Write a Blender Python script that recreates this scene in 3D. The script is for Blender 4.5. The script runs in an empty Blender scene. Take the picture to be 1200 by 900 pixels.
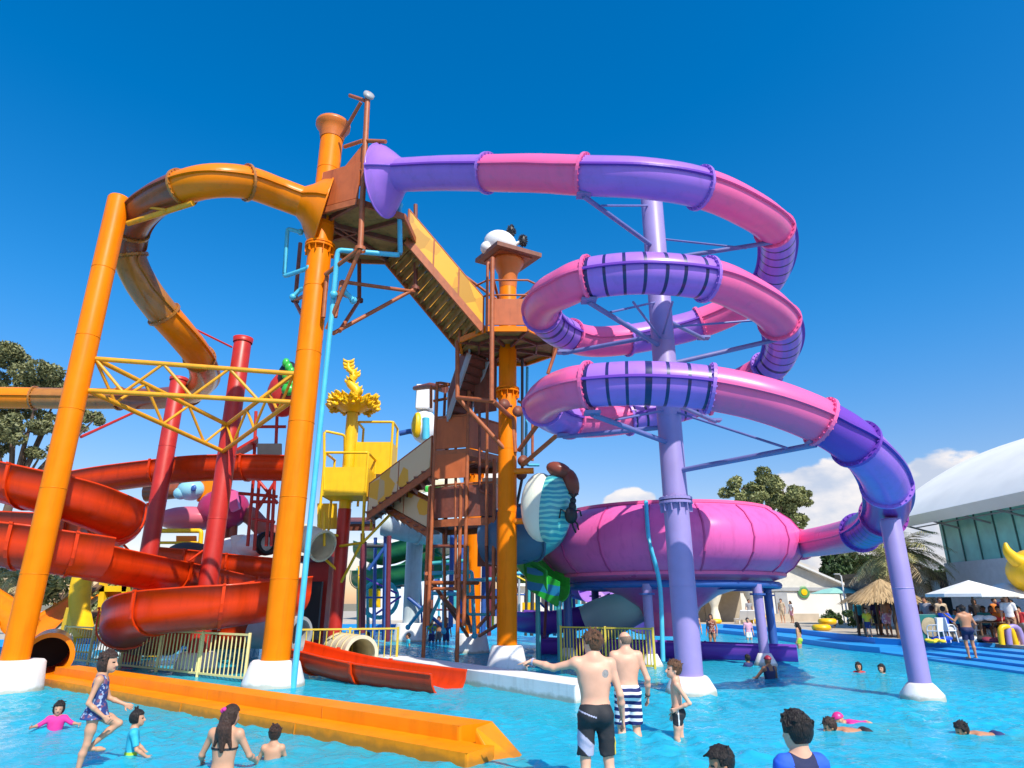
import bpy, math, random
import numpy as np
from mathutils import Vector, Matrix
random.seed(7)
RNG = np.random.default_rng(11)
PI = math.pi
scene = bpy.context.scene
COL = scene.collection

# ------------------------------------------------------------------ camera (stands at the rim of the pool, eyes 1.9 m above the water)
F, TH, HC = 760.0, math.radians(18.66), 1.9
CT, ST = math.cos(TH), math.sin(TH)
def ray(px, py):
    u = (px-600)/F; v = (450-py)/F
    return Vector((u, CT - v*ST, ST + v*CT))
def P(px, py, Y):
    d = ray(px, py); t = Y/d.y
    return Vector((d.x*t, Y, HC + d.z*t))
def G(px, py, z=0.0):
    d = ray(px, py); t = (z-HC)/d.z
    return Vector((d.x*t, d.y*t, z))
cam = bpy.data.cameras.new('camera'); cam.sensor_width = 36; cam.lens = F/1200*36
cam.clip_start = .1; cam.clip_end = 3000
co = bpy.data.objects.new('camera', cam); COL.objects.link(co)
co.location = (0, 0, HC); co.rotation_euler = (PI/2+TH, 0, 0)
scene.camera = co

# ------------------------------------------------------------------ light
SUN_AZ, SUN_EL = (0.45, -0.89), math.radians(48)
n_ = math.hypot(*SUN_AZ)
sdir = Vector((SUN_AZ[0]/n_*math.cos(SUN_EL), SUN_AZ[1]/n_*math.cos(SUN_EL), math.sin(SUN_EL)))
sl = bpy.data.lights.new('sun', 'SUN'); sl.energy = 4.8; sl.angle = math.radians(.55); sl.color = (1, .945, .84)
so = bpy.data.objects.new('sun', sl); COL.objects.link(so)
so.rotation_euler = sdir.to_track_quat('Z', 'Y').to_euler()
so.location = (20, -40, 60)
world = bpy.data.worlds.new('World'); scene.world = world; world.use_nodes = True
def build_world():
    nt = world.node_tree; N = nt.nodes; L = nt.links; N.clear()
    out = N.new('ShaderNodeOutputWorld'); bg = N.new('ShaderNodeBackground'); bg.inputs['Strength'].default_value = .132
    sky = N.new('ShaderNodeTexSky'); sky.sky_type = 'NISHITA'; sky.sun_disc = False
    sky.sun_elevation = SUN_EL; sky.sun_rotation = math.atan2(sdir.x, sdir.y)
    sky.air_density = 1.0; sky.dust_density = .6; sky.ozone_density = 2.2
    hs = N.new('ShaderNodeHueSaturation'); hs.inputs['Hue'].default_value = .500; hs.inputs['Saturation'].default_value = 1.47; hs.inputs['Value'].default_value = 1.38
    # the air near the horizon is dimmer and greyer than the model's
    tg = N.new('ShaderNodeTexCoord'); sz = N.new('ShaderNodeSeparateXYZ'); L.new(tg.outputs['Generated'], sz.inputs[0])
    hr = N.new('ShaderNodeMapRange'); hr.interpolation_type = 'SMOOTHSTEP'; hr.inputs['From Min'].default_value = -.02; hr.inputs['From Max'].default_value = .42; L.new(sz.outputs['Z'], hr.inputs[0])
    hc_ = N.new('ShaderNodeMix'); hc_.data_type = 'RGBA'; hc_.inputs['A'].default_value = (.80, .62, .60, 1); hc_.inputs['B'].default_value = (1, 1, 1, 1); L.new(hr.outputs[0], hc_.inputs['Factor'])
    hm_ = N.new('ShaderNodeMix'); hm_.data_type = 'RGBA'; hm_.blend_type = 'MULTIPLY'; hm_.inputs['Factor'].default_value = 1; L.new(sky.outputs[0], hm_.inputs['A']); L.new(hc_.outputs['Result'], hm_.inputs['B'])
    L.new(hm_.outputs['Result'], hs.inputs['Color'])
    # cumulus low over the horizon, by direction
    tc = N.new('ShaderNodeTexCoord')
    mp = N.new('ShaderNodeMapping'); mp.inputs['Scale'].default_value = (1, 1, 1.9); L.new(tc.outputs['Generated'], mp.inputs['Vector'])
    no = N.new('ShaderNodeTexNoise'); no.inputs['Scale'].default_value = 11; no.inputs['Detail'].default_value = 9; no.inputs['Roughness'].default_value = .5
    L.new(mp.outputs[0], no.inputs['Vector'])
    def bump(px, py, ax, az):
        d = ray(px, py).normalized()
        dots = N.new('ShaderNodeVectorMath'); dots.operation = 'SUBTRACT'; L.new(tc.outputs['Generated'], dots.inputs[0]); dots.inputs[1].default_value = d
        sc = N.new('ShaderNodeVectorMath'); sc.operation = 'MULTIPLY'; L.new(dots.outputs[0], sc.inputs[0]); sc.inputs[1].default_value = (1/ax, 1/ax, 1/az)
        ln = N.new('ShaderNodeVectorMath'); ln.operation = 'LENGTH'; L.new(sc.outputs[0], ln.inputs[0])
        m = N.new('ShaderNodeMath'); m.operation = 'SUBTRACT'; m.inputs[0].default_value = 1; L.new(ln.outputs['Value'], m.inputs[1])
        return m.outputs[0]
    bs = [bump(960, 600, .085, .085), bump(1010, 590, .09, .10), bump(1110, 590, .085, .075), bump(1050, 632, .15, .06), bump(738, 590, .045, .022)]
    cur = bs[0]
    for b in bs[1:]:
        mx = N.new('ShaderNodeMath'); mx.operation = 'MAXIMUM'; L.new(cur, mx.inputs[0]); L.new(b, mx.inputs[1]); cur = mx.outputs[0]
    ad = N.new('ShaderNodeMath'); ad.operation = 'MULTIPLY_ADD'; L.new(no.outputs[0], ad.inputs[0]); ad.inputs[1].default_value = 1.7; 
    sb = N.new('ShaderNodeMath'); sb.operation = 'SUBTRACT'; L.new(cur, sb.inputs[0]); sb.inputs[1].default_value = .85
    L.new(sb.outputs[0], ad.inputs[2])
    mr = N.new('ShaderNodeMapRange'); mr.inputs['From Min'].default_value = .13; mr.inputs['From Max'].default_value = .27; mr.clamp = True
    mr.interpolation_type = 'SMOOTHSTEP'; L.new(ad.outputs[0], mr.inputs['Value'])
    m8 = N.new('ShaderNodeMath'); m8.operation = 'MULTIPLY'; m8.inputs[1].default_value = .88; L.new(mr.outputs[0], m8.inputs[0])
    n2 = N.new('ShaderNodeTexNoise'); n2.inputs['Scale'].default_value = 16; n2.inputs['Detail'].default_value = 6; L.new(mp.outputs[0], n2.inputs['Vector'])
    cr = N.new('ShaderNodeValToRGB'); cr.color_ramp.elements[0].position = .35; cr.color_ramp.elements[0].color = (4.0, 4.4, 5.3, 1)
    cr.color_ramp.elements[1].position = .62; cr.color_ramp.elements[1].color = (7.0, 6.5, 6.2, 1); L.new(n2.outputs[0], cr.inputs[0])
    mix = N.new('ShaderNodeMix'); mix.data_type = 'RGBA'; L.new(m8.outputs[0], mix.inputs['Factor']); L.new(hs.outputs[0], mix.inputs['A']); L.new(cr.outputs[0], mix.inputs['B'])
    L.new(mix.outputs['Result'], bg.inputs['Color']); L.new(bg.outputs[0], out.inputs['Surface'])
build_world()
vs = scene.view_settings; vs.view_transform = 'Standard'; vs.look = 'None'; vs.gamma = 1; vs.exposure = .22; vs.use_curve_mapping = False

# ------------------------------------------------------------------ materials
def S(h):
    h = h.lstrip('#'); c = [int(h[i:i+2], 16)/255 for i in (0, 2, 4)]
    return tuple(x/12.92 if x <= .04045 else ((x+.055)/1.055)**2.4 for x in c)
MATS = {}
def mat(name, hexc, rough=.45, var=.10, scale=3.0, bump=.0, bscale=30, coat=0, dirt=None, dirt_amt=.0, metal=0, spec=.5, sub=0, tide=None):
    """paint, plastic, cloth ...: a base colour with broad mottling, optional stains and a fine bump"""
    if name in MATS: return MATS[name]
    m = bpy.data.materials.new(name); m.use_nodes = True; MATS[name] = m
    nt = m.node_tree; N = nt.nodes; L = nt.links
    b = N['Principled BSDF']; b.inputs['Roughness'].default_value = rough; b.inputs['Metallic'].default_value = metal
    b.inputs['Specular IOR Level'].default_value = spec
    if coat: b.inputs['Coat Weight'].default_value = coat; b.inputs['Coat Roughness'].default_value = .12
    if sub: b.inputs['Subsurface Weight'].default_value = sub; b.inputs['Subsurface Radius'].default_value = (.02, .008, .004); b.inputs['Subsurface Scale'].default_value = .5
    c = S(hexc) if isinstance(hexc, str) else hexc
    geo = N.new('ShaderNodeNewGeometry')
    no = N.new('ShaderNodeTexNoise'); no.inputs['Scale'].default_value = scale; no.inputs['Detail'].default_value = 5; L.new(geo.outputs['Position'], no.inputs['Vector'])
    cr = N.new('ShaderNodeValToRGB'); cr.color_ramp.elements[0].position = .3; cr.color_ramp.elements[1].position = .7
    cr.color_ramp.elements[0].color = tuple(max(0, x*(1-var)) for x in c)+(1,); cr.color_ramp.elements[1].color = tuple(min(.95, x*(1+var*.5)+var*.012) for x in c)+(1,)
    L.new(no.outputs[0], cr.inputs[0]); colout = cr.outputs[0]
    if dirt:
        n2 = N.new('ShaderNodeTexNoise'); n2.inputs['Scale'].default_value = 1.3; n2.inputs['Detail'].default_value = 8; n2.inputs['Roughness'].default_value = .65
        mp = N.new('ShaderNodeMapping'); mp.inputs['Scale'].default_value = (3.2, 3.2, .35); L.new(geo.outputs['Position'], mp.inputs[0]); L.new(mp.outputs[0], n2.inputs[0])
        r2 = N.new('ShaderNodeMapRange'); r2.inputs['From Min'].default_value = .50; r2.inputs['From Max'].default_value = .75; r2.inputs['To Max'].default_value = dirt_amt; L.new(n2.outputs[0], r2.inputs[0])
        mx = N.new('ShaderNodeMix'); mx.data_type = 'RGBA'; L.new(r2.outputs[0], mx.inputs['Factor']); L.new(colout, mx.inputs['A']); mx.inputs['B'].default_value = S(dirt)+(1,)
        colout = mx.outputs['Result']
    if tide:   # dried splash line left by the pool water
        sx = N.new('ShaderNodeSeparateXYZ'); L.new(geo.outputs['Position'], sx.inputs[0]); n4 = N.new('ShaderNodeTexNoise'); n4.inputs['Scale'].default_value = 5; n4.inputs['Detail'].default_value = 6; L.new(geo.outputs['Position'], n4.inputs[0])
        ma = N.new('ShaderNodeMath'); ma.operation = 'MULTIPLY_ADD'; L.new(n4.outputs[0], ma.inputs[0]); ma.inputs[1].default_value = -.16; L.new(sx.outputs['Z'], ma.inputs[2])
        r4 = N.new('ShaderNodeMapRange'); r4.inputs['From Min'].default_value = .04; r4.inputs['From Max'].default_value = -.03; r4.inputs['To Max'].default_value = .75; L.new(ma.outputs[0], r4.inputs[0])
        m4 = N.new('ShaderNodeMix'); m4.data_type = 'RGBA'; L.new(r4.outputs[0], m4.inputs['Factor']); L.new(colout, m4.inputs['A']); m4.inputs['B'].default_value = S(tide)+(1,); colout = m4.outputs['Result']
    L.new(colout, b.inputs['Base Color'])
    rr = N.new('ShaderNodeMapRange'); rr.inputs['To Min'].default_value = max(.03, rough-.08); rr.inputs['To Max'].default_value = min(1, rough+.1); L.new(no.outputs[0], rr.inputs[0]); L.new(rr.outputs[0], b.inputs['Roughness'])
    if bump:
        n3 = N.new('ShaderNodeTexNoise'); n3.inputs['Scale'].default_value = bscale; n3.inputs['Detail'].default_value = 4; L.new(geo.outputs['Position'], n3.inputs[0])
        bp = N.new('ShaderNodeBump'); bp.inputs['Strength'].default_value = bump; bp.inputs['Distance'].default_value = .03; L.new(n3.outputs[0], bp.inputs['Height']); L.new(bp.outputs[0], b.inputs['Normal'])
    return m
def patchmat(name, c1, c2, scale=1.6, thr=.5, rough=.5, c3=None):
    """painted panel with big blocks of a second colour (stone pattern, prints)"""
    if name in MATS: return MATS[name]
    m = bpy.data.materials.new(name); m.use_nodes = True; MATS[name] = m
    nt = m.node_tree; N = nt.nodes; L = nt.links; b = N['Principled BSDF']; b.inputs['Roughness'].default_value = rough
    tc = N.new('ShaderNodeTexCoord')
    vo = N.new('ShaderNodeTexVoronoi'); vo.inputs['Scale'].default_value = scale; L.new(tc.outputs['Object'], vo.inputs['Vector'])
    cr = N.new('ShaderNodeValToRGB'); cr.color_ramp.interpolation = 'CONSTANT'
    cr.color_ramp.elements[0].color = S(c1)+(1,); cr.color_ramp.elements[1].position = thr; cr.color_ramp.elements[1].color = S(c2)+(1,)
    if c3: e = cr.color_ramp.elements.new(thr+(1-thr)*.55); e.color = S(c3)+(1,)
    sp = N.new('ShaderNodeSeparateColor'); L.new(vo.outputs['Color'], sp.inputs[0]); L.new(sp.outputs[0], cr.inputs[0]); L.new(cr.outputs[0], b.inputs['Base Color'])
    return m
def stripemat(name, c1, c2, scale, axis='Z', rough=.7, distort=1.0):
    if name in MATS: return MATS[name]
    m = bpy.data.materials.new(name); m.use_nodes = True; MATS[name] = m
    nt = m.node_tree; N = nt.nodes; L = nt.links; b = N['Principled BSDF']; b.inputs['Roughness'].default_value = rough
    tc = N.new('ShaderNodeTexCoord')
    w = N.new('ShaderNodeTexWave'); w.bands_direction = axis; w.inputs['Scale'].default_value = scale; w.inputs['Distortion'].default_value = distort; w.inputs['Detail'].default_value = 1
    L.new(tc.outputs['Object'], w.inputs['Vector'])
    cr = N.new('ShaderNodeValToRGB'); cr.color_ramp.elements[0].position = .52; cr.color_ramp.elements[1].position = .58
    cr.color_ramp.elements[0].color = S(c1)+(1,); cr.color_ramp.elements[1].color = S(c2)+(1,)
    L.new(w.outputs['Fac'], cr.inputs[0]); L.new(cr.outputs[0], b.inputs['Base Color'])
    return m
FG = dict(rough=.30, var=.05, scale=1.2, coat=.05, spec=.25)
M_pink = mat('pink fibreglass', (.88, .14, .35), dirt='#b8688f', dirt_amt=.35, **FG)
M_purple = mat('purple fibreglass', (.36, .165, .64), dirt='#7a62a8', dirt_amt=.42, **FG)
M_purple_d = mat('deep purple fibreglass', (.17, .055, .42), **FG)
M_lav = mat('lavender steel paint', (.31, .245, .52), rough=.42, var=.06)
M_navy = mat('navy rib stripe', (.018, .02, .12), rough=.3)
M_orange = mat('orange steel paint', (.85, .205, .001), rough=.40, var=.06, dirt='#a84c08', dirt_amt=.42, spec=.12)
M_orange_s = mat('orange fibreglass', (.84, .215, .002), dirt='#a04a08', dirt_amt=.3, **FG)
M_brown_s = mat('weathered brown fibreglass', (.26, .065, .022), dirt='#7a4020', dirt_amt=.6, rough=.3, var=.2, coat=.2)
M_ambers = mat('amber tinted fibreglass', (.42, .16, .022), dirt='#6a3010', dirt_amt=.5, rough=.28, var=.15, coat=.3)
M_rust = mat('rust red steel paint', (.42, .11, .032), rough=.5, var=.22, scale=6, dirt='#7a4a38', dirt_amt=.5)
M_rustdark = mat('dark maroon steel paint', (.21, .055, .03), rough=.55, var=.25, scale=7, dirt='#6b5a54', dirt_amt=.55)
M_rustpanel = mat('rust orange panel', (.50, .115, .028), rough=.5, var=.12, dirt='#70301a', dirt_amt=.5)
M_yellow = mat('yellow paint', (.88, .52, .002), rough=.4, var=.07, dirt='#8a6410', dirt_amt=.25)
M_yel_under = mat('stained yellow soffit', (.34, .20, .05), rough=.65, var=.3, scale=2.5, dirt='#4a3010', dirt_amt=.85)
M_yel_truss = mat('truss yellow paint', (.78, .345, .008), rough=.42, var=.12, dirt='#7a4a14', dirt_amt=.4)
M_cream = mat('cream paint', (.80, .68, .28), rough=.5, var=.06)
M_creamwhite = mat('cream fibreglass', (.74, .66, .46), rough=.4, var=.1, dirt='#b09a60', dirt_amt=.4)
M_white = mat('white concrete paint', (.80, .79, .77), rough=.6, var=.06, dirt='#a9a596', dirt_amt=.45, bump=.15, tide='#9a9c88')
M_wht = mat('white paint', (.82, .82, .80), rough=.5, var=.05)
M_red = mat('red fibreglass', (.44, .016, .004), dirt='#4a1004', dirt_amt=.3, **FG)
M_redo = mat('orange red fibreglass', (.68, .042, .003), dirt='#7a1c04', dirt_amt=.4, **FG)
M_redcol = mat('red steel paint', (.52, .022, .012), rough=.42, var=.12, dirt='#8a3a30', dirt_amt=.4)
M_blue = mat('steel blue paint', (.03, .10, .36), rough=.4, var=.1)
M_skyblue = mat('sky blue pipe paint', (.08, .50, .70), rough=.36, var=.1)
M_pool = mat('pool blue paint', (.018, .30, .68), rough=.5, var=.07, scale=.6)
M_black = mat('black rubber', (.012, .012, .014), rough=.5)
M_dark = mat('dark grey metal', (.05, .05, .055), rough=.5)
M_grey = mat('grey steel', (.38, .39, .40), rough=.4)
M_pale = mat('pale blue grey fibreglass', (.52, .60, .62), rough=.35, var=.1, dirt='#6d8790', dirt_amt=.4)
M_teal = mat('teal fibreglass', (.06, .42, .44), rough=.35, var=.15)
M_green = mat('green fibreglass', (.05, .50, .06), rough=.3, var=.15)
M_dgreen = mat('dark green fibreglass', (.02, .16, .06), rough=.3, var=.2)
M_wood = mat('brown timber', (.16, .09, .045), rough=.7, var=.2)
M_maroon = mat('maroon steel paint', (.17, .025, .045), rough=.45, var=.15)

# ------------------------------------------------------------------ mesh builder
def frames(pts, closed=False, up=Vector((0, 0, 1))):
    out = []; n = len(pts); last = None
    for i in range(n):
        a = pts[max(i-1, 0)]; b = pts[min(i+1, n-1)]
        t = (b-a).normalized()
        s = t.cross(up)
        if s.length < .08: s = last if last is not None else t.cross(Vector((0, 1, 0)))
        s = s - t*s.dot(t); s.normalize()
        if last is not None and s.dot(last) < -.3 and abs(t.z) > .9: s = -s
        last = s
        out.append((t, s, s.cross(t).normalized()))
    return out
class MB:
    def __init__(s): s.v = []; s.f = []; s.m = []; s.sm = []
    def add(s, verts, faces, mi=0, smooth=False):
        o = len(s.v); s.v.extend([tuple(p) for p in verts])
        for i, f in enumerate(faces):
            s.f.append(tuple(o+k for k in f)); s.m.append(mi if isinstance(mi, int) else mi[i]); s.sm.append(smooth)
        return s
    def box(s, c, size, rz=0, mi=0, R=None):
        c = Vector(c); x, y, z = [k/2 for k in size]
        M = R if R is not None else Matrix.Rotation(rz, 3, 'Z')
        vs = [c + M @ Vector((sx*x, sy*y, sz*z)) for sx in (-1, 1) for sy in (-1, 1) for sz in (-1, 1)]
        return s.add(vs, [(0, 1, 3, 2), (4, 6, 7, 5), (0, 4, 5, 1), (2, 3, 7, 6), (0, 2, 6, 4), (1, 5, 7, 3)], mi)
    def bar(s, p, q, w, h, mi=0):
        p = Vector(p); q = Vector(q); (t, sd, u) = frames([p, q])[0]
        vs = [b + sd*a*w/2 + u*c*h/2 for b in (p, q) for a, c in ((-1, -1), (1, -1), (1, 1), (-1, 1))]
        return s.add(vs, [(3, 2, 1, 0), (4, 5, 6, 7), (0, 1, 5, 4), (1, 2, 6, 5), (2, 3, 7, 6), (3, 0, 4, 7)], mi)
    def tube(s, pts, r, n=10, cap=True, mi=0):
        pts = [Vector(p) for p in pts]; fr = frames(pts)
        rs = r if isinstance(r, (list, tuple)) else [r]*len(pts)
        vs = []; fs = []
        for p, (t, sd, u), rr in zip(pts, fr, rs):
            vs += [p + (sd*math.cos(2*PI*k/n) + u*math.sin(2*PI*k/n))*rr for k in range(n)]
        for i in range(len(pts)-1):
            fs += [(i*n+k, i*n+(k+1) % n, (i+1)*n+(k+1) % n, (i+1)*n+k) for k in range(n)]
        s.add(vs, fs, mi, True)
        if cap:
            m = len(pts)-1
            s.add(vs[:n], [tuple(range(n-1, -1, -1))], mi); s.add(vs[m*n:], [tuple(range(n))], mi)
        return s
    def pipe(s, pts, r, n=8, mi=0, bend=.12):
        """a pipe bent at its corners"""
        pts = [Vector(p) for p in pts]; out = [pts[0]]
        for i in range(1, len(pts)-1):
            a, b, c = pts[i-1], pts[i], pts[i+1]
            d1 = min(bend, (a-b).length*.45); d2 = min(bend, (c-b).length*.45)
            p = b+(a-b).normalized()*d1; q = b+(c-b).normalized()*d2
            for t in (0, .33, .67, 1): out.append(p*(1-t)**2 + b*2*t*(1-t) + q*t*t)
        out.append(pts[-1])
        return s.tube(out, r, n, True, mi)
    def lathe(s, prof, o=(0, 0, 0), n=32, mi=0, smooth=True, a0=0, a1=2*PI, axis=None):
        o = Vector(o); R = Vector((0, 0, 1)).rotation_difference(Vector(axis).normalized()).to_matrix() if axis is not None else Matrix.Identity(3)
        full = abs(a1-a0-2*PI) < 1e-6; m = n if full else n+1; vs = []
        for r, z in prof: vs += [o + R @ Vector((r*math.cos(a0+(a1-a0)*k/n), r*math.sin(a0+(a1-a0)*k/n), z)) for k in range(m)]
        fs = [(i*m+k, i*m+(k+1) % m, (i+1)*m+(k+1) % m, (i+1)*m+k) for i in range(len(prof)-1) for k in range(n)]
        return s.add(vs, fs, mi, smooth)
    def ell(s, c, r, n=20, mi=0, R=None):
        c = Vector(c); r = (r, r, r) if isinstance(r, (int, float)) else r; k = max(6, n//2); vs = []; fs = []
        R = R or Matrix.Identity(3)
        for i in range(k+1):
            a = PI*i/k
            vs += [c + R @ Vector((r[0]*math.sin(a)*math.cos(2*PI*j/n), r[1]*math.sin(a)*math.sin(2*PI*j/n), r[2]*math.cos(a))) for j in range(n)]
        fs = [((i+1)*n+j, (i+1)*n+(j+1) % n, i*n+(j+1) % n, i*n+j) for i in range(k) for j in range(n)]
        return s.add(vs, fs, mi, True)
    def sweep(s, pts, prof, mi=0, smooth=True, cap=True, fr=None):
        """prof: closed list of (side, up)"""
        pts = [Vector(p) for p in pts]; fr = fr or frames(pts); n = len(prof); vs = []
        for p, (t, sd, u) in zip(pts, fr): vs += [p + sd*a + u*b for a, b in prof]
        fs = [(i*n+k, i*n+(k+1) % n, (i+1)*n+(k+1) % n, (i+1)*n+k) for i in range(len(pts)-1) for k in range(n)]
        s.add(vs, fs, mi, smooth)
        if cap: s.add(vs[:n], [tuple(range(n-1, -1, -1))], mi); s.add(vs[-n:], [tuple(range(n))], mi)
        return s
    def prism(s, poly, z0, z1, mi=0, top_mi=None):
        n = len(poly); vs = [(x, y, z0) for x, y in poly]+[(x, y, z1) for x, y in poly]
        s.add(vs, [(k, (k+1) % n, n+(k+1) % n, n+k) for k in range(n)], mi)
        s.add(vs, [tuple(range(n-1, -1, -1))], mi); s.add(vs, [tuple(range(n, 2*n))], mi if top_mi is None else top_mi)
        return s
    def panel(s, quad, th, mi=0):
        """a slab of thickness th behind a 3-D polygon"""
        q = [Vector(p) for p in quad]; nn = (q[1]-q[0]).cross(q[-1]-q[0]).normalized(); n = len(q)
        vs = [p+nn*th/2 for p in q]+[p-nn*th/2 for p in q]
        return s.add(vs, [tuple(range(n)), tuple(range(2*n-1, n-1, -1))]+[(k, n+k, n+(k+1) % n, (k+1) % n) for k in range(n)], mi)
    def build(s, name, mats, parent=None, at=None, bevel=0, rz=0):
        mats = mats if isinstance(mats, (list, tuple)) else [mats]
        if parent is not None: at = ORI[parent.name]
        elif at is None:
            a = np.array(s.v); at = Vector(((a[:, 0].min()+a[:, 0].max())/2, (a[:, 1].min()+a[:, 1].max())/2, a[:, 2].min()))
        at = Vector(at); me = bpy.data.meshes.new(name)
        me.from_pydata([(x-at.x, y-at.y, z-at.z) for x, y, z in s.v], [], s.f)
        for m in mats: me.materials.append(m)
        me.polygons.foreach_set('material_index', s.m); me.polygons.foreach_set('use_smooth', s.sm); me.update()
        o = bpy.data.objects.new(name, me); COL.objects.link(o)
        if parent is not None: o.parent = parent
        else: o.location = at; o.rotation_euler[2] = rz
        ORI[o.name] = at
        if bevel:
            b = o.modifiers.new('bevel', 'BEVEL'); b.width = bevel; b.segments = 2; b.limit_method = 'ANGLE'; b.angle_limit = math.radians(40)
        return o
ORI = {}
def tag(o, label=None, cat=None, group=None, kind=None):
    if label: o['label'] = label
    if cat: o['category'] = cat
    if group: o['group'] = group
    if kind: o['kind'] = kind
    return o
def thing(name, label, cat, at, group=None):
    o = bpy.data.objects.new(name, None); COL.objects.link(o); o.location = at; o.empty_display_size = .2
    ORI[o.name] = Vector(at)
    return tag(o, label, cat, group)
def copy_tree(o, parent=None):
    c = o.copy(); COL.objects.link(c)
    if parent is not None: c.parent = parent
    ORI[c.name] = ORI.get(o.name, Vector((0, 0, 0)))
    for ch in list(o.children): copy_tree(ch, c)
    return c
def catmull(ctrl, per=8):
    """samples and their parameter (in control-point units)"""
    c = [Vector(p) for p in ctrl]; n = len(c); pts = []; us = []
    for i in range(n-1):
        p0 = c[i-1] if i else c[0]*2-c[1]; p1 = c[i]; p2 = c[i+1]; p3 = c[i+2] if i+2 < n else c[-1]*2-c[-2]
        for k in range(per):
            t = k/per
            pts.append(.5*((2*p1)+(p2-p0)*t+(2*p0-5*p1+4*p2-p3)*t*t+(3*p1-p0-3*p2+p3)*t**3)); us.append(i+t)
    pts.append(c[-1]); us.append(n-1)
    return pts, us
def smooth_path(pts, it=6):
    pts = [Vector(p) for p in pts]
    for _ in range(it): pts = [pts[0]]+[(pts[i-1]+pts[i]*2+pts[i+1])/4 for i in range(1, len(pts)-1)]+[pts[-1]]
    return pts
def tube_section(mb, pts, fr, r, nseg, kind, ledge, mis):
    """one moulded section of a closed slide: shell, seam ledges along both sides and optional ring stripes"""
    n = nseg; vs = []; fs = []; ms = []
    L = [0]
    for i in range(1, len(pts)): L.append(L[-1]+(pts[i]-pts[i-1]).length)
    for p, (t, sd, u) in zip(pts, fr): vs += [p+(sd*math.cos(2*PI*k/n)+u*math.sin(2*PI*k/n))*r for k in range(n)]
    for i in range(len(pts)-1):
        st = kind == 'ribbed' and ((L[i]+L[i+1])/2 % .40) < .075
        for k in range(n): fs.append((i*n+k, i*n+(k+1) % n, (i+1)*n+(k+1) % n, (i+1)*n+k)); ms.append(mis[1] if st else mis[0])
    mb.add(vs, fs, ms, True)
    if ledge:
        for sg in (1, -1):
            prof = [(sg*(r-.03), -.030), (sg*(r+.065), -.030), (sg*(r+.065), .024), (sg*(r-.03), .024)]
            if sg < 0: prof = prof[::-1]
            mb.sweep(pts, prof, mis[2], False, True, fr)
def ring(mb, p, t, r, ro, w, mi=0, n=32, bolts=0):
    t = t.normalized()
    prof = [(r*.985, -w/2), (ro, -w/2), (ro, w/2), (r*.985, w/2)]
    mb.lathe(prof, p, n, mi, False, axis=t)
    if bolts:
        R = Vector((0, 0, 1)).rotation_difference(t).to_matrix()
        for k in range(bolts):
            a = 2*PI*k/bolts; c = Vector(p)+R @ Vector((math.cos(a)*(r+ro)/2, math.sin(a)*(r+ro)/2, 0)); mb.box(c, (.035, .035, w+.05), mi=mi, R=R)
def tube_slide(name, label, ctrl, r, sections, group=None, flange_mat=None, ledge=True, per=10, smooth=4, cat='water slide'):
    pts, us = catmull(ctrl, per); pts = smooth_path(pts, smooth); fr = frames(pts)
    th = thing(name, label, cat, (pts[0].x, pts[0].y, 0), group)
    for (u0, u1, mt, kind) in sections:
        i0 = min(range(len(us)), key=lambda i: abs(us[i]-u0)); i1 = min(range(len(us)), key=lambda i: abs(us[i]-u1))
        mb = MB(); sub = pts[i0:i1+1]; sf = fr[i0:i1+1]
        if kind == 'ribbed':   # finer sampling so that the stripes come out as narrow rings
            sp = []; sfr = []
            for a in range(len(sub)-1):
                q = max(1, int((sub[a+1]-sub[a]).length/.055))
                for k in range(q):
                    w = k/q; sp.append(sub[a].lerp(sub[a+1], w)); t = sf[a][0].lerp(sf[a+1][0], w).normalized(); sd = sf[a][1].lerp(sf[a+1][1], w).normalized(); sfr.append((t, sd, sd.cross(t).normalized()))
            sp.append(sub[-1]); sfr.append(sf[-1]); sub, sf = sp, sfr
        tube_section(mb, sub, sf, r, 28, kind, ledge, (0, 1, 2))
        sec = mb.build('tube_section', [mt, M_navy, M_purple_d if mt in (M_purple, M_purple_d) else mt], th)
        fb = MB(); ring(fb, pts[i1], fr[i1][0], r, r+.075, .07, 0, bolts=22); fb.build('joint_flange', flange_mat or mt, sec)
    return th, pts, fr, us
def column(name, label, x, y, h, r, m, base=None, rings=(), cap=None, cat='column', group=None, z0=0, basemat=None):
    """round steel column > shaft, base, joint flanges, cap"""
    th = thing(name, label, cat, (x, y, z0 if base is None else -.45), group)
    zb = base[2] if base else z0
    MB().lathe([(r, zb-.02), (r, h-.06), (r-.03, h), (0, h)], (x, y, 0), 36).build('shaft', m, th)
    if base:
        r0, r1, hb = base
        MB().lathe([(r0*1.0, -.45), (r0, 0.02), (r0*.985, .09), (r1+.02, hb-.05), (r1-.03, hb), (r*.9, hb)], (x, y, 0), 36).build('base', basemat or M_white, th)
    mb = MB(); zz = zb+1.9
    while zz < h-.6: mb.lathe([(r-.004, -.016), (r+.007, -.008), (r+.007, .008), (r-.004, .016)], (x, y, zz), 36); zz += 2.05
    mb.build('weld_seam', m, th)
    for z in rings:
        mb = MB()
        for dz in (-.045, .045): ring(mb, Vector((x, y, z+dz)), Vector((0, 0, 1)), r, r+.10, .06, bolts=18)
        for k in range(12):
            a = 2*PI*k/12; mb.box((x+(r+.05)*math.cos(a), y+(r+.05)*math.sin(a), z-.16), (.08, .02, .2), rz=a)
        mb.build('joint_flange', m, th)
    if cap: cap(th)
    return th
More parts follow.
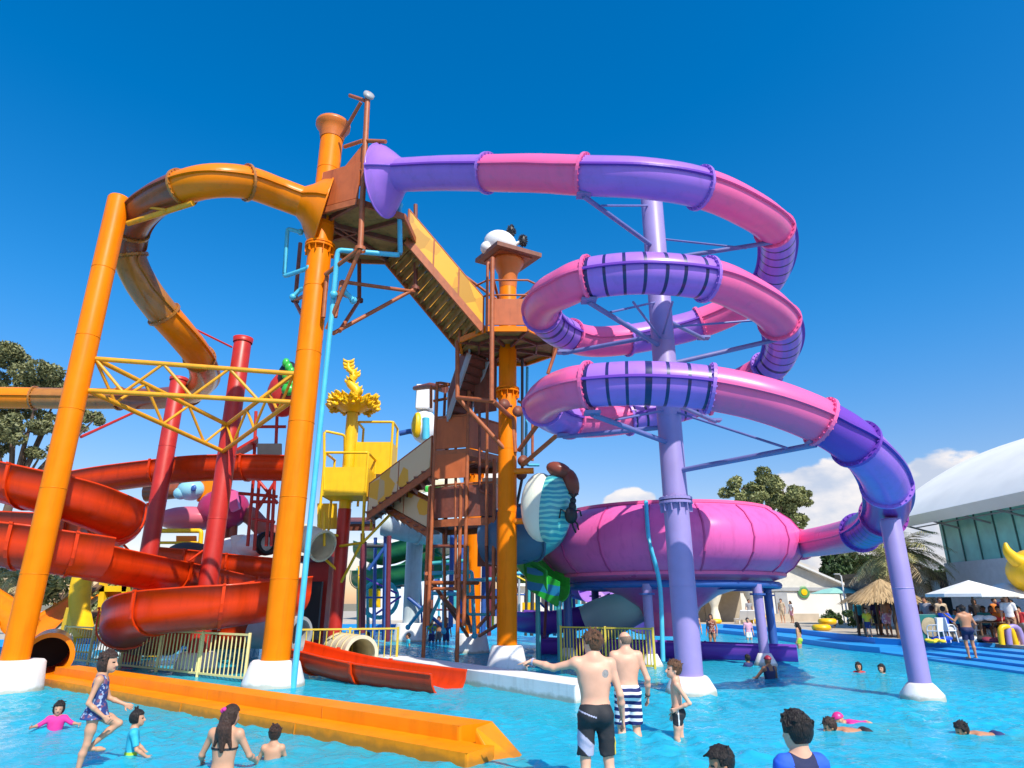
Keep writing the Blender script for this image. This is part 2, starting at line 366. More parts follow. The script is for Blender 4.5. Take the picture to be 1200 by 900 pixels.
# ================================================================== SETTING
def sheet(name, rows, m, kind='structure'):
    mb = MB()
    for (x0, x1, y0, y1, za, zb) in rows: mb.add([(x0, y0, za), (x1, y0, za), (x1, y1, zb), (x0, y1, zb)], [(0, 1, 2, 3)])
    return tag(mb.build(name, m), kind=kind)
M_ground = mat('dry ground', (.24, .20, .12), rough=.9, var=.3, scale=.15)
M_deck = mat('beige paving', (.50, .42, .32), rough=.8, var=.15, scale=1.5, bump=.1, bscale=8)
sheet('ground', [(-1500, 1500, -300, 2500, -1.1, -1.1)], M_ground)
def pool_floor_mat():
    m = bpy.data.materials.new('pool floor paint'); m.use_nodes = True; nt = m.node_tree; N = nt.nodes; L = nt.links; b = N['Principled BSDF']; b.inputs['Roughness'].default_value = .6
    g = N.new('ShaderNodeNewGeometry'); no = N.new('ShaderNodeTexNoise'); no.inputs['Scale'].default_value = .5; no.inputs['Detail'].default_value = 5; L.new(g.outputs['Position'], no.inputs[0])
    cr = N.new('ShaderNodeValToRGB'); cr.color_ramp.elements[0].position = .3; cr.color_ramp.elements[1].position = .7
    cr.color_ramp.elements[0].color = (.008, .42, .66, 1); cr.color_ramp.elements[1].color = (.03, .54, .76, 1)
    L.new(no.outputs[0], cr.inputs[0]); L.new(cr.outputs[0], b.inputs['Base Color']); return m
sheet('pool_floor', [(-45, 40, -6, 7, -.15, -.2), (-45, 40, 7, 9, -.2, -.27), (-45, 40, 9, 11, -.27, -.42), (-45, 40, 11, 14, -.42, -.5), (-45, 40, 14, 60, -.5, -.6)], pool_floor_mat())
def water_mat():
    m = bpy.data.materials.new('pool water'); m.use_nodes = True; nt = m.node_tree; N = nt.nodes; L = nt.links; N.clear()
    out = N.new('ShaderNodeOutputMaterial'); tr = N.new('ShaderNodeBsdfTransparent'); tr.inputs[0].default_value = (.50, .90, .97, 1)
    gl = N.new('ShaderNodeBsdfGlossy'); gl.inputs['Roughness'].default_value = .06; gl.inputs['Color'].default_value = (1, 1, 1, 1)
    fr = N.new('ShaderNodeFresnel'); fr.inputs['IOR'].default_value = 1.33; mx = N.new('ShaderNodeMixShader')
    g = N.new('ShaderNodeNewGeometry')
    mp = N.new('ShaderNodeMapping'); mp.inputs['Scale'].default_value = (1, 1.25, 1); mp.inputs['Rotation'].default_value = (0, 0, .35); L.new(g.outputs['Position'], mp.inputs[0])
    hs = []
    for sc, de, w, ds in ((1.3, 2, .7, 1.2), (4.2, 2, .42, 1.8), (12, 2, .15, .8)):
        no = N.new('ShaderNodeTexNoise'); no.inputs['Scale'].default_value = sc; no.inputs['Detail'].default_value = de; no.inputs['Distortion'].default_value = ds; L.new(mp.outputs[0], no.inputs[0])
        mu = N.new('ShaderNodeMath'); mu.operation = 'MULTIPLY'; mu.inputs[1].default_value = w; L.new(no.outputs[0], mu.inputs[0]); hs.append(mu.outputs[0])
    a = N.new('ShaderNodeMath'); L.new(hs[0], a.inputs[0]); L.new(hs[1], a.inputs[1]); a2 = N.new('ShaderNodeMath'); L.new(a.outputs[0], a2.inputs[0]); L.new(hs[2], a2.inputs[1])
    bp = N.new('ShaderNodeBump'); bp.inputs['Strength'].default_value = .5; bp.inputs['Distance'].default_value = .08; L.new(a2.outputs[0], bp.inputs['Height'])
    L.new(bp.outputs[0], fr.inputs['Normal']); L.new(bp.outputs[0], gl.inputs['Normal'])
    df = N.new('ShaderNodeBsdfDiffuse'); df.inputs[0].default_value = (.03, .53, .71, 1); L.new(bp.outputs[0], df.inputs['Normal'])
    m0 = N.new('ShaderNodeMixShader'); m0.inputs[0].default_value = .60; L.new(tr.outputs[0], m0.inputs[1]); L.new(df.outputs[0], m0.inputs[2])
    fm = N.new('ShaderNodeMath'); fm.operation = 'MULTIPLY'; fm.inputs[1].default_value = .50; L.new(fr.outputs[0], fm.inputs[0]); L.new(fm.outputs[0], mx.inputs[0]); L.new(m0.outputs[0], mx.inputs[1]); L.new(gl.outputs[0], mx.inputs[2]); L.new(mx.outputs[0], out.inputs[0]); return m
M_water = water_mat()
RIPPLES = [(.9, 8.0), (1.85, 11.1), (2.45, 10.9), (-5.2, 8.9), (-5.05, 9.7), (-7.6, 11.6), (-3.5, 8.85), (-3.15, 9.5), (1.9, 4.95), (1.9, 6.5), (5.6, 11.5), (5.9, 12.0), (7.3, 11.3), (4.0, 15.85), (8.62, 15.0), (-5.78, 17.2), (-11.46, 16.2)]
def water_sheet():
    """wind ripples: a sum of short random waves on a fine mesh near the camera, coarser farther out"""
    rng = np.random.default_rng(21); K = []
    for _ in range(64):
        lam = .11*(.85/.11)**rng.uniform(0, 1); a = rng.uniform(0, 2*PI); K.append((2*PI/lam*math.cos(a), 2*PI/lam*math.sin(a), rng.uniform(0, 2*PI), 0.0102*lam**.95*rng.uniform(.4, 1)))
    V = []; Fs = []; off = 0
    for (x0, x1, y0, y1, st) in ((-13, 13, -1, 5, .25), (-13, 13, 5, 16, .045), (-22, 14.2, 16, 31, .10)):
        xs = np.arange(x0, x1+st*.5, st); ys = np.arange(y0, y1+st*.5, st); ys[-1] = y1; X, Y = np.meshgrid(xs, ys, indexing='ij'); Z = np.zeros_like(X)
        wob = .6+.55*np.sin(X*.9+1.3*np.sin(Y*.55))*np.sin(Y*.7+.8*np.sin(X*.6))
        for kx, ky, p, A in K: Z += A*np.sin(kx*X+ky*Y+p)
        Z *= np.clip(wob, .25, 1.2)*np.where(Y > 16, .62, 1.0)
        for rx, ry in RIPPLES:
            d = np.hypot(X-rx, Y-ry); Z += .016*np.sin(d*17+rx)*np.exp(-d/.55)*(d < 2.5)
        nx, ny = X.shape; V.append(np.stack([X, Y, Z], -1).reshape(-1, 3)); I = np.arange(nx*ny).reshape(nx, ny)+off
        Fs.append(np.stack([I[:-1, :-1], I[1:, :-1], I[1:, 1:], I[:-1, 1:]], -1).reshape(-1, 4)); off += nx*ny
    for (x0, x1, y0, y1) in ((-45, -13, -6, 16), (13, 40, -6, 16), (-45, -22, 16, 31), (14.2, 40, 16, 31), (-45, 40, 31, 60)):
        V.append(np.array([(x0, y0, 0), (x1, y0, 0), (x1, y1, 0), (x0, y1, 0)], float)); Fs.append(np.arange(4).reshape(1, 4)+off); off += 4
    V = np.concatenate(V); Q = np.concatenate(Fs); n = len(Q); me = bpy.data.meshes.new('pool_water'); me.vertices.add(len(V)); me.vertices.foreach_set('co', V.astype(np.float32).ravel()); me.loops.add(n*4); me.loops.foreach_set('vertex_index', Q.astype(np.int32).ravel())
    me.polygons.add(n); me.polygons.foreach_set('loop_start', np.arange(n, dtype=np.int32)*4); me.polygons.foreach_set('loop_total', np.full(n, 4, dtype=np.int32)); me.polygons.foreach_set('use_smooth', np.ones(n, dtype=bool)); me.update(calc_edges=True); me.materials.append(M_water)
    o = bpy.data.objects.new('pool_water', me); COL.objects.link(o); tag(o, kind='structure')
water_sheet()
# decks round the pool
DZ = .45
mb = MB(); mb.prism([(18.3, 2), (90, 2), (90, 130), (8, 130), (15.5, 50), (16.8, 40), (16.0, 30.3), (18.3, 26.5)], -1.0, DZ); tag(mb.build('deck', M_deck), kind='structure')
mb = MB(); mb.prism([(-14, 50), (15.5, 50), (8, 130), (-60, 130)], -1.0, DZ-.004); tag(mb.build('deck', M_deck), kind='structure')
mb = MB(); mb.prism([(-14, 50), (-60, 130), (-140, 130), (-140, 29), (-19, 29)], -1.0, DZ-.008); tag(mb.build('deck', M_deck), kind='structure')
# bright blue stepped ledge of the right hand pool edge, and the blue pool wall behind
mb = MB()
for k in range(4):
    o = k*.95
    mb.prism([(14.0+o, 2), (14.6+o*.95, 27.7-o*.25), (16.1+o*.3, 29.9-o*.3), (18.296, 26.4), (18.296, 2)], -.8+k*.004, .07+k*.085)
tag(mb.build('stepped_ledge', M_pool, bevel=.02), 'bright blue stepped pool ledge the man in dark shorts stands on', 'pool ledge')
mb = MB()
W = [(18.3, 26.4), (16.0, 30.3), (16.8, 40), (15.5, 49.99), (-14, 49.99), (-19, 28.99), (-60, 28.99)]
inner = [(14.7, 27.95), (14.3, 29.6), (14.4, 40), (13.6, 48.2), (-13.4, 48.8), (-18.2, 28.0), (-60, 28.0)]
for i in range(len(W)-1):
    a, b, c, d = W[i], W[i+1], inner[i+1], inner[i]
    mb.prism([d, c, b, a], -.8, .22); 
    e, f = [((p[0]*.85+q[0]*.15), (p[1]*.85+q[1]*.15)) for p, q in ((a, d), (b, c))]
    mb.prism([e, f, b, a], .2, DZ+.012)
tag(mb.build('pool_wall', M_pool), 'bright blue pool wall running along the far side of the water', 'pool wall')

# ------------------------------------------------------------------ kerbs, fences, tunnels
def L2(a, b, t, n=0):   # point on a ground line a-b at fraction t, offset n to the left
    d = Vector((b[0]-a[0], b[1]-a[1])); l = d.length; d /= l
    return Vector((a[0]+d.x*l*t-d.y*n, a[1]+d.y*l*t+d.x*n))
ka, kb = (-12.1, 17.8), (-.55, 8.95)
q = lambda t, n: tuple(L2(ka, kb, t, n))
mb = MB(); mb.prism([q(0, 0), q(1, 0), q(1, .55), q(0, .55)], -.6, .16); mb.prism([q(0, .5), q(.96, .5), q(.97, 1.05), q(0, 1.05)], -.6, .34)
# sloping end
a, b, c, d = q(.98, .5), q(.97, 1.05), q(1.035, 1.05), q(1.02, .5)
mb.add([(a[0], a[1], .34), (b[0], b[1], .34), (c[0], c[1], -.3), (d[0], d[1], -.3), (a[0], a[1], -.3), (b[0], b[1], -.3)], [(0, 3, 2, 1), (0, 4, 3), (1, 2, 5)])
M_kerb = mat('orange pool kerb paint', (.87, .265, .002), rough=.42, var=.10, scale=1.5, dirt='#b86008', dirt_amt=.4, bump=.06, bscale=5, tide='#a06a20', spec=.2)
o = mb.build('orange_kerb', M_kerb, bevel=.035); tag(o, 'long orange two-step pool kerb crossing in front of the orange columns', 'pool kerb')
mb = MB()
for t in (.28, .52, .76):
    for n, z0, z1 in ((-.006, .0, .15), (.496, .17, .33)):
        p = q(t, n); mb.box((p[0], p[1], (z0+z1)/2), (.012, .02, z1-z0), rz=math.atan2(kb[1]-ka[1], kb[0]-ka[0]))
mb.build('joint_line', mat('kerb joint', (.55, .20, .01)), o)
wa, wb = (-4.6, 22.2), (1.27, 14.3)
w = lambda t, n: tuple(L2(wa, wb, t, n))
mb = MB(); mb.prism([w(0, 0), w(1, 0), w(1.0, .95), w(0, .95)], -.6, .33)
tag(mb.build('white_kerb', M_white, bevel=.04), 'low white pool kerb between the cream tunnel and the pointing man', 'pool kerb')
def fence(label, a, b, h, m, posts, z=0.0, bar=.19, group=None):
    a = Vector(a); b = Vector(b); th = thing('pool_fence', label, 'fence', (a.x, a.y, z), group); n = int((b-a).length/bar)
    mb = MB()
    for k in range(n+1):
        p = a.lerp(b, k/n); mb.tube([(p.x, p.y, z+.08), (p.x, p.y, z+h-.05)], .019, 6, False)
    mb.build('infill_bars', m, th)
    mb = MB(); mb.bar((a.x, a.y, z+h), (b.x, b.y, z+h), .055, .05); mb.build('top_rail', m, th)
    mb = MB(); mb.bar((a.x, a.y, z+.1), (b.x, b.y, z+.1), .04, .05); mb.build('bottom_rail', m, th)
    for k in range(posts):
        p = a.lerp(b, k/(posts-1)); MB().box((p.x, p.y, z+h/2-.2), (.07, .07, h+.5)).build('post', m, th, bevel=.01)
    return th
fence('pale yellow railing behind the orange kerb, left of the big orange column', (-15.6, 24.2), (-6.75, 17.9), 1.12, M_cream, 6)
fence('olive yellow railing around the cream tunnel', (-6.3, 20.6), (-3.55, 21.6), 1.15, mat('olive yellow paint', (.62, .48, .05), rough=.5), 3)
fence('yellow railing behind the two standing men', (1.6, 22.8), (4.3, 21.2), 1.15, MATS['olive yellow paint'], 3, bar=.11)
fence('yellow railing in front of the yellow chute', (-17.3, 27.5), (-12.6, 25.0), 1.5, M_yellow, 4, bar=.16)
def tunnel(name, label, p, q_, r, m, rim, spiral=False):
    p = Vector(p); q_ = Vector(q_); d = (q_-p); l = d.length; mb = MB()
    prof = [(r, 0), (r, l), (r*.88, l), (r*.86, l-.02), (r*.86, 0)]
    mb.lathe([(r, 0), (r, l-.01)], p, 40, 0, True, axis=d); mb.lathe([(r*.86, l-.01), (r*.86, .02)], p, 40, 0, True, axis=d)
    th = thing(name, label, 'tunnel', (p.x, p.y, 0)); mb.build('barrel', m, th)
    mb = MB(); mb.lathe([(r*.86, l-.02), (r*1.07, l-.02), (r*1.07, l+.05), (r*.86, l+.05), (r*.86, l-.02)], p, 40, 0, False, axis=d); mb.build('rim', rim, th)
    if spiral:
        mb = MB(); R = Vector((0, 0, 1)).rotation_difference(d.normalized()).to_matrix()
        mb.tube([p + R @ Vector((r*1.01*math.cos(k*.3), r*1.01*math.sin(k*.3), l*k/90)) for k in range(88)], .035, 6); mb.build('spiral_rib', mat('rib tan', (.5, .4, .2)), th)
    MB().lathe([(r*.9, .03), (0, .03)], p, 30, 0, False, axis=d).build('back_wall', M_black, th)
    return th
tunnel('orange_tunnel', 'orange crawl tunnel with dark mouth at the left end of the orange kerb', (-13.6, 20.6, .62), (-12.3, 18.6, .55), .56, M_orange_s, M_orange_s)
tunnel('cream_tunnel', 'cream ribbed tunnel opening beside the white kerb', (-5.4, 21.6, .55), (-4.25, 19.7, .55), .46, M_creamwhite, M_creamwhite, True)
tunnel('grey_tunnel', 'grey pipe tunnel behind the olive railing', (-8.6, 23.4, .95), (-6.9, 22.6, .95), .5, M_grey, M_grey)

# ------------------------------------------------------------------ buildings
def white_hall():
    th = thing('white_hall', 'low white hall with pale gable beyond the pool, round green emblem on its wall', 'building', (12, 58, DZ))
    Y = 58; x0 = P(790, 700, Y).x; x1 = P(1003, 700, Y).x; xr = P(928, 700, Y).x; ze = 3.0; zr = 5.35
    mb = MB(); mb.prism([(x0, Y), (x1, Y), (x1, Y+14), (x0, Y+14)], DZ, ze); mb.build('wall', mat('white wall', (.74, .72, .66), rough=.8, var=.08, scale=.5), th)
    mb = MB(); mb.panel([(x0, Y+.02, ze), (x1, Y+.02, ze), (xr, Y+.02, zr-.2)], .1); mb.build('gable', mat('gable cream', (.66, .63, .55), rough=.8), th)
    mb = MB()
    for a, b in ((x0-.7, xr), (xr, x1+.9)):
        za, zb = (ze-.35, zr) if a < xr else (zr, ze-.45)
        mb.panel([(a, Y-.6, za), (b, Y-.6, zb), (b, Y+14.5, zb), (a, Y+14.5, za)], .16)
    rf = mb.build('roof', mat('white roof sheet', (.68, .68, .66), rough=.6, var=.1), th)
    mb = MB(); mb.box(((x0+x1)/2, Y-.05, ze+.02), (x1-x0, .2, .28)); mb.build('fascia', M_grey, th)
    mb = MB(); c = P(915, 697, Y-.05); mb.box((c.x, Y-.06, 1.6), (1.0, .12, 2.3)); d = mb.build('door', M_grey, th)
    MB().box((c.x-.35, Y-.15, 1.5), (.06, .08, .3)).build('handle', M_dark, d)
    mb = MB(); c = P(942, 694, Y-.1); mb.lathe([(.5, 0), (.5, .1), (.4, .14), (0, .15)], (c.x, Y-.02, c.z), 28, 0, False, axis=(0, -1, 0)); 
    em = mb.build('emblem', mat('emblem green', (.10, .28, .10)), th); mb = MB(); mb.lathe([(.26, .15), (.25, .2), (0, .22)], (c.x, Y-.02, c.z), 20, 0, False, axis=(0, -1, 0)); mb.build('emblem_center', M_yellow, em)
    mb = MB(); mb.box((c.x-3, Y-.08, .75), (8, .1, .6)); mb.build('plinth', M_deck, th)
white_hall()
def cabana(label, x0, x1, Y, group):
    th = thing('cabana', label, 'cabana', ((x0+x1)/2, Y, DZ), group); M_c = mat('cream curtain', (.76, .70, .55), rough=.8, var=.1, scale=5)
    MB().panel([(x0-.3, Y-.4, 3.0), (x1+.3, Y-.4, 3.0), (x1+.3, Y+3, 3.5), (x0-.3, Y+3, 3.5)], .12).build('awning', mat('awning yellow', (.78, .60, .18), rough=.7), th)
    for k in range(2):
        xa = (x0, x1)[k]; mb = MB(); n = 10; prof = []
        mb.lathe([(.72, 2.5), (.6, 2.0), (.28, 1.25), (.24, 1.0), (.34, .6), (.42, 0)], (xa, Y, DZ), 12); mb.build('curtain', M_c, th)
    MB().box(((x0+x1)/2, Y+2.8, DZ+1.3), (x1-x0, .1, 2.6)).build('back_wall', mat('shade cloth', (.42, .36, .28), rough=.9), th)
xs = [P(px, 715, 54).x for px in (742, 790, 838, 884, 905)]
for i, l in enumerate(['cream curtained cabana under the yellow awning, first behind the purple column', 'cream curtained cabana in the middle of the awning row', 'cream curtained cabana nearest the white hall door']):
    cabana(l, xs[i], xs[i+1]-.05, 54, 'cabanas in front of the white hall')
def arch_hall():
    th = thing('arched_hall', 'large hall with white shell roof and green glazing at the right edge', 'building', (35, 30, DZ))
    mb = MB(); xs_ = []; R = []
    prof = []
    for k in range(49):
        a = k/48; x = 24.6+a*30; z = 7.0+6.1*math.sin(PI*min(1, a*1.0))**.8
        prof.append((x, z))
    pr = prof+[(x+(.35 if x < 30 else 0), z-.55) for x, z in prof[::-1]]; n = len(pr); vs = [(x, y, z) for y in (10, 43.5) for x, z in pr]
    m2 = len(prof)
    mb.add(vs[:m2]+vs[n:n+m2], [(k, k+1, m2+k+1, m2+k) for k in range(m2-1)], 0, True); mb.add(vs[m2:n]+vs[n+m2:], [(k, k+1, m2+k+1, m2+k) for k in range(m2-1)], 0, True)
    for k in (m2-1, n-1): mb.add([vs[k], vs[(k+1) % n], vs[n+(k+1) % n], vs[n+k]], [(0, 1, 2, 3)], 0)
    for o in (0, n): mb.add(vs, [(o+k, o+k+1, o+n-2-k, o+n-1-k) for k in range(m2-1)], 0)
    mb.build('roof', mat('white shell roof', (.90, .86, .77), rough=.6, var=.08, scale=.4), th)
    MB().box((40.2, 26, 2.35), (26.4, 32, 3.8)).build('wall', mat('pale grey wall', (.70, .72, .73), rough=.7, var=.08), th)
    gm = mat('green glazing', (.30, .74, .64), rough=.35, var=.25, scale=.8); g = MB().box((40.3, 26, 5.6), (26.3, 31.9, 2.72)).build('glazing', gm, th)
    mat('mullion teal', (.04, .14, .13))
    for k in range(14): MB().box((27.12, 41.6-k*1.5, 5.6), (.06, .07, 2.74)).build('mullion', MATS['mullion teal'], g)
    for k in range(9): MB().box((28+k*2.6, 41.97, 5.6), (.07, .06, 2.74)).build('mullion', MATS['mullion teal'], g)
    mb = MB()
    for k in range(12):
        y = 42.8-k*2.7; mb.tube([(24.8, y, 6.85), (27.2, y, 6.2)], .06, 6); mb.tube([(27.2, y, 7.1), (24.8, y, 6.9)], .06, 6)
        mb.tube([(24.85, y, 6.88), (24.85, y-2.7, 6.88)], .06, 6); mb.tube([(26.1, y, 6.5), (26.1, y-2.7, 6.5)], .04, 6)
    mb.build('eave_truss', M_grey, th)
    MB().box((40.2, 26, 7.0), (25, 31, .1)).build('soffit', M_grey, th)
arch_hall()
def hut_block():
    th = thing('curtained_pavilion', 'small pavilion with white curtains behind the palm', 'building', (27.5, 46, DZ))
    Y = 46; MB().box((29, Y+2, DZ+1.6), (9, 4, 3.0)).build('wall', M_dark, th)
    MB().box((29, Y+1.6, DZ+3.25), (10, 5.4, .3)).build('roof', M_wood, th)
    for k in range(4): MB().lathe([(.28, 2.9), (.2, 1.2), (.3, 0)], (25.2+k*1.1, Y-.3, DZ), 10).build('curtain', M_wht, th)
hut_block()
for i, (px0, px1, Y, zt, cm, lab) in enumerate([(425, 520, 62, 7.2, (.62, .70, .78), 'pale blue and white building seen between the tower columns'), (610, 690, 64, 3.4, (.74, .70, .60), 'low cream building behind the green chute'), (690, 800, 66, 3.6, (.72, .70, .66), 'long low white building behind the pink bowl')]):
    x0 = P(px0, 690, Y).x; x1 = P(px1, 690, Y).x
    th = thing('park_building', lab, 'building', ((x0+x1)/2, Y, DZ))
    MB().box(((x0+x1)/2, Y+3, (DZ+zt)/2), (x1-x0, 6, zt-DZ)).build('wall', mat('wall '+lab[:9], cm, rough=.8, var=.08), th)
    MB().box(((x0+x1)/2, Y+3, zt+.12), (x1-x0+.8, 7, .25)).build('roof', M_wht, th)
    for k in range(4):
        x = x0+(k+.5)*(x1-x0)/4; w_ = MB().box((x, Y-.03, (zt+DZ)/2+.3), ((x1-x0)/7, .08, 1.1)).build('window', M_blue if i == 0 else M_dark, th)
        MB().box((x, Y-.06, (zt+DZ)/2+.3), (.06, .08, 1.1)).build('frame', M_wht, w_)

# ------------------------------------------------------------------ trees
def leafmat(name, c1, c2):
    m = bpy.data.materials.new(name); m.use_nodes = True; nt = m.node_tree; N = nt.nodes; L = nt.links; b = N['Principled BSDF']; b.inputs['Roughness'].default_value = .6
    g = N.new('ShaderNodeNewGeometry'); no = N.new('ShaderNodeTexNoise'); no.inputs['Scale'].default_value = .9; no.inputs['Detail'].default_value = 3; L.new(g.outputs['Position'], no.inputs[0])
    a = N.new('ShaderNodeMath'); a.operation = 'MULTIPLY_ADD'; L.new(g.outputs['Random Per Island'], a.inputs[0]); a.inputs[1].default_value = .6; L.new(no.outputs[0], a.inputs[2])
    cr = N.new('ShaderNodeValToRGB'); cr.color_ramp.elements[0].position = .45; cr.color_ramp.elements[1].position = 1.0; cr.color_ramp.elements[0].color = c1+(1,); cr.color_ramp.elements[1].color = c2+(1,)
    L.new(a.outputs[0], cr.inputs[0]); L.new(cr.outputs[0], b.inputs['Base Color'])
    return m
def leaves(clumps, n, size, rng):
    """clumps: (x,y,z,r); leaf faces near the surfaces of the clumps"""
    c = np.array(clumps); w = c[:, 3]**2; idx = rng.choice(len(c), n, p=w/w.sum())
    d = rng.normal(size=(n, 3)); d /= np.linalg.norm(d, axis=1)[:, None]; rr = rng.uniform(.55, 1.05, n)**.7
    p = c[idx, :3] + d*(c[idx, 3]*rr)[:, None]*np.array([1, 1, .75])
    a = rng.normal(size=(n, 3)); a /= np.linalg.norm(a, axis=1)[:, None]; b = np.cross(a, rng.normal(size=(n, 3))); b /= np.linalg.norm(b, axis=1)[:, None]
    s = size*rng.uniform(.6, 1.3, n)[:, None]
    v = np.stack([p-a*s, p-b*s*.45, p+a*s, p+b*s*.45], 1).reshape(-1, 3)
    return v, n
def mesh_quads(name, v, n, m, parent, at):
    me = bpy.data.meshes.new(name); v = v-np.array(at)
    me.vertices.add(n*4); me.vertices.foreach_set('co', v.astype(np.float32).ravel()); me.loops.add(n*4); me.loops.foreach_set('vertex_index', np.arange(n*4, dtype=np.int32))
    me.polygons.add(n); me.polygons.foreach_set('loop_start', np.arange(n, dtype=np.int32)*4); me.polygons.foreach_set('loop_total', np.full(n, 4, dtype=np.int32)); me.update(calc_edges=True)
    me.materials.append(m); o = bpy.data.objects.new(name, me); COL.objects.link(o)
    if parent is not None: o.parent = parent
    return o
M_bark = mat('bark', (.14, .09, .06), rough=.9, var=.3, scale=4)
LM1 = leafmat('olive leaves', (.075, .09, .035), (.25, .25, .10)); LM2 = leafmat('dark leaves', (.012, .035, .010), (.06, .11, .025)); LM3 = leafmat('bright leaves', (.065, .095, .03), (.30, .31, .11))
def tree(label, base, crowns, r, n, size, lm, seed, group=None, sub=7, trunk=.3):
    rng = np.random.default_rng(seed); base = Vector(base); th = thing('tree', label, 'tree', base, group); cl = []; mb = MB()
    top = Vector((sum(c[0] for c in crowns)/len(crowns), sum(c[1] for c in crowns)/len(crowns), min(c[2] for c in crowns)))
    mid = base.lerp(top, .7); mb.tube([base, base.lerp(top, .35)+Vector((.1, 0, 0)), mid, top], [trunk, trunk*.8, trunk*.6, trunk*.35], 10)
    for (x, y, z, cr) in crowns:
        cc = Vector((x, y, z)); mb.tube([mid, mid.lerp(cc, .5)+Vector((0, 0, -.2)), cc], [trunk*.4, trunk*.28, trunk*.1], 7)
        for _ in range(sub):
            d = Vector(rng.normal(size=3)); d.normalize(); d *= cr*rng.uniform(.45, 1.0); d.z *= .7
            cl.append((x+d.x, y+d.y, z+d.z, cr*rng.uniform(.28, .5)))
            if rng.random() < .5: mb.tube([cc, cc+d], [trunk*.1, .02], 5, False)
    mb.build('trunk', M_bark, th)
    v, k = leaves(cl, n, size, rng); mesh_quads('crown', v, k, lm, th, base)
    return th
def cpx(l, Y): return [tuple(P(px, py, Y+dy))+(r,) for px, py, r, dy in l]
tree('airy tall tree with gaps in its crown above the pink bowl', (27.3, 72, DZ), cpx([(868, 573, 1.9, 0), (893, 566, 2.0, 1), (918, 572, 2.1, -1), (935, 582, 1.6, 0), (905, 592, 1.9, 1), (925, 600, 1.6, 0), (880, 585, 1.6, -1), (932, 613, 1.2, 0)], 72), 2, 17000, .20, LM3, 3, trunk=.35)
tree('dark rounded tree behind the white hall roof', (39.0, 78, DZ), cpx([(975, 660, 2.0, 0), (995, 657, 2.2, 0), (1012, 665, 2.0, 0), (985, 672, 2.2, 0)], 78), 2, 5000, .32, LM2, 4)
tree('big olive green tree behind the leftmost orange column', (-36, 46, DZ), cpx([(-20, 448, 2.8, 0), (18, 436, 2.2, 1), (50, 442, 2.0, -1), (70, 456, 1.5, 0), (20, 470, 1.8, 0), (95, 492, 1.3, 1), (30, 508, 1.7, -1), (112, 490, .8, 0), (50, 530, 1.0, 0), (-15, 510, 2.2, 0), (60, 490, 1.2, 0)], 46), 3, 34000, .15, LM1, 5, trunk=.45)
for i, (px, py, Y, r, lm, lab) in enumerate([(-10, 688, 55, 2.2, LM1, 'olive bush at the left edge below the red slide'), (35, 680, 57, 2.4, LM3, 'light green bush left of the orange column foot'), (80, 672, 60, 2.6, LM1, 'green bush right of the leftmost orange column'), (128, 690, 52, 1.8, LM3, 'bright bush seen through the yellow chute frame'), (375, 700, 46, 1.2, LM2, 'dark bush behind the red column foot'), (680, 667, 90, 2.4, LM2, 'dark far tree left of the pink bowl'), (610, 672, 88, 2.2, LM2, 'dark far tree behind the tower foot'), (1095, 680, 62, 2.4, LM2, 'dark bushy tree beside the palm crown')]):
    c = P(px, py, Y); tree(lab, (c.x, Y, DZ), [(c.x-r*.5, Y, c.z, r*.8), (c.x+r*.5, Y, c.z+.2, r*.8), (c.x, Y-.5, c.z-.6*r, r)], r, 2200, .26, lm, 20+i, trunk=.16)
def palm(label, base, h, nf, fl, seed, group=None, dead=True):
    rng = np.random.default_rng(seed); th = thing('palm_tree', label, 'palm', base, group); b = Vector(base); top = b+Vector((.15, 0, h))
    mb = MB(); k = 14; mb.tube([b.lerp(top, i/k) for i in range(k+1)], [.24-.06*i/k+(.02 if i % 2 else 0) for i in range(k+1)], 12); mb.build('trunk', M_bark, th)
    for part, m, cnt, el in (('crown', leafmat('palm fronds '+label[:8], (.17, .18, .05), (.46, .41, .16)), nf, (.05, 1.2)), ('dead_fronds', leafmat('dry fronds '+label[:8], (.20, .14, .07), (.50, .38, .22)), nf//2 if dead else 0, (-.75, .0))):
        if not cnt: continue
        V = []
        for f in range(cnt):
            az = rng.uniform(0, 2*PI); e = rng.uniform(*el); L_ = fl*rng.uniform(.8, 1.1); pos = top.copy(); d = Vector((math.cos(az)*math.cos(e), math.sin(az)*math.cos(e), math.sin(e))); st = 14
            for i in range(st):
                nx = pos+d*L_/st; s = d.cross(Vector((0, 0, 1))).normalized(); u = s.cross(d); w_ = .018
                V += [pos-s*w_, pos+s*w_, nx+s*w_, nx-s*w_]
                ll = L_*.26*math.sin(PI*min(1, (i+1.5)/(st+1)))**.6
                for sg in (-1, 1):
                    for q_ in (0, .5):
                        o = pos.lerp(nx, q_); tip = o+(s*sg*.8+d*.55+Vector((0, 0, -.28+rng.uniform(-.15, .15)))).normalized()*ll; wv = d*.028
                        V += [o-wv, o+wv, tip+wv*.3, tip-wv*.3]
                pos = nx; d = (d+Vector((0, 0, -.125 if el[1] > .5 else -.07))).normalized()
        mesh_quads(part, np.array([tuple(x) for x in V]), len(V)//4, m, th, base)
palm('date palm with drooping dry fronds behind the right purple leg', (23.2, 41, DZ), 4.1, 64, 3.5, 9)
palm('small palm at the left edge beyond the pool', (-38, 52, DZ), 3.2, 26, 2.2, 10)
palm('distant palm left of the leaning orange column', (-43, 50, DZ), 2.6, 24, 2.0, 12)

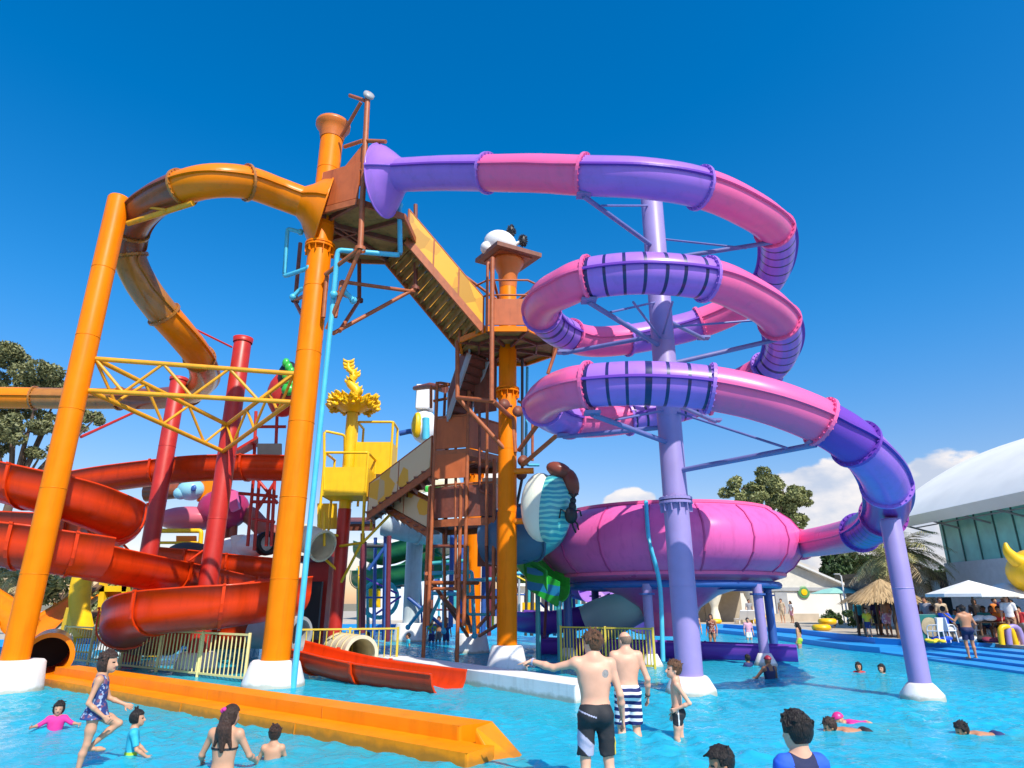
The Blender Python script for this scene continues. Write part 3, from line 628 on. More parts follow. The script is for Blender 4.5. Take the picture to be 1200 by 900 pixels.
# ------------------------------------------------------------------ thatch hut, parasols, loungers, lamps
def thatch(label, x, y, r, ze, zt):
    th = thing('thatched_hut', label, 'thatch hut', (x, y, DZ)); rng = np.random.default_rng(4); V = []
    for k in range(2600):
        a = rng.uniform(0, 2*PI); t = rng.uniform(0, 1)**.6; rr = r*t; z = zt-(zt-ze)*t; l = rng.uniform(.25, .5); w_ = .022
        d = Vector((math.cos(a+rng.uniform(-.15, .15)), math.sin(a+rng.uniform(-.15, .15)), -(zt-ze)/r*1.1)).normalized(); o = Vector((x+rr*math.cos(a), y+rr*math.sin(a), z+rng.uniform(0, .06))); s = Vector((-math.sin(a), math.cos(a), 0))*w_
        V += [o-s, o+s, o+d*l+s, o+d*l-s]
    sm = leafmat('thatch straw', (.30, .19, .08), (.56, .38, .18)); mb = MB().lathe([(r, ze), (r*.5, (ze+zt)/2), (0, zt)], (x, y, 0), 24); c = mb.build('roof', mat('thatch base', (.40, .27, .12), rough=.9, var=.3, scale=9), th)
    mesh_quads('thatch_strands', np.array([tuple(q_) for q_ in V]), len(V)//4, sm, c, (x, y, DZ))
    for k in range(6):
        a = k*PI/3+.3; MB().tube([(x+r*.78*math.cos(a), y+r*.78*math.sin(a), DZ), (x+r*.76*math.cos(a), y+r*.76*math.sin(a), ze+.2)], .06, 8).build('post', M_wood, th)
hc = P(1022, 700, 31.0); thatch('round thatched sun hut by the pool edge, beside the purple leg', hc.x+.75, 31.5, 1.62, 2.02, 2.95)
def parasol(label, x, y, r, ze, zt, group):
    th = thing('parasol', label, 'parasol', (x, y, DZ), group); mb = MB()
    n = 8; vs = [(x, y, zt)]+[(x+r*math.cos(2*PI*k/n+.39), y+r*math.sin(2*PI*k/n+.39), ze) for k in range(n)]
    mb.add(vs, [(0, 1+k, 1+(k+1) % n) for k in range(n)]); v2 = [(a, b, c-.12) for a, b, c in vs[1:]]; mb.add(vs[1:]+v2, [(k, n+k, n+(k+1) % n, (k+1) % n) for k in range(n)])
    mb.build('canopy', mat('canvas white', (.78, .76, .70), rough=.8), th)
    MB().tube([(x, y, DZ), (x, y, zt-.05)], .035, 8).build('pole', M_wood, th); MB().lathe([(.28, 0), (.28, .06), (.06, .12)], (x, y, DZ), 16).build('foot', M_dark, th)
    for k in range(n): MB().bar((x, y, zt-.3), ((x+r*.96*math.cos(2*PI*k/n+.39)), (y+r*.96*math.sin(2*PI*k/n+.39)), ze+.0), .02, .02).build('rib', M_wood, th)
pc = P(1148, 695, 27); parasol('white parasol nearer the palm, over the bathers at the table', pc.x, 27.5, 1.62, 2.25, 2.78, 'white parasols on the right deck')
pc = P(1200, 695, 27); parasol('white parasol at the right edge under the yellow horned figure', pc.x+.2, 28.2, 1.62, 2.2, 2.72, 'white parasols on the right deck')
pc = P(988, 667, 50); 
def lounger(x, y, rz, proto=[]):
    if proto:
        c = copy_tree(proto[0]); c.location = (x, y, DZ); c.rotation_euler[2] = rz; return c
    th = thing('sun_lounger', 'x', 'sun lounger', (0, 0, 0), 'white sun loungers on the right deck')
    MB().box((0, .3, .3), (.6, 1.25, .07)).build('seat', M_wht, th, bevel=.02); M = Matrix.Rotation(-.9, 3, 'X')
    MB().box((0, 1.15, .62), (.6, .8, .07), R=Matrix.Rotation(.95, 3, 'X')).build('backrest', M_wht, th, bevel=.02)
    MB().box((0, 1.12, .67), (.48, .68, .05), R=Matrix.Rotation(.95, 3, 'X')).build('cushion', mat('navy mesh cloth', (.02, .035, .17), rough=.8), th)
    for sx in (-.26, .26):
        for yy in (-.2, .85): MB().box((sx, yy, .14), (.05, .05, .28)).build('leg', M_wht, th)
    th.location = (x, y, DZ); th.rotation_euler[2] = rz; proto.append(th); return th
lx = P(1136, 712, 33).x
for k, l in enumerate(['white sun lounger with navy back, left end of the row under the parasol', 'second white lounger of the row, just right of the parasol pole', 'third white lounger of the row behind the tables', 'fourth white lounger of the row by the right edge']):
    o = lounger(lx+k*.82, 33.5+.1*k, 2.9); o['label'] = l
def lamp(label, x, y, h, arm=.8):
    th = thing('lamp_post', label, 'lamp post', (x, y, DZ)); MB().tube([(x, y, DZ), (x, y, h)], [.07, .045], 10).build('pole', M_wht, th)
    MB().tube([(x, y, h-.05), (x-arm, y, h+.12)], .03, 8).build('arm', M_wht, th); MB().box((x-arm-.12, y, h+.1), (.4, .18, .08)).build('lamp_head', M_grey, th, bevel=.02)
c = P(1074, 740, 32); lamp('slim white lamp post right behind the right purple leg', c.x, 32, 4.35, .5)
c = P(988, 690, 47); lamp('short lamp post standing before the white hall', c.x, 47, 3.7, .15)
# ================================================================== PINK AND PURPLE TUBE SLIDE
ctl = [(470,205,15.9),(520,203,15.2),(571,203,14.5),(627,203,13.8),(684,206,13.2),(755,209,12.9),(820,220,13.2),(870,241,14.0),(906,266,15.2),(911,297,16.4),(900,328,17.5),(868,358,18.4),(820,379,18.9),(778,390,19.0),(735,398,18.9),(690,400,18.4),(655,388,17.4),(635,368,16.2),(640,350,15.0),(662,337,13.9),(690,326,13.3),(755,320,13.0),(828,327,13.2),(872,344,13.9),(908,368,15.0),(918,396,16.2),(908,424,17.4),(880,444,18.3),(835,464,18.9),(790,478,19.0),(735,490,18.9),(690,494,18.4),(655,490,17.4),(636,476,16.2),(645,464,15.0),(665,456,13.9),(690,452,13.3),(755,449,13.0),(832,455,12.9),(900,470,12.8),(962,494,12.9),(1003,520,13.1),(1032,552,13.9),(1041,585,15.2),(1032,608,16.6),(1008,624,18.6),(975,632,21.3),(938,638,24.2)]
pu, pk = M_purple, M_pink
secs = [(0,2,pu,''),(2,4,pk,''),(4,6,pu,''),(6,8.1,pk,''),(8.1,10.6,pu,'ribbed'),(10.6,12,pk,''),(12,14,pu,''),(14,15.6,pk,''),(15.6,17,pu,'ribbed'),(17,20,pk,''),(20,22,pu,'ribbed'),(22,24.3,pk,''),(24.3,26.4,pu,'ribbed'),(26.4,28.2,pk,''),(28.2,30,pu,'ribbed'),(30,31.6,pk,''),(31.6,33,pu,''),(33,36,pk,''),(36,38,pu,'ribbed'),(38,40,pk,''),(40,41,M_purple_d,''),(41,42.5,pu,''),(42.5,43.8,mat('magenta fibreglass',(.30,.05,.33),**FG),''),(43.8,45,M_purple_d,'ribbed'),(45,47,pk,'')]
PS, pts, fr, us = tube_slide('tube_slide', 'pink and purple enclosed tube slide coiling round the tall lavender column', [P(*c) for c in ctl], .475, secs, per=10, smooth=3)
def flare(name, parent, p, t, mats, rings_, shear=0):
    """flared entry: elliptical rings along -t"""
    t = t.normalized(); s = t.cross(Vector((0, 0, 1))).normalized(); u = s.cross(t); n = 28; vs = []
    for back, rs, rz, dz in rings_: vs += [p-t*back*(1+shear*math.sin(2*PI*k/n))+s*rs*math.cos(2*PI*k/n)+u*(rz*math.sin(2*PI*k/n)+dz) for k in range(n)]
    m = len(rings_); fs = [(i*n+k, i*n+(k+1) % n, (i+1)*n+(k+1) % n, (i+1)*n+k) for i in range(m-1) for k in range(n)]
    mb = MB(); mb.add(vs, fs, 0, True); mb.tube([Vector(v) for v in vs[(m-1)*n:]]+[Vector(vs[(m-1)*n])], .028, 6, False)
    e = mb.build(name, mats, parent)
    for sg in (0, n//2):
        mb = MB(); mb.sweep([Vector(vs[i*n+sg]) for i in range(m)], [(-.07, -.03), (.07, -.03), (.07, .03), (-.07, .03)], 0, False); mb.build('seam_ledge', mats, e)
    return e
flare('entry_flare', PS, pts[0], fr[0][0], M_purple, [(0, .475, .475, 0), (.16, .54, .62, -.02), (.34, .66, .86, -.08), (.52, .76, 1.06, -.13), (.66, .80, 1.14, -.16)], .6)
# big central column with its arms
PCX, PCY = 3.98, 15.85
def cap_lav(th): pass
pc_ = column('slide_column', 'tall lavender column in the centre of the pink coil', PCX, PCY, 12.9, .30, M_lav, base=(.56, .40, .36), rings=(4.25,))
def arm(parent, a, b, r, m, flangeside=True, plate=True):
    a = Vector(a); b = Vector(b); mb = MB(); mb.tube([a, b], r, 10); 
    if flangeside: mb.tube([b, b+(a-b).normalized()*.16], r*1.5, 10)
    if plate: mb.box(a+Vector((0, 0, r*.6)), (.34, .26, .07))
    return mb.build('support_arm' if plate else 'tie_rod', m, parent, bevel=0)
colp = lambda py: P(600+760*0, py, PCY) and Vector((PCX, PCY, P(765, py, PCY).z))
M_arm = mat('slate blue steel', (.16, .17, .42), rough=.4, var=.1)
for (px, py, Y, cpy) in [(684,230,13.25,291),(905,284,15.3,305),(690,354,13.35,408),(660,414,17.3,392),(760,400,18.6,392),(825,397,18.6,372),(914,397,15.6,428),(694,486,13.35,520),(660,512,17.3,500),(838,494,18.6,470),(956,521,13.0,553)]:
    arm(pc_, P(px, py, Y), colp(cpy), .062, M_arm)
for (px, py, Y, cpy) in [(705,241,13.6,241),(875,291,15.2,279),(715,366,14.0,353),(890,375,15.9,384),(722,492,14.0,480),(922,525,13.2,480),(742,354,13.2,400),(788,354,13.2,394)]:
    arm(pc_, P(px, py, Y), colp(cpy), .028, M_arm, True, False)
# pole top rods
lg = column('slide_column', 'leaning-looking lavender leg under the last bend, beside the lamp post', 8.62, 15.0, 3.72, .215, M_lav, base=(.42, .26, .31))
arm(lg, (8.66, 15.05, 3.6), (8.62, 15.0, 3.2), .17, M_lav, False)

# ================================================================== PINK BOWL
BX, BY, BZ = 5.98, 26.0, 3.95
bowl = thing('slide_bowl', 'huge pink round bowl of the tube slide on blue legs', 'slide bowl', (BX, BY, 0))
prof = [(.75,-3.2),(.85,-2.7),(1.15,-2.2),(1.8,-1.78),(2.7,-1.5),(3.55,-1.30),(4.15,-1.12),(4.55,-.86),(4.86,-.48),(4.99,-.02),(4.92,.40),(4.64,.80),(4.28,1.08),(3.85,1.22)]
n = 72
MB().lathe(prof, (BX, BY, BZ), n).build('shell', mat('pink bowl fibreglass', (.80, .13, .40), dirt='#a03070', dirt_amt=.35, **FG), bowl)
MB().lathe([(3.75,1.2),(3.4,.4),(2.6,-.9),(1.2,-1.8),(.9,-2.9)], (BX, BY, BZ), n).build('inner_shell', M_pink, bowl)
mb = MB(); mb.lathe([(3.7,1.2),(4.05,1.17),(4.05,1.27),(3.7,1.29),(3.7,1.2)], (BX, BY, BZ), n, 0, False); mb.lathe([(3.6,-1.36),(4.25,-1.16),(4.27,-1.06),(3.6,-1.26)], (BX, BY, BZ), n, 0, False); mb.build('rim', M_pink, bowl)
for k in range(18):
    a = 2*PI*k/18+.2; mb = MB(); pp = [Vector((BX+r*math.cos(a), BY+r*math.sin(a), BZ+z)) for r, z in prof[5:13]]
    fr_ = []; tang = Vector((-math.sin(a), math.cos(a), 0))
    for i in range(len(pp)):
        t = (pp[min(i+1, len(pp)-1)]-pp[max(i-1, 0)]).normalized(); fr_.append((t, tang, tang.cross(t).normalized()))
    mb.sweep(pp, [(-.024,-.03),(.024,-.03),(.024,.03),(-.024,.03)], 0, False, True, fr_); mb.build('panel_seam', mat('seam pink', (.52, .05, .22), rough=.5), bowl)
frame = thing('bowl_frame', 'dark blue ring frame on splayed legs carrying the pink bowl', 'support frame', (BX, BY, 0))
angs = [math.radians(a) for a in (-56, -113, -172, 128, 68, 6)]; RF = 3.95
tops = [Vector((BX+RF*math.cos(a), BY+RF*math.sin(a), 2.5)) for a in angs]
mb = MB(); ringp = [Vector((BX+RF*math.cos(a), BY+RF*math.sin(a), 2.5)) for a in np.linspace(angs[0], angs[0]-2*PI, 73)]
mb.tube(ringp, .12, 10); mb.build('ring_beam', M_blue, frame)
for i, (a, t) in enumerate(zip(angs, tops)):
    b = Vector((t.x, t.y, 0)); mb = MB(); mb.tube([b+Vector((0, 0, -.3)), t], .16, 14); L_ = mb.build('leg', M_lav if i < 2 else M_blue, frame)
    mb = MB(); mb.lathe([(.38, -.45), (.36, .04), (.2, .36), (.1, .37)], b, 24); mb.build('base', M_white, frame)
    mb = MB(); mb.lathe([(.17, 0), (.25, 0), (.25, .06), (.17, .06)], t-Vector((0, 0, .35)), 16, 0, False); mb.build('leg_flange', M_blue, L_)
for i in range(6):
    a, b = tops[i], tops[(i+3) % 6]
    if i < 3: MB().bar(a+Vector((0, 0, -.05)), b+Vector((0, 0, -.05-.01*i)), .12, .2).build('cross_beam', M_blue, frame)
mb = MB(); mb.pipe([P(757, 588, 21.9), P(760, 635, 20.8), P(774, 680, 21.2), P(777, 775, 21.2)], .07, 10, 0, .6)
tag(mb.build('water_pipe', M_skyblue), 'blue water pipe climbing the front of the pink bowl', 'pipe')
# grey-teal chute under the bowl, purple flume in the pool, lavender wide slide behind
ch = thing('drain_chute', 'grey teal curved drain chute under the pink bowl', 'chute', (3.4, 26, 0))
pts_, _ = catmull([(6.3, 27.5, 1.9), (5.6, 27.2, 1.5), (4.9, 27.2, 1.1), (4.3, 27.6, .8), (3.9, 28.2, .5)], 8)
def uprof(w, h, th=.05, k=10, lip=.07):
    a = [(w*math.cos(PI+PI*i/k), w*.85+w*.85*math.sin(PI+PI*i/k)) for i in range(k+1)]
    o = [(-w-lip, h), (-w, h)]+a+[(w, h), (w+lip, h), (w+lip, h-th)]
    iw = w+th
    o += [(iw, h-th)]+[(iw*math.cos(2*PI-PI*i/k), w*.85+(w*.85+th)*math.sin(2*PI-PI*i/k)) for i in range(k+1)]+[(-iw, h-th), (-w-lip, h-th)]
    return o[::-1]
MB().sweep(pts_, uprof(1.0, 1.3)).build('trough', mat('pale teal fibreglass', (.42, .62, .62), **FG), ch)
def trough(name, label, ctrl, w, h, m, cat='slide', per=8, joints=(), legs=(), legm=None, cap_end=False, group=None, struts=()):
    pts, us = catmull(ctrl, per); pts = smooth_path(pts, 3); fr = frames(pts)
    fr = [(t, Vector((s.x, s.y, 0)).normalized(), Vector((0, 0, 1))) for t, s, u in fr]
    th = thing(name, label, cat, (pts[0].x, pts[0].y, 0), group); pr = uprof(w, h)
    b_ = [0]+[min(range(len(us)), key=lambda i: abs(us[i]-j)) for j in joints]+[len(pts)-1]
    for i0, i1 in zip(b_[:-1], b_[1:]):
        sec = MB().sweep(pts[i0:i1+1], pr, fr=fr[i0:i1+1]).build('trough_section', m, th)
        if i1 < len(pts)-1:
            f2 = fr[i1]; MB().sweep([pts[i1]-f2[0]*.04, pts[i1]+f2[0]*.04], [(a*1.05, b if b > h-.1 else b-.05) for a, b in uprof(w+.05, h+.02, .05)], fr=[f2, f2], smooth=False).build('joint_flange', m, sec)
    for j in legs:
        i = min(range(len(us)), key=lambda k: abs(us[k]-j)); p = pts[i]; MB().tube([(p.x, p.y, -.4), (p.x, p.y, p.z+.02)], .09, 10).build('leg', legm or m, th)
    for a, b in struts: MB().tube([a, b], .035, 8).build('brace', legm or m, th)
    return th
trough('pool_flume', 'long dark purple flume lying in the water behind the lavender column', [(1.2, 28.0, -.05), (3.6, 26.9, -.05), (7.0, 25.5, -.08), (9.9, 24.3, -.12)], .55, .62, M_purple_d, 'flume', joints=(1, 2))
trough('wide_slide', 'wide lavender slide with two riders behind the bowl frame', [P(640, 686, 38), P(672, 692, 36.5), P(705, 706, 35), P(735, 724, 33.5), P(755, 742, 32)], 1.2, .5, mat('lavender fibreglass', (.50, .30, .72), **FG), joints=(1, 2), legs=(0, 1), legm=M_blue)

# ================================================================== ORANGE COLUMNS AND TOWER
C1x, C1y = -5.78, 17.2
def cap1(th): MB().lathe([(.36, 15.95), (.40, 16.2), (.46, 16.36), (.54, 16.46), (.54, 16.56), (.3, 16.6), (0, 16.6)], (C1x, C1y, 0), 32).build('cap', mat('orange cap', (.66, .17, .02), rough=.4), th)
c1 = column('orange_column', 'tallest orange column with a flared cap, carrying the top platform', C1x, C1y, 16.5, .345, M_orange, base=(.74, .56, .58), rings=(12.05,), cap=cap1)
cl_ = column('orange_column', 'leaning-looking orange column at the left edge, without cap', -11.46, 16.2, 13.1, .29, M_orange, base=(.68, .60, .66))
C2x, C2y = -.15, 21.0
def cap2(th): MB().lathe([(.31, 12.6), (.36, 13.2), (.46, 13.4), (.58, 13.62), (.58, 13.74), (0, 13.76)], (C2x, C2y, 0), 32).build('cap', mat('orange cap', (.66, .17, .02)), th)
c2 = column('orange_column', 'orange column at mid picture with a white foot and roof plate', C2x, C2y, 13.7, .305, M_orange, base=(.62, .46, .70), rings=(8.75,), cap=cap2)
c3 = column('orange_column', 'shorter orange column behind the rust stair landings', -1.62, 28.4, 9.4, .31, M_orange, base=(.72, .56, .72), rings=(7.4,))
# side stubs on the second column
for z in (5.95, 4.35):
    MB().tube([(C2x, C2y-.1, z), (C2x+.85, C2y-.25, z)], .1, 10).build('side_stub', M_orange_s, c2)
def pipeset(name, label, cat, at, runs, r, m, group=None, part='pipe', clamps=True):
    th = thing(name, label, cat, at, group)
    for k, run in enumerate(runs):
        rr = r
        if isinstance(run[0], (int, float)): rr, run = run[0], run[1]
        o = MB().pipe(run, rr, 8, 0, .1).build(part, m, th)
        if clamps:
            mb = MB()
            for e in (run[0], run[-1]): mb.ell(e, rr*1.55, 8)
            mb.build('clamp', m, o)
    return th
# ---- top platform
pl = thing('top_platform', 'rust framed top platform at the tallest column where both tubes start', 'platform', (-4.6, 18, 0))
ZF = 13.0
poly = [(-5.75, 16.7), (-4.5, 16.2), (-3.25, 17.0), (-3.1, 18.6), (-4.1, 19.7), (-5.5, 19.6), (-6.3, 18.4)]
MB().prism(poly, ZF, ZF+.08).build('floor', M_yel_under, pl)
mb = MB()
for i in range(len(poly)):
    a, b = poly[i], poly[(i+1) % len(poly)]; mb.bar((a[0], a[1], ZF-.03), (b[0], b[1], ZF-.03), .08, .2)
mb.build('edge_beam', M_rust, pl)
mb = MB()
for i in (1, 3, 4, 6): mb.bar((C1x, C1y, ZF-.08), (poly[i][0], poly[i][1], ZF-.08), .09, .15)
mb.bar((poly[0][0], poly[0][1], ZF-.081), (poly[4][0], poly[4][1], ZF-.081), .07, .13)
mb.bar((poly[2][0], poly[2][1], ZF-.083), (poly[6][0], poly[6][1], ZF-.083), .07, .13); mb.build('joist', M_rustdark, pl)
for i in (0, 6): 
    a, b = poly[i], poly[(i+1) % len(poly)]; MB().panel([(a[0], a[1], ZF+.1), (b[0], b[1], ZF+.1), (b[0], b[1], ZF+1.35), (a[0], a[1], ZF+1.35)], .05).build('parapet', M_rustpanel, pl)
def post(px, py0, py1, Y, r=.07, m=M_rust, par=None, nm='post'):
    a = P(px[0], py0, Y); b = P(px[1], py1, Y); o = MB().tube([a, b], r, 10).build(nm, m, par); 
    mb = MB(); mb.lathe([(r*1.9, -.05), (r*1.9, .05)], b, 12); mb.build('post_collar', m, o); return o
post((431, 422), 109, 292, 16.2, .085, M_rust, pl); post((487, 487), 240, 338, 18.9, .07, M_rustdark, pl); post((421, 421), 290, 352, 19.6, .07, M_rustdark, pl); post((352, 346), 285, 352, 19.4, .07, M_rustdark, pl)
mb = MB(); mb.lathe([(.17, -.02), (.17, .05), (0, .05)], P(432, 112, 16.15), 14, axis=(.5, -.8, .3)); mb.build('lamp_disc', M_grey, pl)
for a, b in [(P(423, 120, 16.2), P(400, 160, 16.9)), (P(428, 118, 16.2), P(410, 112, 16.6)), (P(425, 165, 16.2), P(404, 172, 16.9)), (P(424, 200, 16.2), P(404, 198, 16.9)), (P(428, 165, 16.2), P(452, 166, 15.9)), (P(424, 200, 16.2), P(450, 204, 15.9))]:
    MB().tube([a, b], .06, 8).build('tie', M_rust, pl)
for a, b in [((422, 292, 16.2), (383, 386, 17.0)), ((421, 292, 16.2), (381, 322, 16.8)), ((487, 338, 18.9), (390, 391, 17.4)), ((400, 330, 17.2), (486, 342, 18.9)), ((383, 322, 16.9), (379, 372, 16.9)), ((421, 352, 19.6), (392, 342, 17.4)), ((421, 352, 19.6), (398, 388, 17.4)), ((346, 352, 19.4), (370, 340, 17.2)), ((346, 354, 19.4), (362, 385, 17.2)), ((393, 372, 17.2), (400, 330, 17.2))]:
    MB().tube([P(*a), P(*b)], .062, 8).build('bracket', M_rust, pl)
mb = MB(); mb.panel([P(396, 240, 16.6), P(428, 212, 16.3), P(425, 170, 16.3), P(397, 205, 16.6)], .04); mb.build('side_panel', M_rustpanel, pl)
pipeset('water_pipe', 'sky blue water pipes hanging below the top platform on the right', 'pipe', P(430, 300, 17), [[P(468, 240, 17.0), P(469, 299, 17.0), P(396, 293, 16.5), P(391, 345, 16.7)], [P(402, 340, 17), P(414, 352, 17.2)]], .075, M_skyblue)
pipeset('water_pipe', 'short sky blue pipes with a valve left of the tallest column', 'pipe', P(340, 300, 17), [[P(352, 272, 17.4), P(337, 268, 17.4), P(333, 324, 17.4), P(362, 314, 17.0)], [P(343, 348, 17.4), P(352, 339, 17.4), P(368, 336, 17.0)]], .065, M_skyblue)
pipeset('water_pipe', 'long sky blue riser pipe running down beside the tallest column', 'pipe', (-5.1, 16.9, -.4), [[P(391, 345, 16.85), Vector((-5.15, 16.85, 6)), Vector((-5.17, 16.8, -.4))]], .075, M_skyblue)
# ---- orange tube slide
oc = [(352,236,16.9),(325,226,16.6),(290,214,15.9),(250,212,15.4),(214,220,15.5),(178,238,16.2),(156,262,17.0),(150,293,17.6),(163,328,18.0),(187,362,18.6),(213,392,19.6),(234,420,21.2),(240,445,23.5),(222,461,25.8),(185,467,27.3),(140,467,27.8),(80,467,27.6),(0,466,27.2),(-70,466,26.8)]
OS, opts, ofr, ous = tube_slide('tube_slide', 'orange and brown tube slide sweeping left from the top platform', [P(*c) for c in oc], .47, [(0,2,M_orange_s,''),(2,4,M_orange_s,''),(4,6.3,M_brown_s,''),(6.3,7.2,M_brown_s,''),(7.2,9.2,M_ambers,''),(9.2,11,M_orange_s,''),(11,13,M_ambers,''),(13,15,M_brown_s,''),(15,16.5,M_ambers,''),(16.5,18,M_orange_s,'')], flange_mat=M_ambers, smooth=3)
flare('entry_flare', OS, opts[0], ofr[0][0], M_orange_s, [(0, .47, .47, 0), (.2, .62, .62, 0), (.45, .85, .95, -.05), (.7, 1.0, 1.2, -.1)])
for a, b, r in [((150, 262, 16.2), (226, 238, 15.35), .08), ((153, 240, 16.2), (195, 246, 15.6), .04)]: MB().tube([P(*a), P(*b)], r, 10).build('support_arm', M_yel_truss, OS)
MB().tube([P(225, 384, 20.0), P(272, 407, 21.0)], .035, 8).build('tie_rod', M_redcol, OS)
MB().tube([P(160, 482, 27.8), P(95, 512, 24.2)], .06, 8).build('support_arm', M_redcol, OS)
# ---- yellow truss between the left column, the tall column and the red column
tr = thing('truss', 'yellow tubular triangular truss joining the two big orange columns to the red one', 'truss', (-8.5, 17.5, 7.1))
A = (Vector((-11.2, 16.3, 8.12)), Vector((-11.2, 16.3, 7.22))); B = (Vector((-6.1, 17.1, 7.98)), Vector((-6.1, 17.1, 7.15))); Cc = (Vector((-9.45, 20.8, 7.5)), Vector((-9.45, 20.8, 6.6)))
for p, q_, k in ((A, B, 6), (A, Cc, 6), (Cc, B, 6)):
    for i in (0, 1): MB().tube([p[i], q_[i]], .066, 10).build('chord', M_yel_truss, tr)
    mb = MB()
    for j in range(k):
        a, b = p[j % 2].lerp(q_[j % 2], j/k), p[(j+1) % 2].lerp(q_[(j+1) % 2], (j+1)/k); mb.tube([a, b], .042, 8)
    mb.build('web_bracing', M_yel_truss, tr)
# ---- red columns
column('red_column', 'red column in front carrying the rear corner of the yellow truss', -9.45, 21.1, 10.7, .29, M_redcol, base=(.62, .5, .5), cap=lambda th: MB().lathe([(.32, 10.55), (.34, 10.72), (0, 10.74)], (-9.45, 21.1, 0), 24).build('cap', M_redcol, th))
column('red_column', 'shorter red column left of the truss corner', -13.15, 24.2, 10.3, .30, M_redcol, cap=lambda th: MB().lathe([(.33, 10.2), (.34, 10.32), (0, 10.34)], (-13.15, 24.2, 0), 24).build('cap', M_redcol, th), z0=-.5)
# ---- stair from the top platform to the middle platform
def stairs(name, label, R0, R1, L0, L1, nt, mtread, mpanel, ph=1.05, mstr=M_rust, panels=(True, True), npan=1):
    """R = near edge top/bottom, L = far edge top/bottom"""
    R0, R1, L0, L1 = [Vector(v) for v in (R0, R1, L0, L1)]; th = thing(name, label, 'staircase', ((R1.x+L1.x)/2, (R1.y+L1.y)/2, min(R1.z, L1.z)))
    for (a, b) in ((R0, R1), (L0, L1)): MB().bar(a-Vector((0, 0, .12)), b-Vector((0, 0, .12)), .07, .26).build('stringer', mstr, th)
    mb = MB()
    for k in range(nt):
        t = (k+.5)/nt; a = R0.lerp(R1, t); b = L0.lerp(L1, t); z = R0.z+(R1.z-R0.z)*t; mb.bar((a.x, a.y, z-.02), (b.x, b.y, z-.02), (R1-R0).length/nt*.98, .05)
        mb.bar((a.x, a.y, z-.16), (b.x, b.y, z-.16), .03, .22)
    mb.build('treads', mtread, th)
    for on, (a, b) in zip(panels, ((R0, R1), (L0, L1))):
        if not on: continue
        up = Vector((0, 0, ph)); lo = Vector((0, 0, .06))
        pn = MB().panel([a+lo, b+lo, b+up, a+up], .05).build('side_panel', mpanel, th)
        MB().tube([a+up*1.03, b+up*1.03], .035, 8).build('handrail', mstr, pn)
        for k in range(npan+1):
            p = a.lerp(b, k/npan); MB().tube([p-Vector((0, 0, .25)), p+up*1.05], .04, 8).build('stanchion', mstr, pn)
    return th
M_patch = patchmat('yellow block print', '#e2a31a', '#d1901a', 1.9, .55, .5, '#b98416'); M_stonepatch = patchmat('stone and yellow print', '#dcc49a', '#e8ae38', 1.6, .6, .6, '#c9b080')
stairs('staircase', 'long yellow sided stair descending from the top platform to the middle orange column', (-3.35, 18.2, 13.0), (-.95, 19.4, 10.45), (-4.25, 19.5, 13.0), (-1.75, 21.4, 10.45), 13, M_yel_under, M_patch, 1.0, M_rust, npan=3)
# ---- octagon platform at the second column
po = thing('octagon_platform', 'rust railed octagonal platform round the middle orange column', 'platform', (C2x, C2y, 0)); Z2 = 10.35
oct_ = [(C2x+1.75*math.cos(PI/8+k*PI/4), C2y+1.75*math.sin(PI/8+k*PI/4)) for k in range(8)]
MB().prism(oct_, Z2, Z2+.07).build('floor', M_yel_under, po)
mb = MB(); mb2 = MB()
for i in range(8):
    a, b = oct_[i], oct_[(i+1) % 8]; mb.bar((a[0], a[1], Z2-.02), (b[0], b[1], Z2-.02), .07, .18); mb2.bar((C2x, C2y, Z2-.06), (a[0], a[1], Z2-.06), .07, .12)
    r1 = [(C2x+(x-C2x)*.62, C2y+(y-C2y)*.62) for x, y in (a, b)]; mb2.bar((r1[0][0], r1[0][1], Z2-.07), (r1[1][0], r1[1][1], Z2-.07), .05, .1)
mb.build('edge_beam', M_orange_s, po); mb2.build('joist', M_rustdark, po)
for i in range(8):
    if i in (3, 4): continue
    a, b = oct_[i], oct_[(i+1) % 8]; MB().panel([(a[0], a[1], Z2+.12), (b[0], b[1], Z2+.12), (b[0], b[1], Z2+1.05), (a[0], a[1], Z2+1.05)], .05).build('parapet', M_rustpanel, po)
pr_ = [Vector((x, y, 0)) for x, y in oct_]
for i in range(8):
    MB().tube([(oct_[i][0], oct_[i][1], Z2-.1), (oct_[i][0], oct_[i][1], Z2+(2.4 if i in (5, 4, 7, 1) else 1.15))], .05, 8).build('post', M_rust, po)
for i in (5, 4, 7, 1):
    MB().pipe([(oct_[i][0], oct_[i][1], Z2+2.3), (oct_[i][0]*.96+C2x*.04, oct_[i][1], Z2+2.45), (C2x+.3*(1 if oct_[i][0] > C2x else -1), C2y-.2, Z2+2.15-.5)], .05, 8).build('guard_pipe', M_rust, po)
mb = MB()
for z in (1.2, 1.75): mb.tube([(x, y, Z2+z) for x, y in oct_[4:]+oct_[:3]], .035, 8)
mb.build('guard_rail', M_rust, po)
MB().tube([P(577, 302, 18.9), P(576, 470, 18.9)], .075, 10).build('outer_post', M_rust, po)
MB().tube([P(655, 300+100, 20.5), P(642, 438, 20.5)], .06, 8).build('outer_post', M_rust, po)
rp = thing('roof_plate', 'tilted brown square roof plate on top of the middle orange column', 'roof plate', (C2x, C2y, 14.0))
Rt = Matrix.Rotation(.5, 3, 'Z') @ Matrix.Rotation(.10, 3, 'X')
MB().box((C2x, C2y, 13.86), (1.8, 1.8, .15), R=Rt).build('plate', mat('brown plate', (.26, .10, .06), rough=.6, var=.25, scale=4, dirt='#5a4a40', dirt_amt=.5), rp)
MB().box((C2x, C2y, 13.775), (1.3, 1.3, .06), R=Rt).build('under_frame', M_rust, rp)
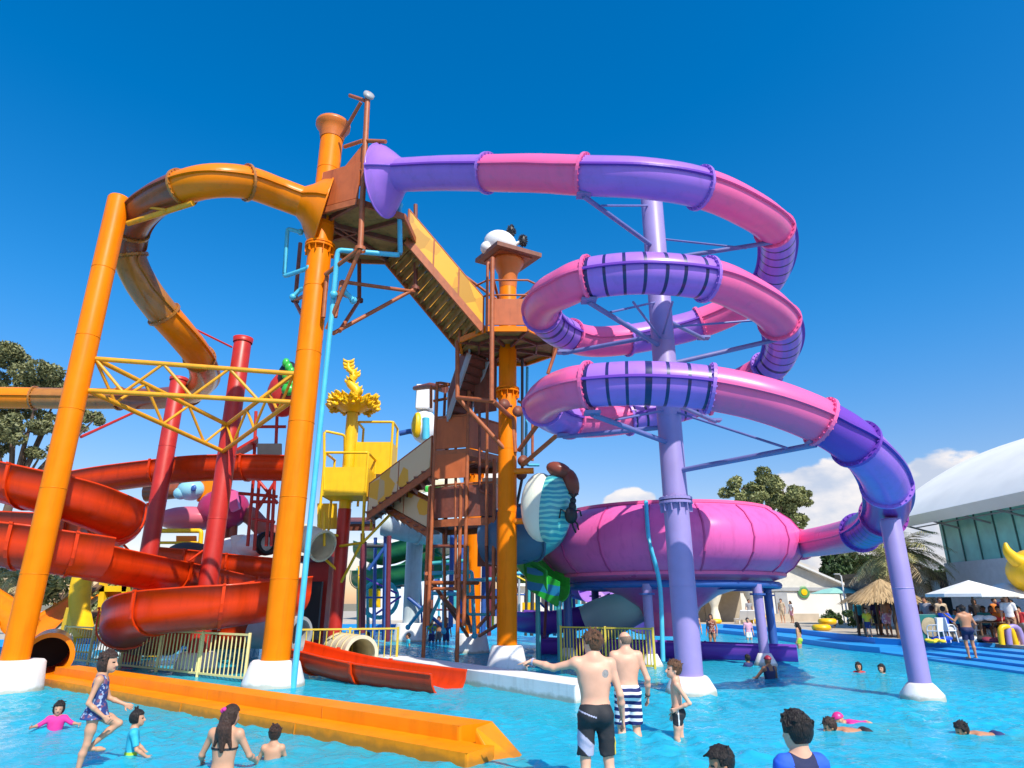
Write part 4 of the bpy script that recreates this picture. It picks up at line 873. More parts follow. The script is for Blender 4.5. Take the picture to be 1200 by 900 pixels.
fg = thing('roof_figure', 'white domed ornament with two shaggy black tufts on the roof plate', 'ornament', (C2x, C2y, 14.2))
MB().ell((C2x-.28, C2y-.1, 14.36), (.62, .55, .5), 24, R=Matrix.Rotation(.35, 3, 'Y')).ell((C2x-.78, C2y-.3, 14.09), (.22, .25, .24), 16).build('shell', M_wht, fg)
def tuft(c, r, k=60, seed=1):
    rng = np.random.default_rng(seed); mb = MB(); c = Vector(c); mb.ell(c, (r*.8, r*.8, r*1.2), 12)
    for _ in range(k):
        d = Vector(rng.normal(size=3)).normalized(); d.z *= 1.35; mb.tube([c+d*r*.6, c+d*r*1.05], [r*.16, r*.05], 5)
    return mb
for x, z, s in ((.12, 14.86, 1), (.55, 14.46, 2)):
    tf = tuft((C2x+x, C2y-.2, z), .19, 80, s).build('tuft', M_black, fg); MB().tube([(C2x+x*.6-.05, C2y-.15, 14.34), (C2x+x, C2y-.2, z)], .07, 8).build('stalk', M_wht, tf)
# ---- lower landings between second and third columns
def landing(label, poly, z, pan, mats, posts, rail=1.1, beam=M_rust, edges=None):
    th = thing('stair_landing', label, 'landing', (sum(p[0] for p in poly)/len(poly), sum(p[1] for p in poly)/len(poly), z))
    MB().prism(poly, z, z+.08).build('floor', M_rustdark, th); mb = MB()
    for i in range(len(poly)):
        a, b = poly[i], poly[(i+1) % len(poly)]; mb.bar((a[0], a[1], z-.06), (b[0], b[1], z-.06), .08, .24)
    mb.build('edge_beam', beam, th)
    for i in pan:
        a, b = poly[i], poly[(i+1) % len(poly)]; p_ = MB().panel([(a[0], a[1], z+.12), (b[0], b[1], z+.12), (b[0], b[1], z+rail), (a[0], a[1], z+rail)], .05).build('parapet', mats, th)
        MB().tube([(a[0], a[1], z+rail+.05), (b[0], b[1], z+rail+.05)], .04, 8).build('top_rail', beam, p_)
    for (i, z0, z1) in posts:
        a = poly[i]; MB().tube([(a[0], a[1], z0), (a[0], a[1], z1)], .065, 10).build('post', beam, th)
    return th
l2 = landing('upper rust landing between the orange columns, with orange parapets', [(-2.75, 22.6), (-1.55, 22.2), (-.5, 23.4), (-.6, 25.5), (-2.6, 25.5)], 6.95, (0, 4, 1), M_rustpanel, [(0, 1.2, 9.6), (1, 1.2, 10.2), (4, 3.5, 9.2)], 1.25)
MB().panel([(-2.7, 22.55, 6.0), (-1.6, 22.2, 6.0), (-1.6, 22.2, 6.85), (-2.7, 22.55, 6.85)], .05).build('skirt_panel', M_rustpanel, l2)
MB().panel([(-1.35, 22.3, 8.3), (-.55, 21.9, 8.3), (-.55, 21.9, 10.3), (-1.35, 22.3, 10.3)], .05).build('riser_panel', M_rustdark, l2)
MB().pipe([(-2.75, 22.6, 8.4), (-2.75, 22.6, 9.6), (-1.5, 23.2, 9.6)], .05, 8).build('guard_pipe', M_rust, l2)
for a, b in [((536, 466, 20.6), (595, 530, 20.8)), ((578, 470, 18.9), (600, 490, 20.9)), ((608, 528, 20.9), (632, 495, 20)), ((612, 545, 20.9), (655, 508, 19.6)), ((536, 466, 20.6), (578, 470, 19)), ((600, 490, 20.8), (604, 530, 20.8)), ((536, 340+60, 20.6), (536, 466, 20.6))]:
    MB().tube([P(*a), P(*b)], .075, 10).build('brace', M_rust, l2)
l3 = landing('lower maroon landing in front of the short orange column', [(-2.9, 22.9), (-1.75, 22.3), (-.6, 22.0), (-.4, 24.5), (-2.5, 25.5)], 4.55, (0, 1, 2), M_rustdark, [(0, -.4, 5.8), (1, -.4, 5.8), (2, 1.5, 6.6)], 1.2)
MB().panel([(-1.2, 23.4, 3.1), (-.4, 23.2, 3.1), (-.4, 23.2, 4.5), (-1.2, 23.4, 4.5)], .06).build('skirt_panel', M_rustdark, l3)
for a, b in [((500, 672, 22.6), (548, 745, 27.6)), ((536, 675, 22.2), (552, 740, 27.6)), ((500, 683, 22.6), (560, 683, 25)), ((560, 735, 27.8), (600, 690, 24)), ((562, 745, 27.8), (600, 722, 25)), ((518, 700, 23), (556, 738, 27.6))]:
    MB().tube([P(*a), P(*b)], .07, 8).build('brace', M_rust, l3)
stairs('staircase', 'stone and yellow printed stair between the upper rust landing and the yellow tower', P(505, 549, 22.9), P(431, 602, 25.5), P(512, 552, 24.4), P(436, 605, 27.2), 9, M_rustdark, M_stonepatch, 1.15, M_rust, npan=2)
stairs('staircase', 'short printed stair rising from the lower maroon landing toward the yellow tower', P(445, 588, 26.4), P(505, 622, 23.4), P(450, 585, 28.0), P(512, 618, 25.0), 8, M_rustdark, M_stonepatch, .95, M_rust, npan=2)
column('pale_column', 'pale column with white lower half under the grey tube', -5.35, 36.6, 6.6, .45, M_pale, base=(.95, .75, .9))
tb = tube_slide('tube_slide', 'short grey blue tube resting on the pale column', [P(451, 613, 35), P(468, 618, 35), P(490, 622, 35.3), P(510, 624, 36.2), P(545, 618, 38)], .66, [(0, 2, M_pale, ''), (2, 4, M_pale, '')], ledge=False, smooth=1)
pipeset('pipe_run', 'sky blue pipe frame standing in front of the short orange column', 'pipe frame', P(560, 700, 25), [[P(500, 672, 26), P(553, 670, 26), P(556, 745, 26)], [P(553, 680, 26), P(600, 678, 25.5)], [P(505, 695, 27), P(553, 697, 26)], [P(520, 600, 30), P(520, 740, 30)], [P(478, 735, 30), P(505, 700, 29)]], .075, M_skyblue)

# ---- yellow tower with crown and naga-like crest
yt = thing('yellow_tower', 'yellow tower on a red column with a leafy crown and a flame shaped crest', 'tower', (-6.95, 27.2, 0))
MB().tube([(-6.95, 27.2, -.5), (-6.95, 27.2, 5.6)], .27, 20).build('red_shaft', M_redcol, yt)
MB().tube([(-6.95, 27.2, 5.6), (-6.95, 27.2, 10.0)], .25, 20).build('yellow_shaft', M_yellow, yt)
crn = MB().lathe([(.3, 9.75), (.85, 10.05), (.95, 10.15), (.9, 10.3), (0, 10.35)], (-6.95, 27.2, 0), 24).build('crown_ring', M_yellow, yt)
rng = np.random.default_rng(3); mb = MB()
for k in range(190):
    a = rng.uniform(0, 2*PI); e = rng.uniform(-.7, 1.0); r = rng.uniform(.78, .98); p = Vector((-6.95+r*math.cos(a), 27.2+r*math.sin(a), 10.15+rng.uniform(-.25, .25))); d = Vector((math.cos(a)*math.cos(e), math.sin(a)*math.cos(e), math.sin(e)))
    mb.tube([p, p+d*.12, p+d*.26+Vector((0, 0, .07))], [.08, .10, .012], 6)
mb.build('leaf_fringe', M_yellow, crn)
mb = MB(); spine = [(-6.95, 27.2, 10.3), (-6.8, 27.1, 10.7), (-7.15, 27.1, 11.1), (-6.95, 27.1, 11.45), (-7.25, 27.1, 11.75), (-7.3, 27.1, 12.15)]; sp, _ = catmull(spine, 5); nn = len(sp)
mb.tube(sp, [.21*(1-i/nn)**.7+.03 for i in range(nn)], 10)
for i in range(2, nn-1, 2):
    for sg in (-1, 1): mb.tube([sp[i], sp[i]+Vector((sg*.2, 0, .08)), sp[i]+Vector((sg*.25, 0, .2))], [.08, .07, .01], 6)
mb.build('crest', M_yellow, yt)
def ybox(x0, x1, y0, y1, z, h, tall):
    MB().prism([(x0, y0), (x1, y0), (x1, y1), (x0, y1)], z, z+.1).build('balcony_floor', M_yellow, yt)
    b = MB(); b.panel([(x0, y0, z), (x1, y0, z), (x1, y0, z+h), (x0, y0, z+h)], .06); b.panel([(x1, y0, z), (x1, y1, z), (x1, y1, z+h), (x1, y0, z+h)], .06); b.panel([(x0, y1, z), (x0, y0, z), (x0, y0, z+h), (x0, y1, z+h)], .06); b.build('balcony_panel', M_yellow, yt)
    for x, y in ((x0, y0), (x1, y0), (x1, y1), (x0, y1)): MB().tube([(x, y, z-1.2), (x, y, z+tall)], .055, 8).build('balcony_post', M_yellow, yt)
    MB().pipe([(x0, y1, z+tall), (x0, y0, z+tall), (x1, y0, z+tall), (x1, y1, z+tall)], .055, 8).build('balcony_rail', M_yellow, yt)
ybox(-7.6, -5.85, 25.9, 27.4, 5.95, 1.15, 1.75)
ybox(-6.75, -5.2, 27.4, 28.6, 7.1, 1.4, 2.3)
MB().pipe([P(380, 575, 25.9), P(380, 505, 25.9), P(404, 510, 26.3), P(404, 545, 26.8)], .055, 8).build('guard_pipe', M_yellow, yt)
for a, b in [((380, 640, 26), (380, 600, 26)), ((425, 635, 26), (427, 575, 25.9)), ((425, 636, 26), (460, 600, 26)), ((400, 682, 27), (424, 636, 26)), ((398, 640, 27), (425, 636, 26)), ((375, 650, 27), (395, 668, 27)), ((365, 622, 27), (397, 628, 27))]:
    MB().tube([P(*a), P(*b)], .055, 8).build('bracket', M_yellow, yt)
MB().panel([P(372, 590, 28), P(395, 590, 28), P(395, 620, 28), P(372, 620, 28)], .06).build('back_panel', M_yellow, yt)
# ================================================================== RED OPEN SLIDES AND THE PLAY FIGURES BEHIND THEM
def PB(px, py, Y, h): return P(px, py, Y)-Vector((0, 0, h/2))
R1_, RH = .62, .98
redA = [PB(*c, RH) for c in [(345,548,25.4),(290,547,25.5),(235,548,25.6),(185,553,25.6),(130,560,25.6),(85,568,25.8),(40,576,26.2)]]
trough('red_slide', 'upper straight red slide channel passing behind the red columns', redA, R1_, .85, M_redo, joints=(1, 3, 5))
redB = [PB(*c, RH) for c in [(-70,552,18.0),(-20,560,17.6),(30,572,17.4),(75,585,17.6),(115,600,18.4),(135,611,19.1),(130,621,19.8),(100,625,20.3),(55,624,20.5),(0,622,20.6),(-60,624,20.4)]]
trough('red_slide', 'red spiral slide with its glossy dark bend just right of the left orange column', redB, .66, 1.02, M_redo, joints=(2, 3, 5, 7), struts=[(P(110, 600, 19), P(160, 655, 21.5))])
redC = [PB(*c, RH) for c in [(-90,632,17.0),(-30,635,16.9),(20,641,17.0),(80,650,17.6),(115,655,18.2)]]
trough('red_slide', 'wide red slide channel at the left edge crossing the orange column at mid height', redC, .68, 1.02, M_redo, joints=(2, 3))
redD = [PB(*c, .9) for c in [(108,658,18.3),(150,666,19.4),(200,675,21.0),(240,682,22.6),(280,690,24.4),(310,698,26)]]
trough('red_slide', 'narrower red channel running on behind the front red column', redD, .60, .85, M_redo, joints=(2, 4), struts=[(P(238, 645, 21), P(178, 690, 20.4))])
redE = [PB(*c, 1.1) for c in [(345,698,20.5),(305,704,19.6),(260,710,19.0),(222,713,18.9),(185,717,19.0),(160,724,19.7),(150,735,20.9),(160,744,22.4),(200,746,23.6)]]
trough('red_slide', 'lowest big orange red trough curling just above the cream railing', redE, .72, 1.1, M_redo, joints=(2, 4, 6), struts=[(P(222, 742, 20), P(255, 722, 19.4))])
redG = [PB(*c, .9) for c in [(178,656,27.5),(225,660,27.6),(275,665,27.6),(340,671,27.4)]]
trough('red_slide', 'broad red channel rising behind the narrower one, under the white play cannon', redG, .75, .95, M_redo, joints=(1, 2))
redF = [PB(*c, .9) for c in [(200,738,25.5),(240,742,25),(280,742,24.6),(330,740,24.2)]]
trough('red_slide', 'short red channel low behind the front red column foot', redF, .6, .8, M_redo, joints=(1,))
# brackets and thin members around the red slides
mb = MB()
MB()
# red flume end in the pool
fl = [Vector((-6.4, 19.9, .30)), Vector((-5.3, 19.1, .14)), Vector((-3.6, 17.9, -.06)), Vector((-1.45, 16.35, -.16))]
trough('pool_flume', 'orange red open flume ending in the water beside the tall orange column', fl, .58, .56, M_redo, cat='flume', joints=(1, 2))
bs = thing('block_foot', 'white block foundation with blue tile band behind the cream railing', 'foundation', (-10.6, 25.5, -.5))
MB().prism([(-11.6, 24.6), (-9.4, 24.9), (-9.5, 26.3), (-11.7, 26.2)], -.6, .35).build('tile_band', patchmat('blue tile', '#1f7fa8', '#9fc6cf', 6, .5, .3), bs); MB().prism([(-11.5, 24.7), (-9.5, 25.0), (-9.6, 26.2), (-11.6, 26.1)], .36, 1.25).build('block', M_white, bs)
bs = thing('block_foot', 'white tapered foundation under the lowest red trough, left part', 'foundation', (-14.6, 25.5, -.5))
MB().lathe([(1.1, -.6), (1.0, 0), (.7, 1.1), (0, 1.12)], (-14.3, 25.8, 0), 20).build('block', M_white, bs)
MB().lathe([(1.12, .05), (1.1, .3), (1.02, .32)], (-14.3, 25.8, 0), 20).build('tile_band', MATS['blue tile'], bs)
# yellow chute and its frame
yc = thing('yellow_chute', 'steep yellow chute with raised rims beside the orange column', 'slide', (-15.5, 25.5, 0))
cp, _ = catmull([P(104, 662, 26.0), P(96, 680, 25.4), P(93, 705, 24.8), P(96, 728, 24.3), P(100, 748, 23.4)], 8)
yf = frames(cp); yf = [(t, Vector((1, .15, 0)).normalized(), (Vector((1, .15, 0)).normalized()).cross(t).normalized()) for t, s, u in yf]
MB().sweep(cp, [(-.36, .14), (-.30, .14), (-.27, .0), (.27, .0), (.30, .14), (.36, .14), (.36, -.05), (-.36, -.05)], fr=yf).build('channel', M_yellow, yc)
MB().panel([P(80, 712, 26.5), P(100, 720, 25.8), P(96, 742, 25.6), P(72, 742, 26.5)], .15).build('side_panel', M_yellow, yc)
for a, b in [((122, 670, 27), (118, 740, 27)), ((148, 675, 27), (146, 740, 27)), ((118, 690, 27), (150, 690, 27))]: MB().bar(P(*a), P(*b), .22, .22).build('frame_post', M_yellow, yc)
MB().panel([P(122, 700, 27.3), P(146, 700, 27.3), P(146, 690, 27.3), P(122, 690, 27.3)], .1).build('cross_panel', M_orange_s, yc)
for a, b in [((100, 698, 26.2), (122, 682, 27.2)), ((100, 728, 26.2), (120, 712, 27.2))]: MB().bar(P(*a), P(*b), .3, .08).build('step_board', M_wood, yc)
trough('orange_slide', 'low orange slide with yellow side left of the yellow chute', [P(112, 700, 31), P(80, 722, 29.5), P(50, 742, 28), P(35, 755, 27)], .6, .5, M_orange_s, joints=(1,))
trough('orange_slide', 'orange slide end cut by the left picture edge', [P(-25, 705, 26), P(8, 728, 25.5), P(20, 745, 25)], .6, .5, M_orange_s)
# figures
ph = thing('animal_figure', 'pink animal shaped play figure between the red columns', 'play figure', P(235, 660, 30))
MB().ell(P(222, 608, 30), (1.5, .9, .55), 24).build('body', mat('rose pink fibreglass', (.62, .14, .20), **FG), ph); MB().ell(P(262, 597, 30), (1.15, 1.0, .95), 24).build('chest', mat('magenta fibreglass b', (.42, .03, .11), **FG), ph)
MB().panel([P(262, 578, 29), P(277, 575, 29), P(281, 596, 29), P(272, 600, 29)], .25).build('ear', M_pink, ph)
for x in (254, 265, 274): MB().tube([P(x, 608, 30), P(x-3, 650, 30)], .2, 10).build('leg', mat('rose brown', (.30, .07, .05)), ph)
MB().pipe([P(277, 596, 30.2), P(295, 605, 30.2), P(310, 622, 30.2), P(328, 628, 30.2)], [.45]*1 and .4, 12).build('trunk', mat('rose brown', (.30, .07, .05)), ph)
bb = thing('bird_figure', 'pale blue bird shaped figure with green crest above the pink animal', 'play figure', P(222, 585, 30.4))
MB().ell(P(224, 574, 30.4), (.62, .55, .5), 20).ell(P(212, 578, 30.2), (.34, .3, .3), 14).build('body', mat('baby blue', (.28, .60, .74), **FG), bb); MB().ell(P(219, 565, 30.3), (.40, .35, .18), 14).build('crest', M_dgreen, bb)
MB().ell(P(227, 572, 29.9), (.13, .07, .15), 10).build('eye', M_blue, bb)
MB().lathe([(.62, 0), (.62, .9)], P(247, 588, 31), 14).build('perch', M_orange_s, bb)
MB().tube([P(172, 577, 31), P(212, 575, 31)], [.45, .36], 12).build('tail', M_brown_s, bb)
yf_ = thing('play_gate', 'small yellow pipe frame with round windows under the pink animal', 'frame', P(205, 660, 29))
MB().pipe([P(184, 650, 29), P(186, 622, 29), P(236, 622, 29), P(234, 650, 29)], .1, 8).build('arch', M_yellow, yf_); MB().tube([P(185, 636, 29), P(234, 636, 29)], .06, 8).build('cross_rail', M_yellow, yf_)
MB().panel([P(207, 650, 29.3), P(230, 650, 29.3), P(230, 628, 29.3), P(207, 628, 29.3)], .1).build('panel', M_orange_s, yf_)
wc = thing('cannon_figure', 'white barrel shaped play cannon with black muzzle left of the tall orange column', 'play figure', P(290, 660, 29))
MB().tube([P(268, 645, 29), P(295, 640, 28.4), P(312, 637, 28)], [.55, .5, .42], 16).build('barrel', M_wht, wc); MB().lathe([(.5, 0), (.5, .3), (.34, .32), (.3, .05)], P(311, 637, 28), 18, axis=P(330, 634, 27)-P(311, 637, 28)).build('muzzle', M_black, wc)
MB().tube([P(280, 658, 28.4), P(279, 628, 28.4)], .3, 14).build('chimney', M_wht, wc); MB().panel([P(258, 664, 28.2), P(298, 668, 28.2), P(298, 656, 28.2), P(268, 654, 28.2)], .5).build('deck', M_wht, wc)
MB().ell(P(222, 645, 28.6), (.9, .5, .35), 16).build('dark_pod', M_dark, wc)
rf = thing('red_scaffold', 'thin red scaffold poles with crossing braces left of the tall orange column', 'scaffold', P(310, 660, 27))
for a, b in [((290, 640), (297, 560)), ((304, 560), (298, 645)), ((322, 560), (318, 640)), ((312, 640), (316, 575)), ((300, 560), (325, 590)), ((322, 565), (300, 600)), ((296, 588), (325, 588)), ((296, 608), (322, 612)), ((280, 578), (325, 582)), ((300, 482), (297, 560)), ((325, 480), (322, 560)), ((298, 500), (335, 500))]:
    MB().tube([P(*a, 27), P(*b, 27)], .07, 7).build('pole', M_redcol, rf)
MB().panel([P(302, 520, 26.5), P(330, 520, 26.5), P(330, 541, 26.5), P(302, 541, 26.5)], .1).build('dark_panel', M_dark, rf)
MB().panel([P(272, 530, 26.4), P(302, 512, 26.4), P(302, 522, 27.4), P(272, 538, 27.4)], .1).build('slanted_panel', M_redcol, rf)
dg = thing('dragon_figure', 'red and green figure peeking out left of the tall orange column', 'play figure', P(335, 490, 26))
MB().ell(P(333, 462, 26), (.7, .6, 1.0), 18).build('body', M_redcol, dg); MB().ell(P(338, 440, 25.6), (.42, .4, .62), 16).build('head', M_black, dg)
gs = MB()
for k in range(7): gs.ell(P(335+(k % 3)*3, 425+k*5, 25.2), (.16, .12, .2), 8)
gs.ell(P(338, 457, 25.2), (.3, .2, .25), 10); gs.build('green_scales', M_green, dg)
mq = thing('cone_figure', 'cream cone shaped top peeping above the red channels', 'play figure', P(130, 660, 33)); MB().lathe([(.5, -1.6), (.62, -.6), (.45, .4), (.15, 1.0), (0, 1.1)], P(131, 640, 33), 18).build('cone', M_creamwhite, mq)
# caterpillar
ct = thing('caterpillar_figure', 'white and teal striped caterpillar head with brown bow beside the mid orange column', 'play figure', P(640, 640, 20.4))
MB().ell(P(634, 594, 20.6), (.64, .55, 1.08), 28).build('white_cheek', mat('glossy cream white', (.76, .76, .62), **FG), ct)
sm = stripemat('teal stripes', '#3a9fae', '#7fd2c4', 2.0, 'Z', .3, 5.0)
MB().ell(P(648, 596, 20.45), (.60, .58, 1.10), 32, R=Matrix.Rotation(.08, 3, 'Y')).build('striped_body', sm, ct)
MB().ell(P(655, 551, 20.3), (.42, .28, .25), 18, R=Matrix.Rotation(.35, 3, 'Y')).ell(P(669, 566, 20.3), (.26, .25, .46), 18, R=Matrix.Rotation(-.2, 3, 'Y')).build('bow', mat('brown gloss', (.22, .055, .035), **FG), ct)
PA = lambda x, y, Y: P(666+(x-666)*.8+4, 604+(y-604)*.85-2, Y)
an = thing('ant_figure', 'black ant figure clinging to the side of the teal caterpillar', 'play figure', PA(666, 622, 20))
MB().ell(PA(665, 606, 19.8), (.20, .18, .26), 14).ell(PA(667, 594, 19.8), (.12, .12, .16), 12).ell(PA(668, 586, 19.8), (.1, .1, .11), 12).build('body', M_black, an)
mb = MB()
for a, b, c in [((660, 603), (650, 598), (648, 610)), ((668, 612), (674, 618), (676, 626)), ((666, 614), (668, 622), (672, 630)), ((670, 600), (678, 600), (680, 607)), ((668, 583), (666, 577), (662, 576)), ((669, 583), (672, 577), (675, 577))]: mb.tube([PA(*a, 19.8), PA(*b, 19.7), PA(*c, 19.8)], .03, 6)
mb.build('legs', M_black, an)
bt = tube_slide('tube_slide', 'dark blue grey tube curving under the caterpillar head', [P(575, 628, 23), P(605, 628, 22.6), P(630, 618, 23), P(645, 600, 24.5)], .95, [(0, 1.5, mat('slate blue fibreglass', (.08, .15, .24), **FG), ''), (1.5, 3, M_teal, '')], ledge=False, smooth=1)
# cow-like far figures behind the tower: white round heads
wf = thing('mascot_figure', 'white round headed figure with green eyes under the upper landing', 'play figure', P(512, 590, 34)); MB().ell(P(512, 572, 34), (1.3, 1.0, 1.2), 20).build('head', M_creamwhite, wf)
for x in (501, 513): MB().ell(P(x, 573, 32.9), (.22, .1, .16), 10).build('eye', M_green, wf)
MB().lathe([(1.6, -.2), (1.5, .3), (1.1, .55), (0, .6)], P(512, 592, 34), 20).build('collar', M_wht, wf)
bw = thing('boat_figure', 'white and dark ship like cabin seen just left of the mid column', 'play figure', P(575, 600, 30)); MB().box(P(574, 580, 30), (2.0, 1.5, 2.2)).build('cabin', M_wht, bw, bevel=.1)
for y in (566, 580): MB().box(P(574, y, 29.2), (1.3, .1, .45)).build('window', M_dark, bw)
MB().box(P(574, 598, 29.3), (2.1, 1.2, .5)).build('band', M_yellow, bw)
gt = thing('robot_figure', 'white box headed figure with yellow shoulder above the printed stair', 'play figure', P(497, 530, 33)); MB().box(P(498, 467, 33), (.85, .9, 1.35)).build('head', M_wht, gt, bevel=.05); MB().box(P(492, 467, 33.2), (.3, .95, 1.3)).build('side_plate', M_dark, gt)
MB().ell(P(497, 500, 33), (.7, .6, .9), 18).build('torso', M_wht, gt); MB().ell(P(489, 498, 32.6), (.3, .3, .7), 12).build('shoulder', M_yellow, gt); MB().pipe([P(468, 508, 33), P(482, 505, 33), P(492, 512, 33)], .14, 8).build('arm', M_blue, gt); MB().tube([P(499, 490, 32.5), P(499, 515, 32.5)], .2, 8).build('strap', M_skyblue, gt)
MB().tube([P(486, 455, 32.5), P(504, 452, 30), P(522, 456, 29)], [.12, .16, .2], 10).build('lamp_arm', M_rustdark, gt)
# ---- deep background of the tower: green helix, green printed slide, poles
gh = [P(*c) for c in [(425,655,43),(450,662,41.5),(485,652,41),(515,640,42),(520,650,45),(480,675,46),(440,690,45),(425,690,43),(440,690,41.5),(480,683,41),(520,676,42)]]
trough('green_slide', 'dark green spiral trough seen behind the pale column', gh, .75, 1.1, M_dgreen, joints=(2, 4, 7), legs=(2, 8), legm=M_blue)
trough('green_slide', 'bright green slide descending just right of the mid orange column', [P(606, 660, 26), P(630, 683, 25), P(655, 705, 24.2)], .55, 1.05, M_green, joints=(1,), legs=(1, 2), legm=M_teal)
MB().tube([P(606, 690, 25.6), P(655, 708, 23.6)], .05, 6)
trough('blue_slide', 'deep blue trough low in the water behind the mid column', [P(600, 738, 33), P(640, 742, 31), P(690, 735, 30), P(720, 720, 30)], .7, .9, M_purple_d, joints=(1,))
trough('purple_slide', 'purple slide end behind the bowl leg', [P(640, 693, 36), P(662, 698, 34), P(690, 705, 33)], .9, .6, M_purple, joints=(1,))
ps = thing('pole_frame', 'dark blue and maroon poles of the play structure behind the pale column', 'pole frame', P(480, 740, 32))
for (x, y0, y1, Y, r, m) in [(426, 635, 742, 32, .16, M_maroon), (456, 628, 752, 34, .12, M_maroon), (452, 628, 750, 35, .12, M_blue), (530, 625, 735, 33, .12, M_blue), (542, 628, 735, 35, .1, M_blue), (568, 625, 745, 32, .12, M_blue), (575, 640, 745, 33, .1, M_maroon), (618, 642, 745, 34, .07, M_dark), (625, 642, 745, 34, .09, M_dark), (652, 670, 745, 33, .09, M_teal), (640, 705, 745, 27, .06, M_maroon), (507, 630, 740, 36, .1, M_rustdark), (440, 470+160, 745, 37, .1, M_blue)]:
    MB().tube([P(x, y0, Y), P(x-2, y1, Y)], r, 8).build('pole', m, ps)
for a, b, m in [((430, 640, 35), (450, 640, 35), M_dark), ((432, 668, 35), (452, 640, 35), M_blue), ((505, 640, 34), (542, 640, 34), M_blue), ((505, 660, 34), (570, 655, 34), M_teal), ((478, 700, 36), (520, 735, 36), M_blue), ((500, 735, 35), (520, 690, 35), M_teal), ((600, 672, 34), (655, 672, 34), M_skyblue), ((650, 690, 34), (690, 690, 34), M_teal)]:
    MB().tube([P(*a), P(*b)], .09, 8).build('brace', m, ps)
rs = thing('blue_roof', 'flat bright blue roof seen under the lower maroon landing', 'roof', P(515, 650, 38)); MB().panel([P(500, 636, 38), P(545, 632, 38), P(540, 622, 42), P(505, 624, 42)], .25).build('roof_panel', M_pool, rs); 
for x in (503, 543): MB().tube([P(x, 636, 38.2), P(x, 740, 38.2)], .1, 8).build('post', M_blue, rs)
# dim solid floor under the lower landing (deck of the play structure)
ds = thing('play_deck', 'dark timber deck under the yellow tower stairs', 'deck', P(450, 650, 30)); MB().panel([P(395, 618, 29), P(440, 618, 29), P(440, 610, 32), P(395, 610, 32)], .3).build('deck_slab', M_rustdark, ds)
MB().tube([P(425, 625, 29.5), P(425, 735, 29.5)], .1, 8).build('post', M_maroon, ds)
tube_slide('tube_slide', 'cream tube end poking out beside the sky blue riser pipe', [P(345, 628, 27), P(362, 632, 26.5), P(378, 640, 26)], .55, [(0, 2, M_creamwhite, '')], ledge=False, smooth=1)
rr = thing('red_pillar_house', 'dark red hut with an arched opening behind the sky blue riser pipe', 'hut', P(365, 740, 33)); MB().box(P(366, 700, 33)+Vector((0, .6, 0)), (1.3, 1, 4.6)).build('wall', M_redcol, rr)
MB().box(P(366, 715, 32.6), (.75, .3, 2.6)).build('opening', M_black, rr); MB().box(P(366, 655, 33)+Vector((0, .6, 0)), (1.7, 1.4, .3)).build('roof', M_maroon, rr)
# ---- horned yellow figure on its post at the right edge
hy = thing('horned_figure', 'big glossy yellow horned figure on an orange post at the right edge', 'play figure', P(1200, 740, 27)); c = P(1220, 671, 27)
MB().ell(c, (1.2, 1.1, .95), 28).build('body', M_yellow, hy)
mb = MB(); hp, _ = catmull([c+Vector((-.7, -.2, .3)), c+Vector((-1.05, -.2, .5)), c+Vector((-1.28, -.2, .82)), c+Vector((-1.30, -.2, 1.15))], 6); mb.tube(hp, [.33*(1-i/len(hp))**.75+.015 for i in range(len(hp))], 14); mb.build('horn', M_yellow, hy)
MB().tube([(c.x-.15, c.y, DZ), (c.x-.15, c.y, c.z-.6)], .22, 14).build('post', M_orange_s, hy); MB().lathe([(.95, -1.0), (1.0, -.93), (.6, -.9)], c, 20).build('collar', M_wood, hy)
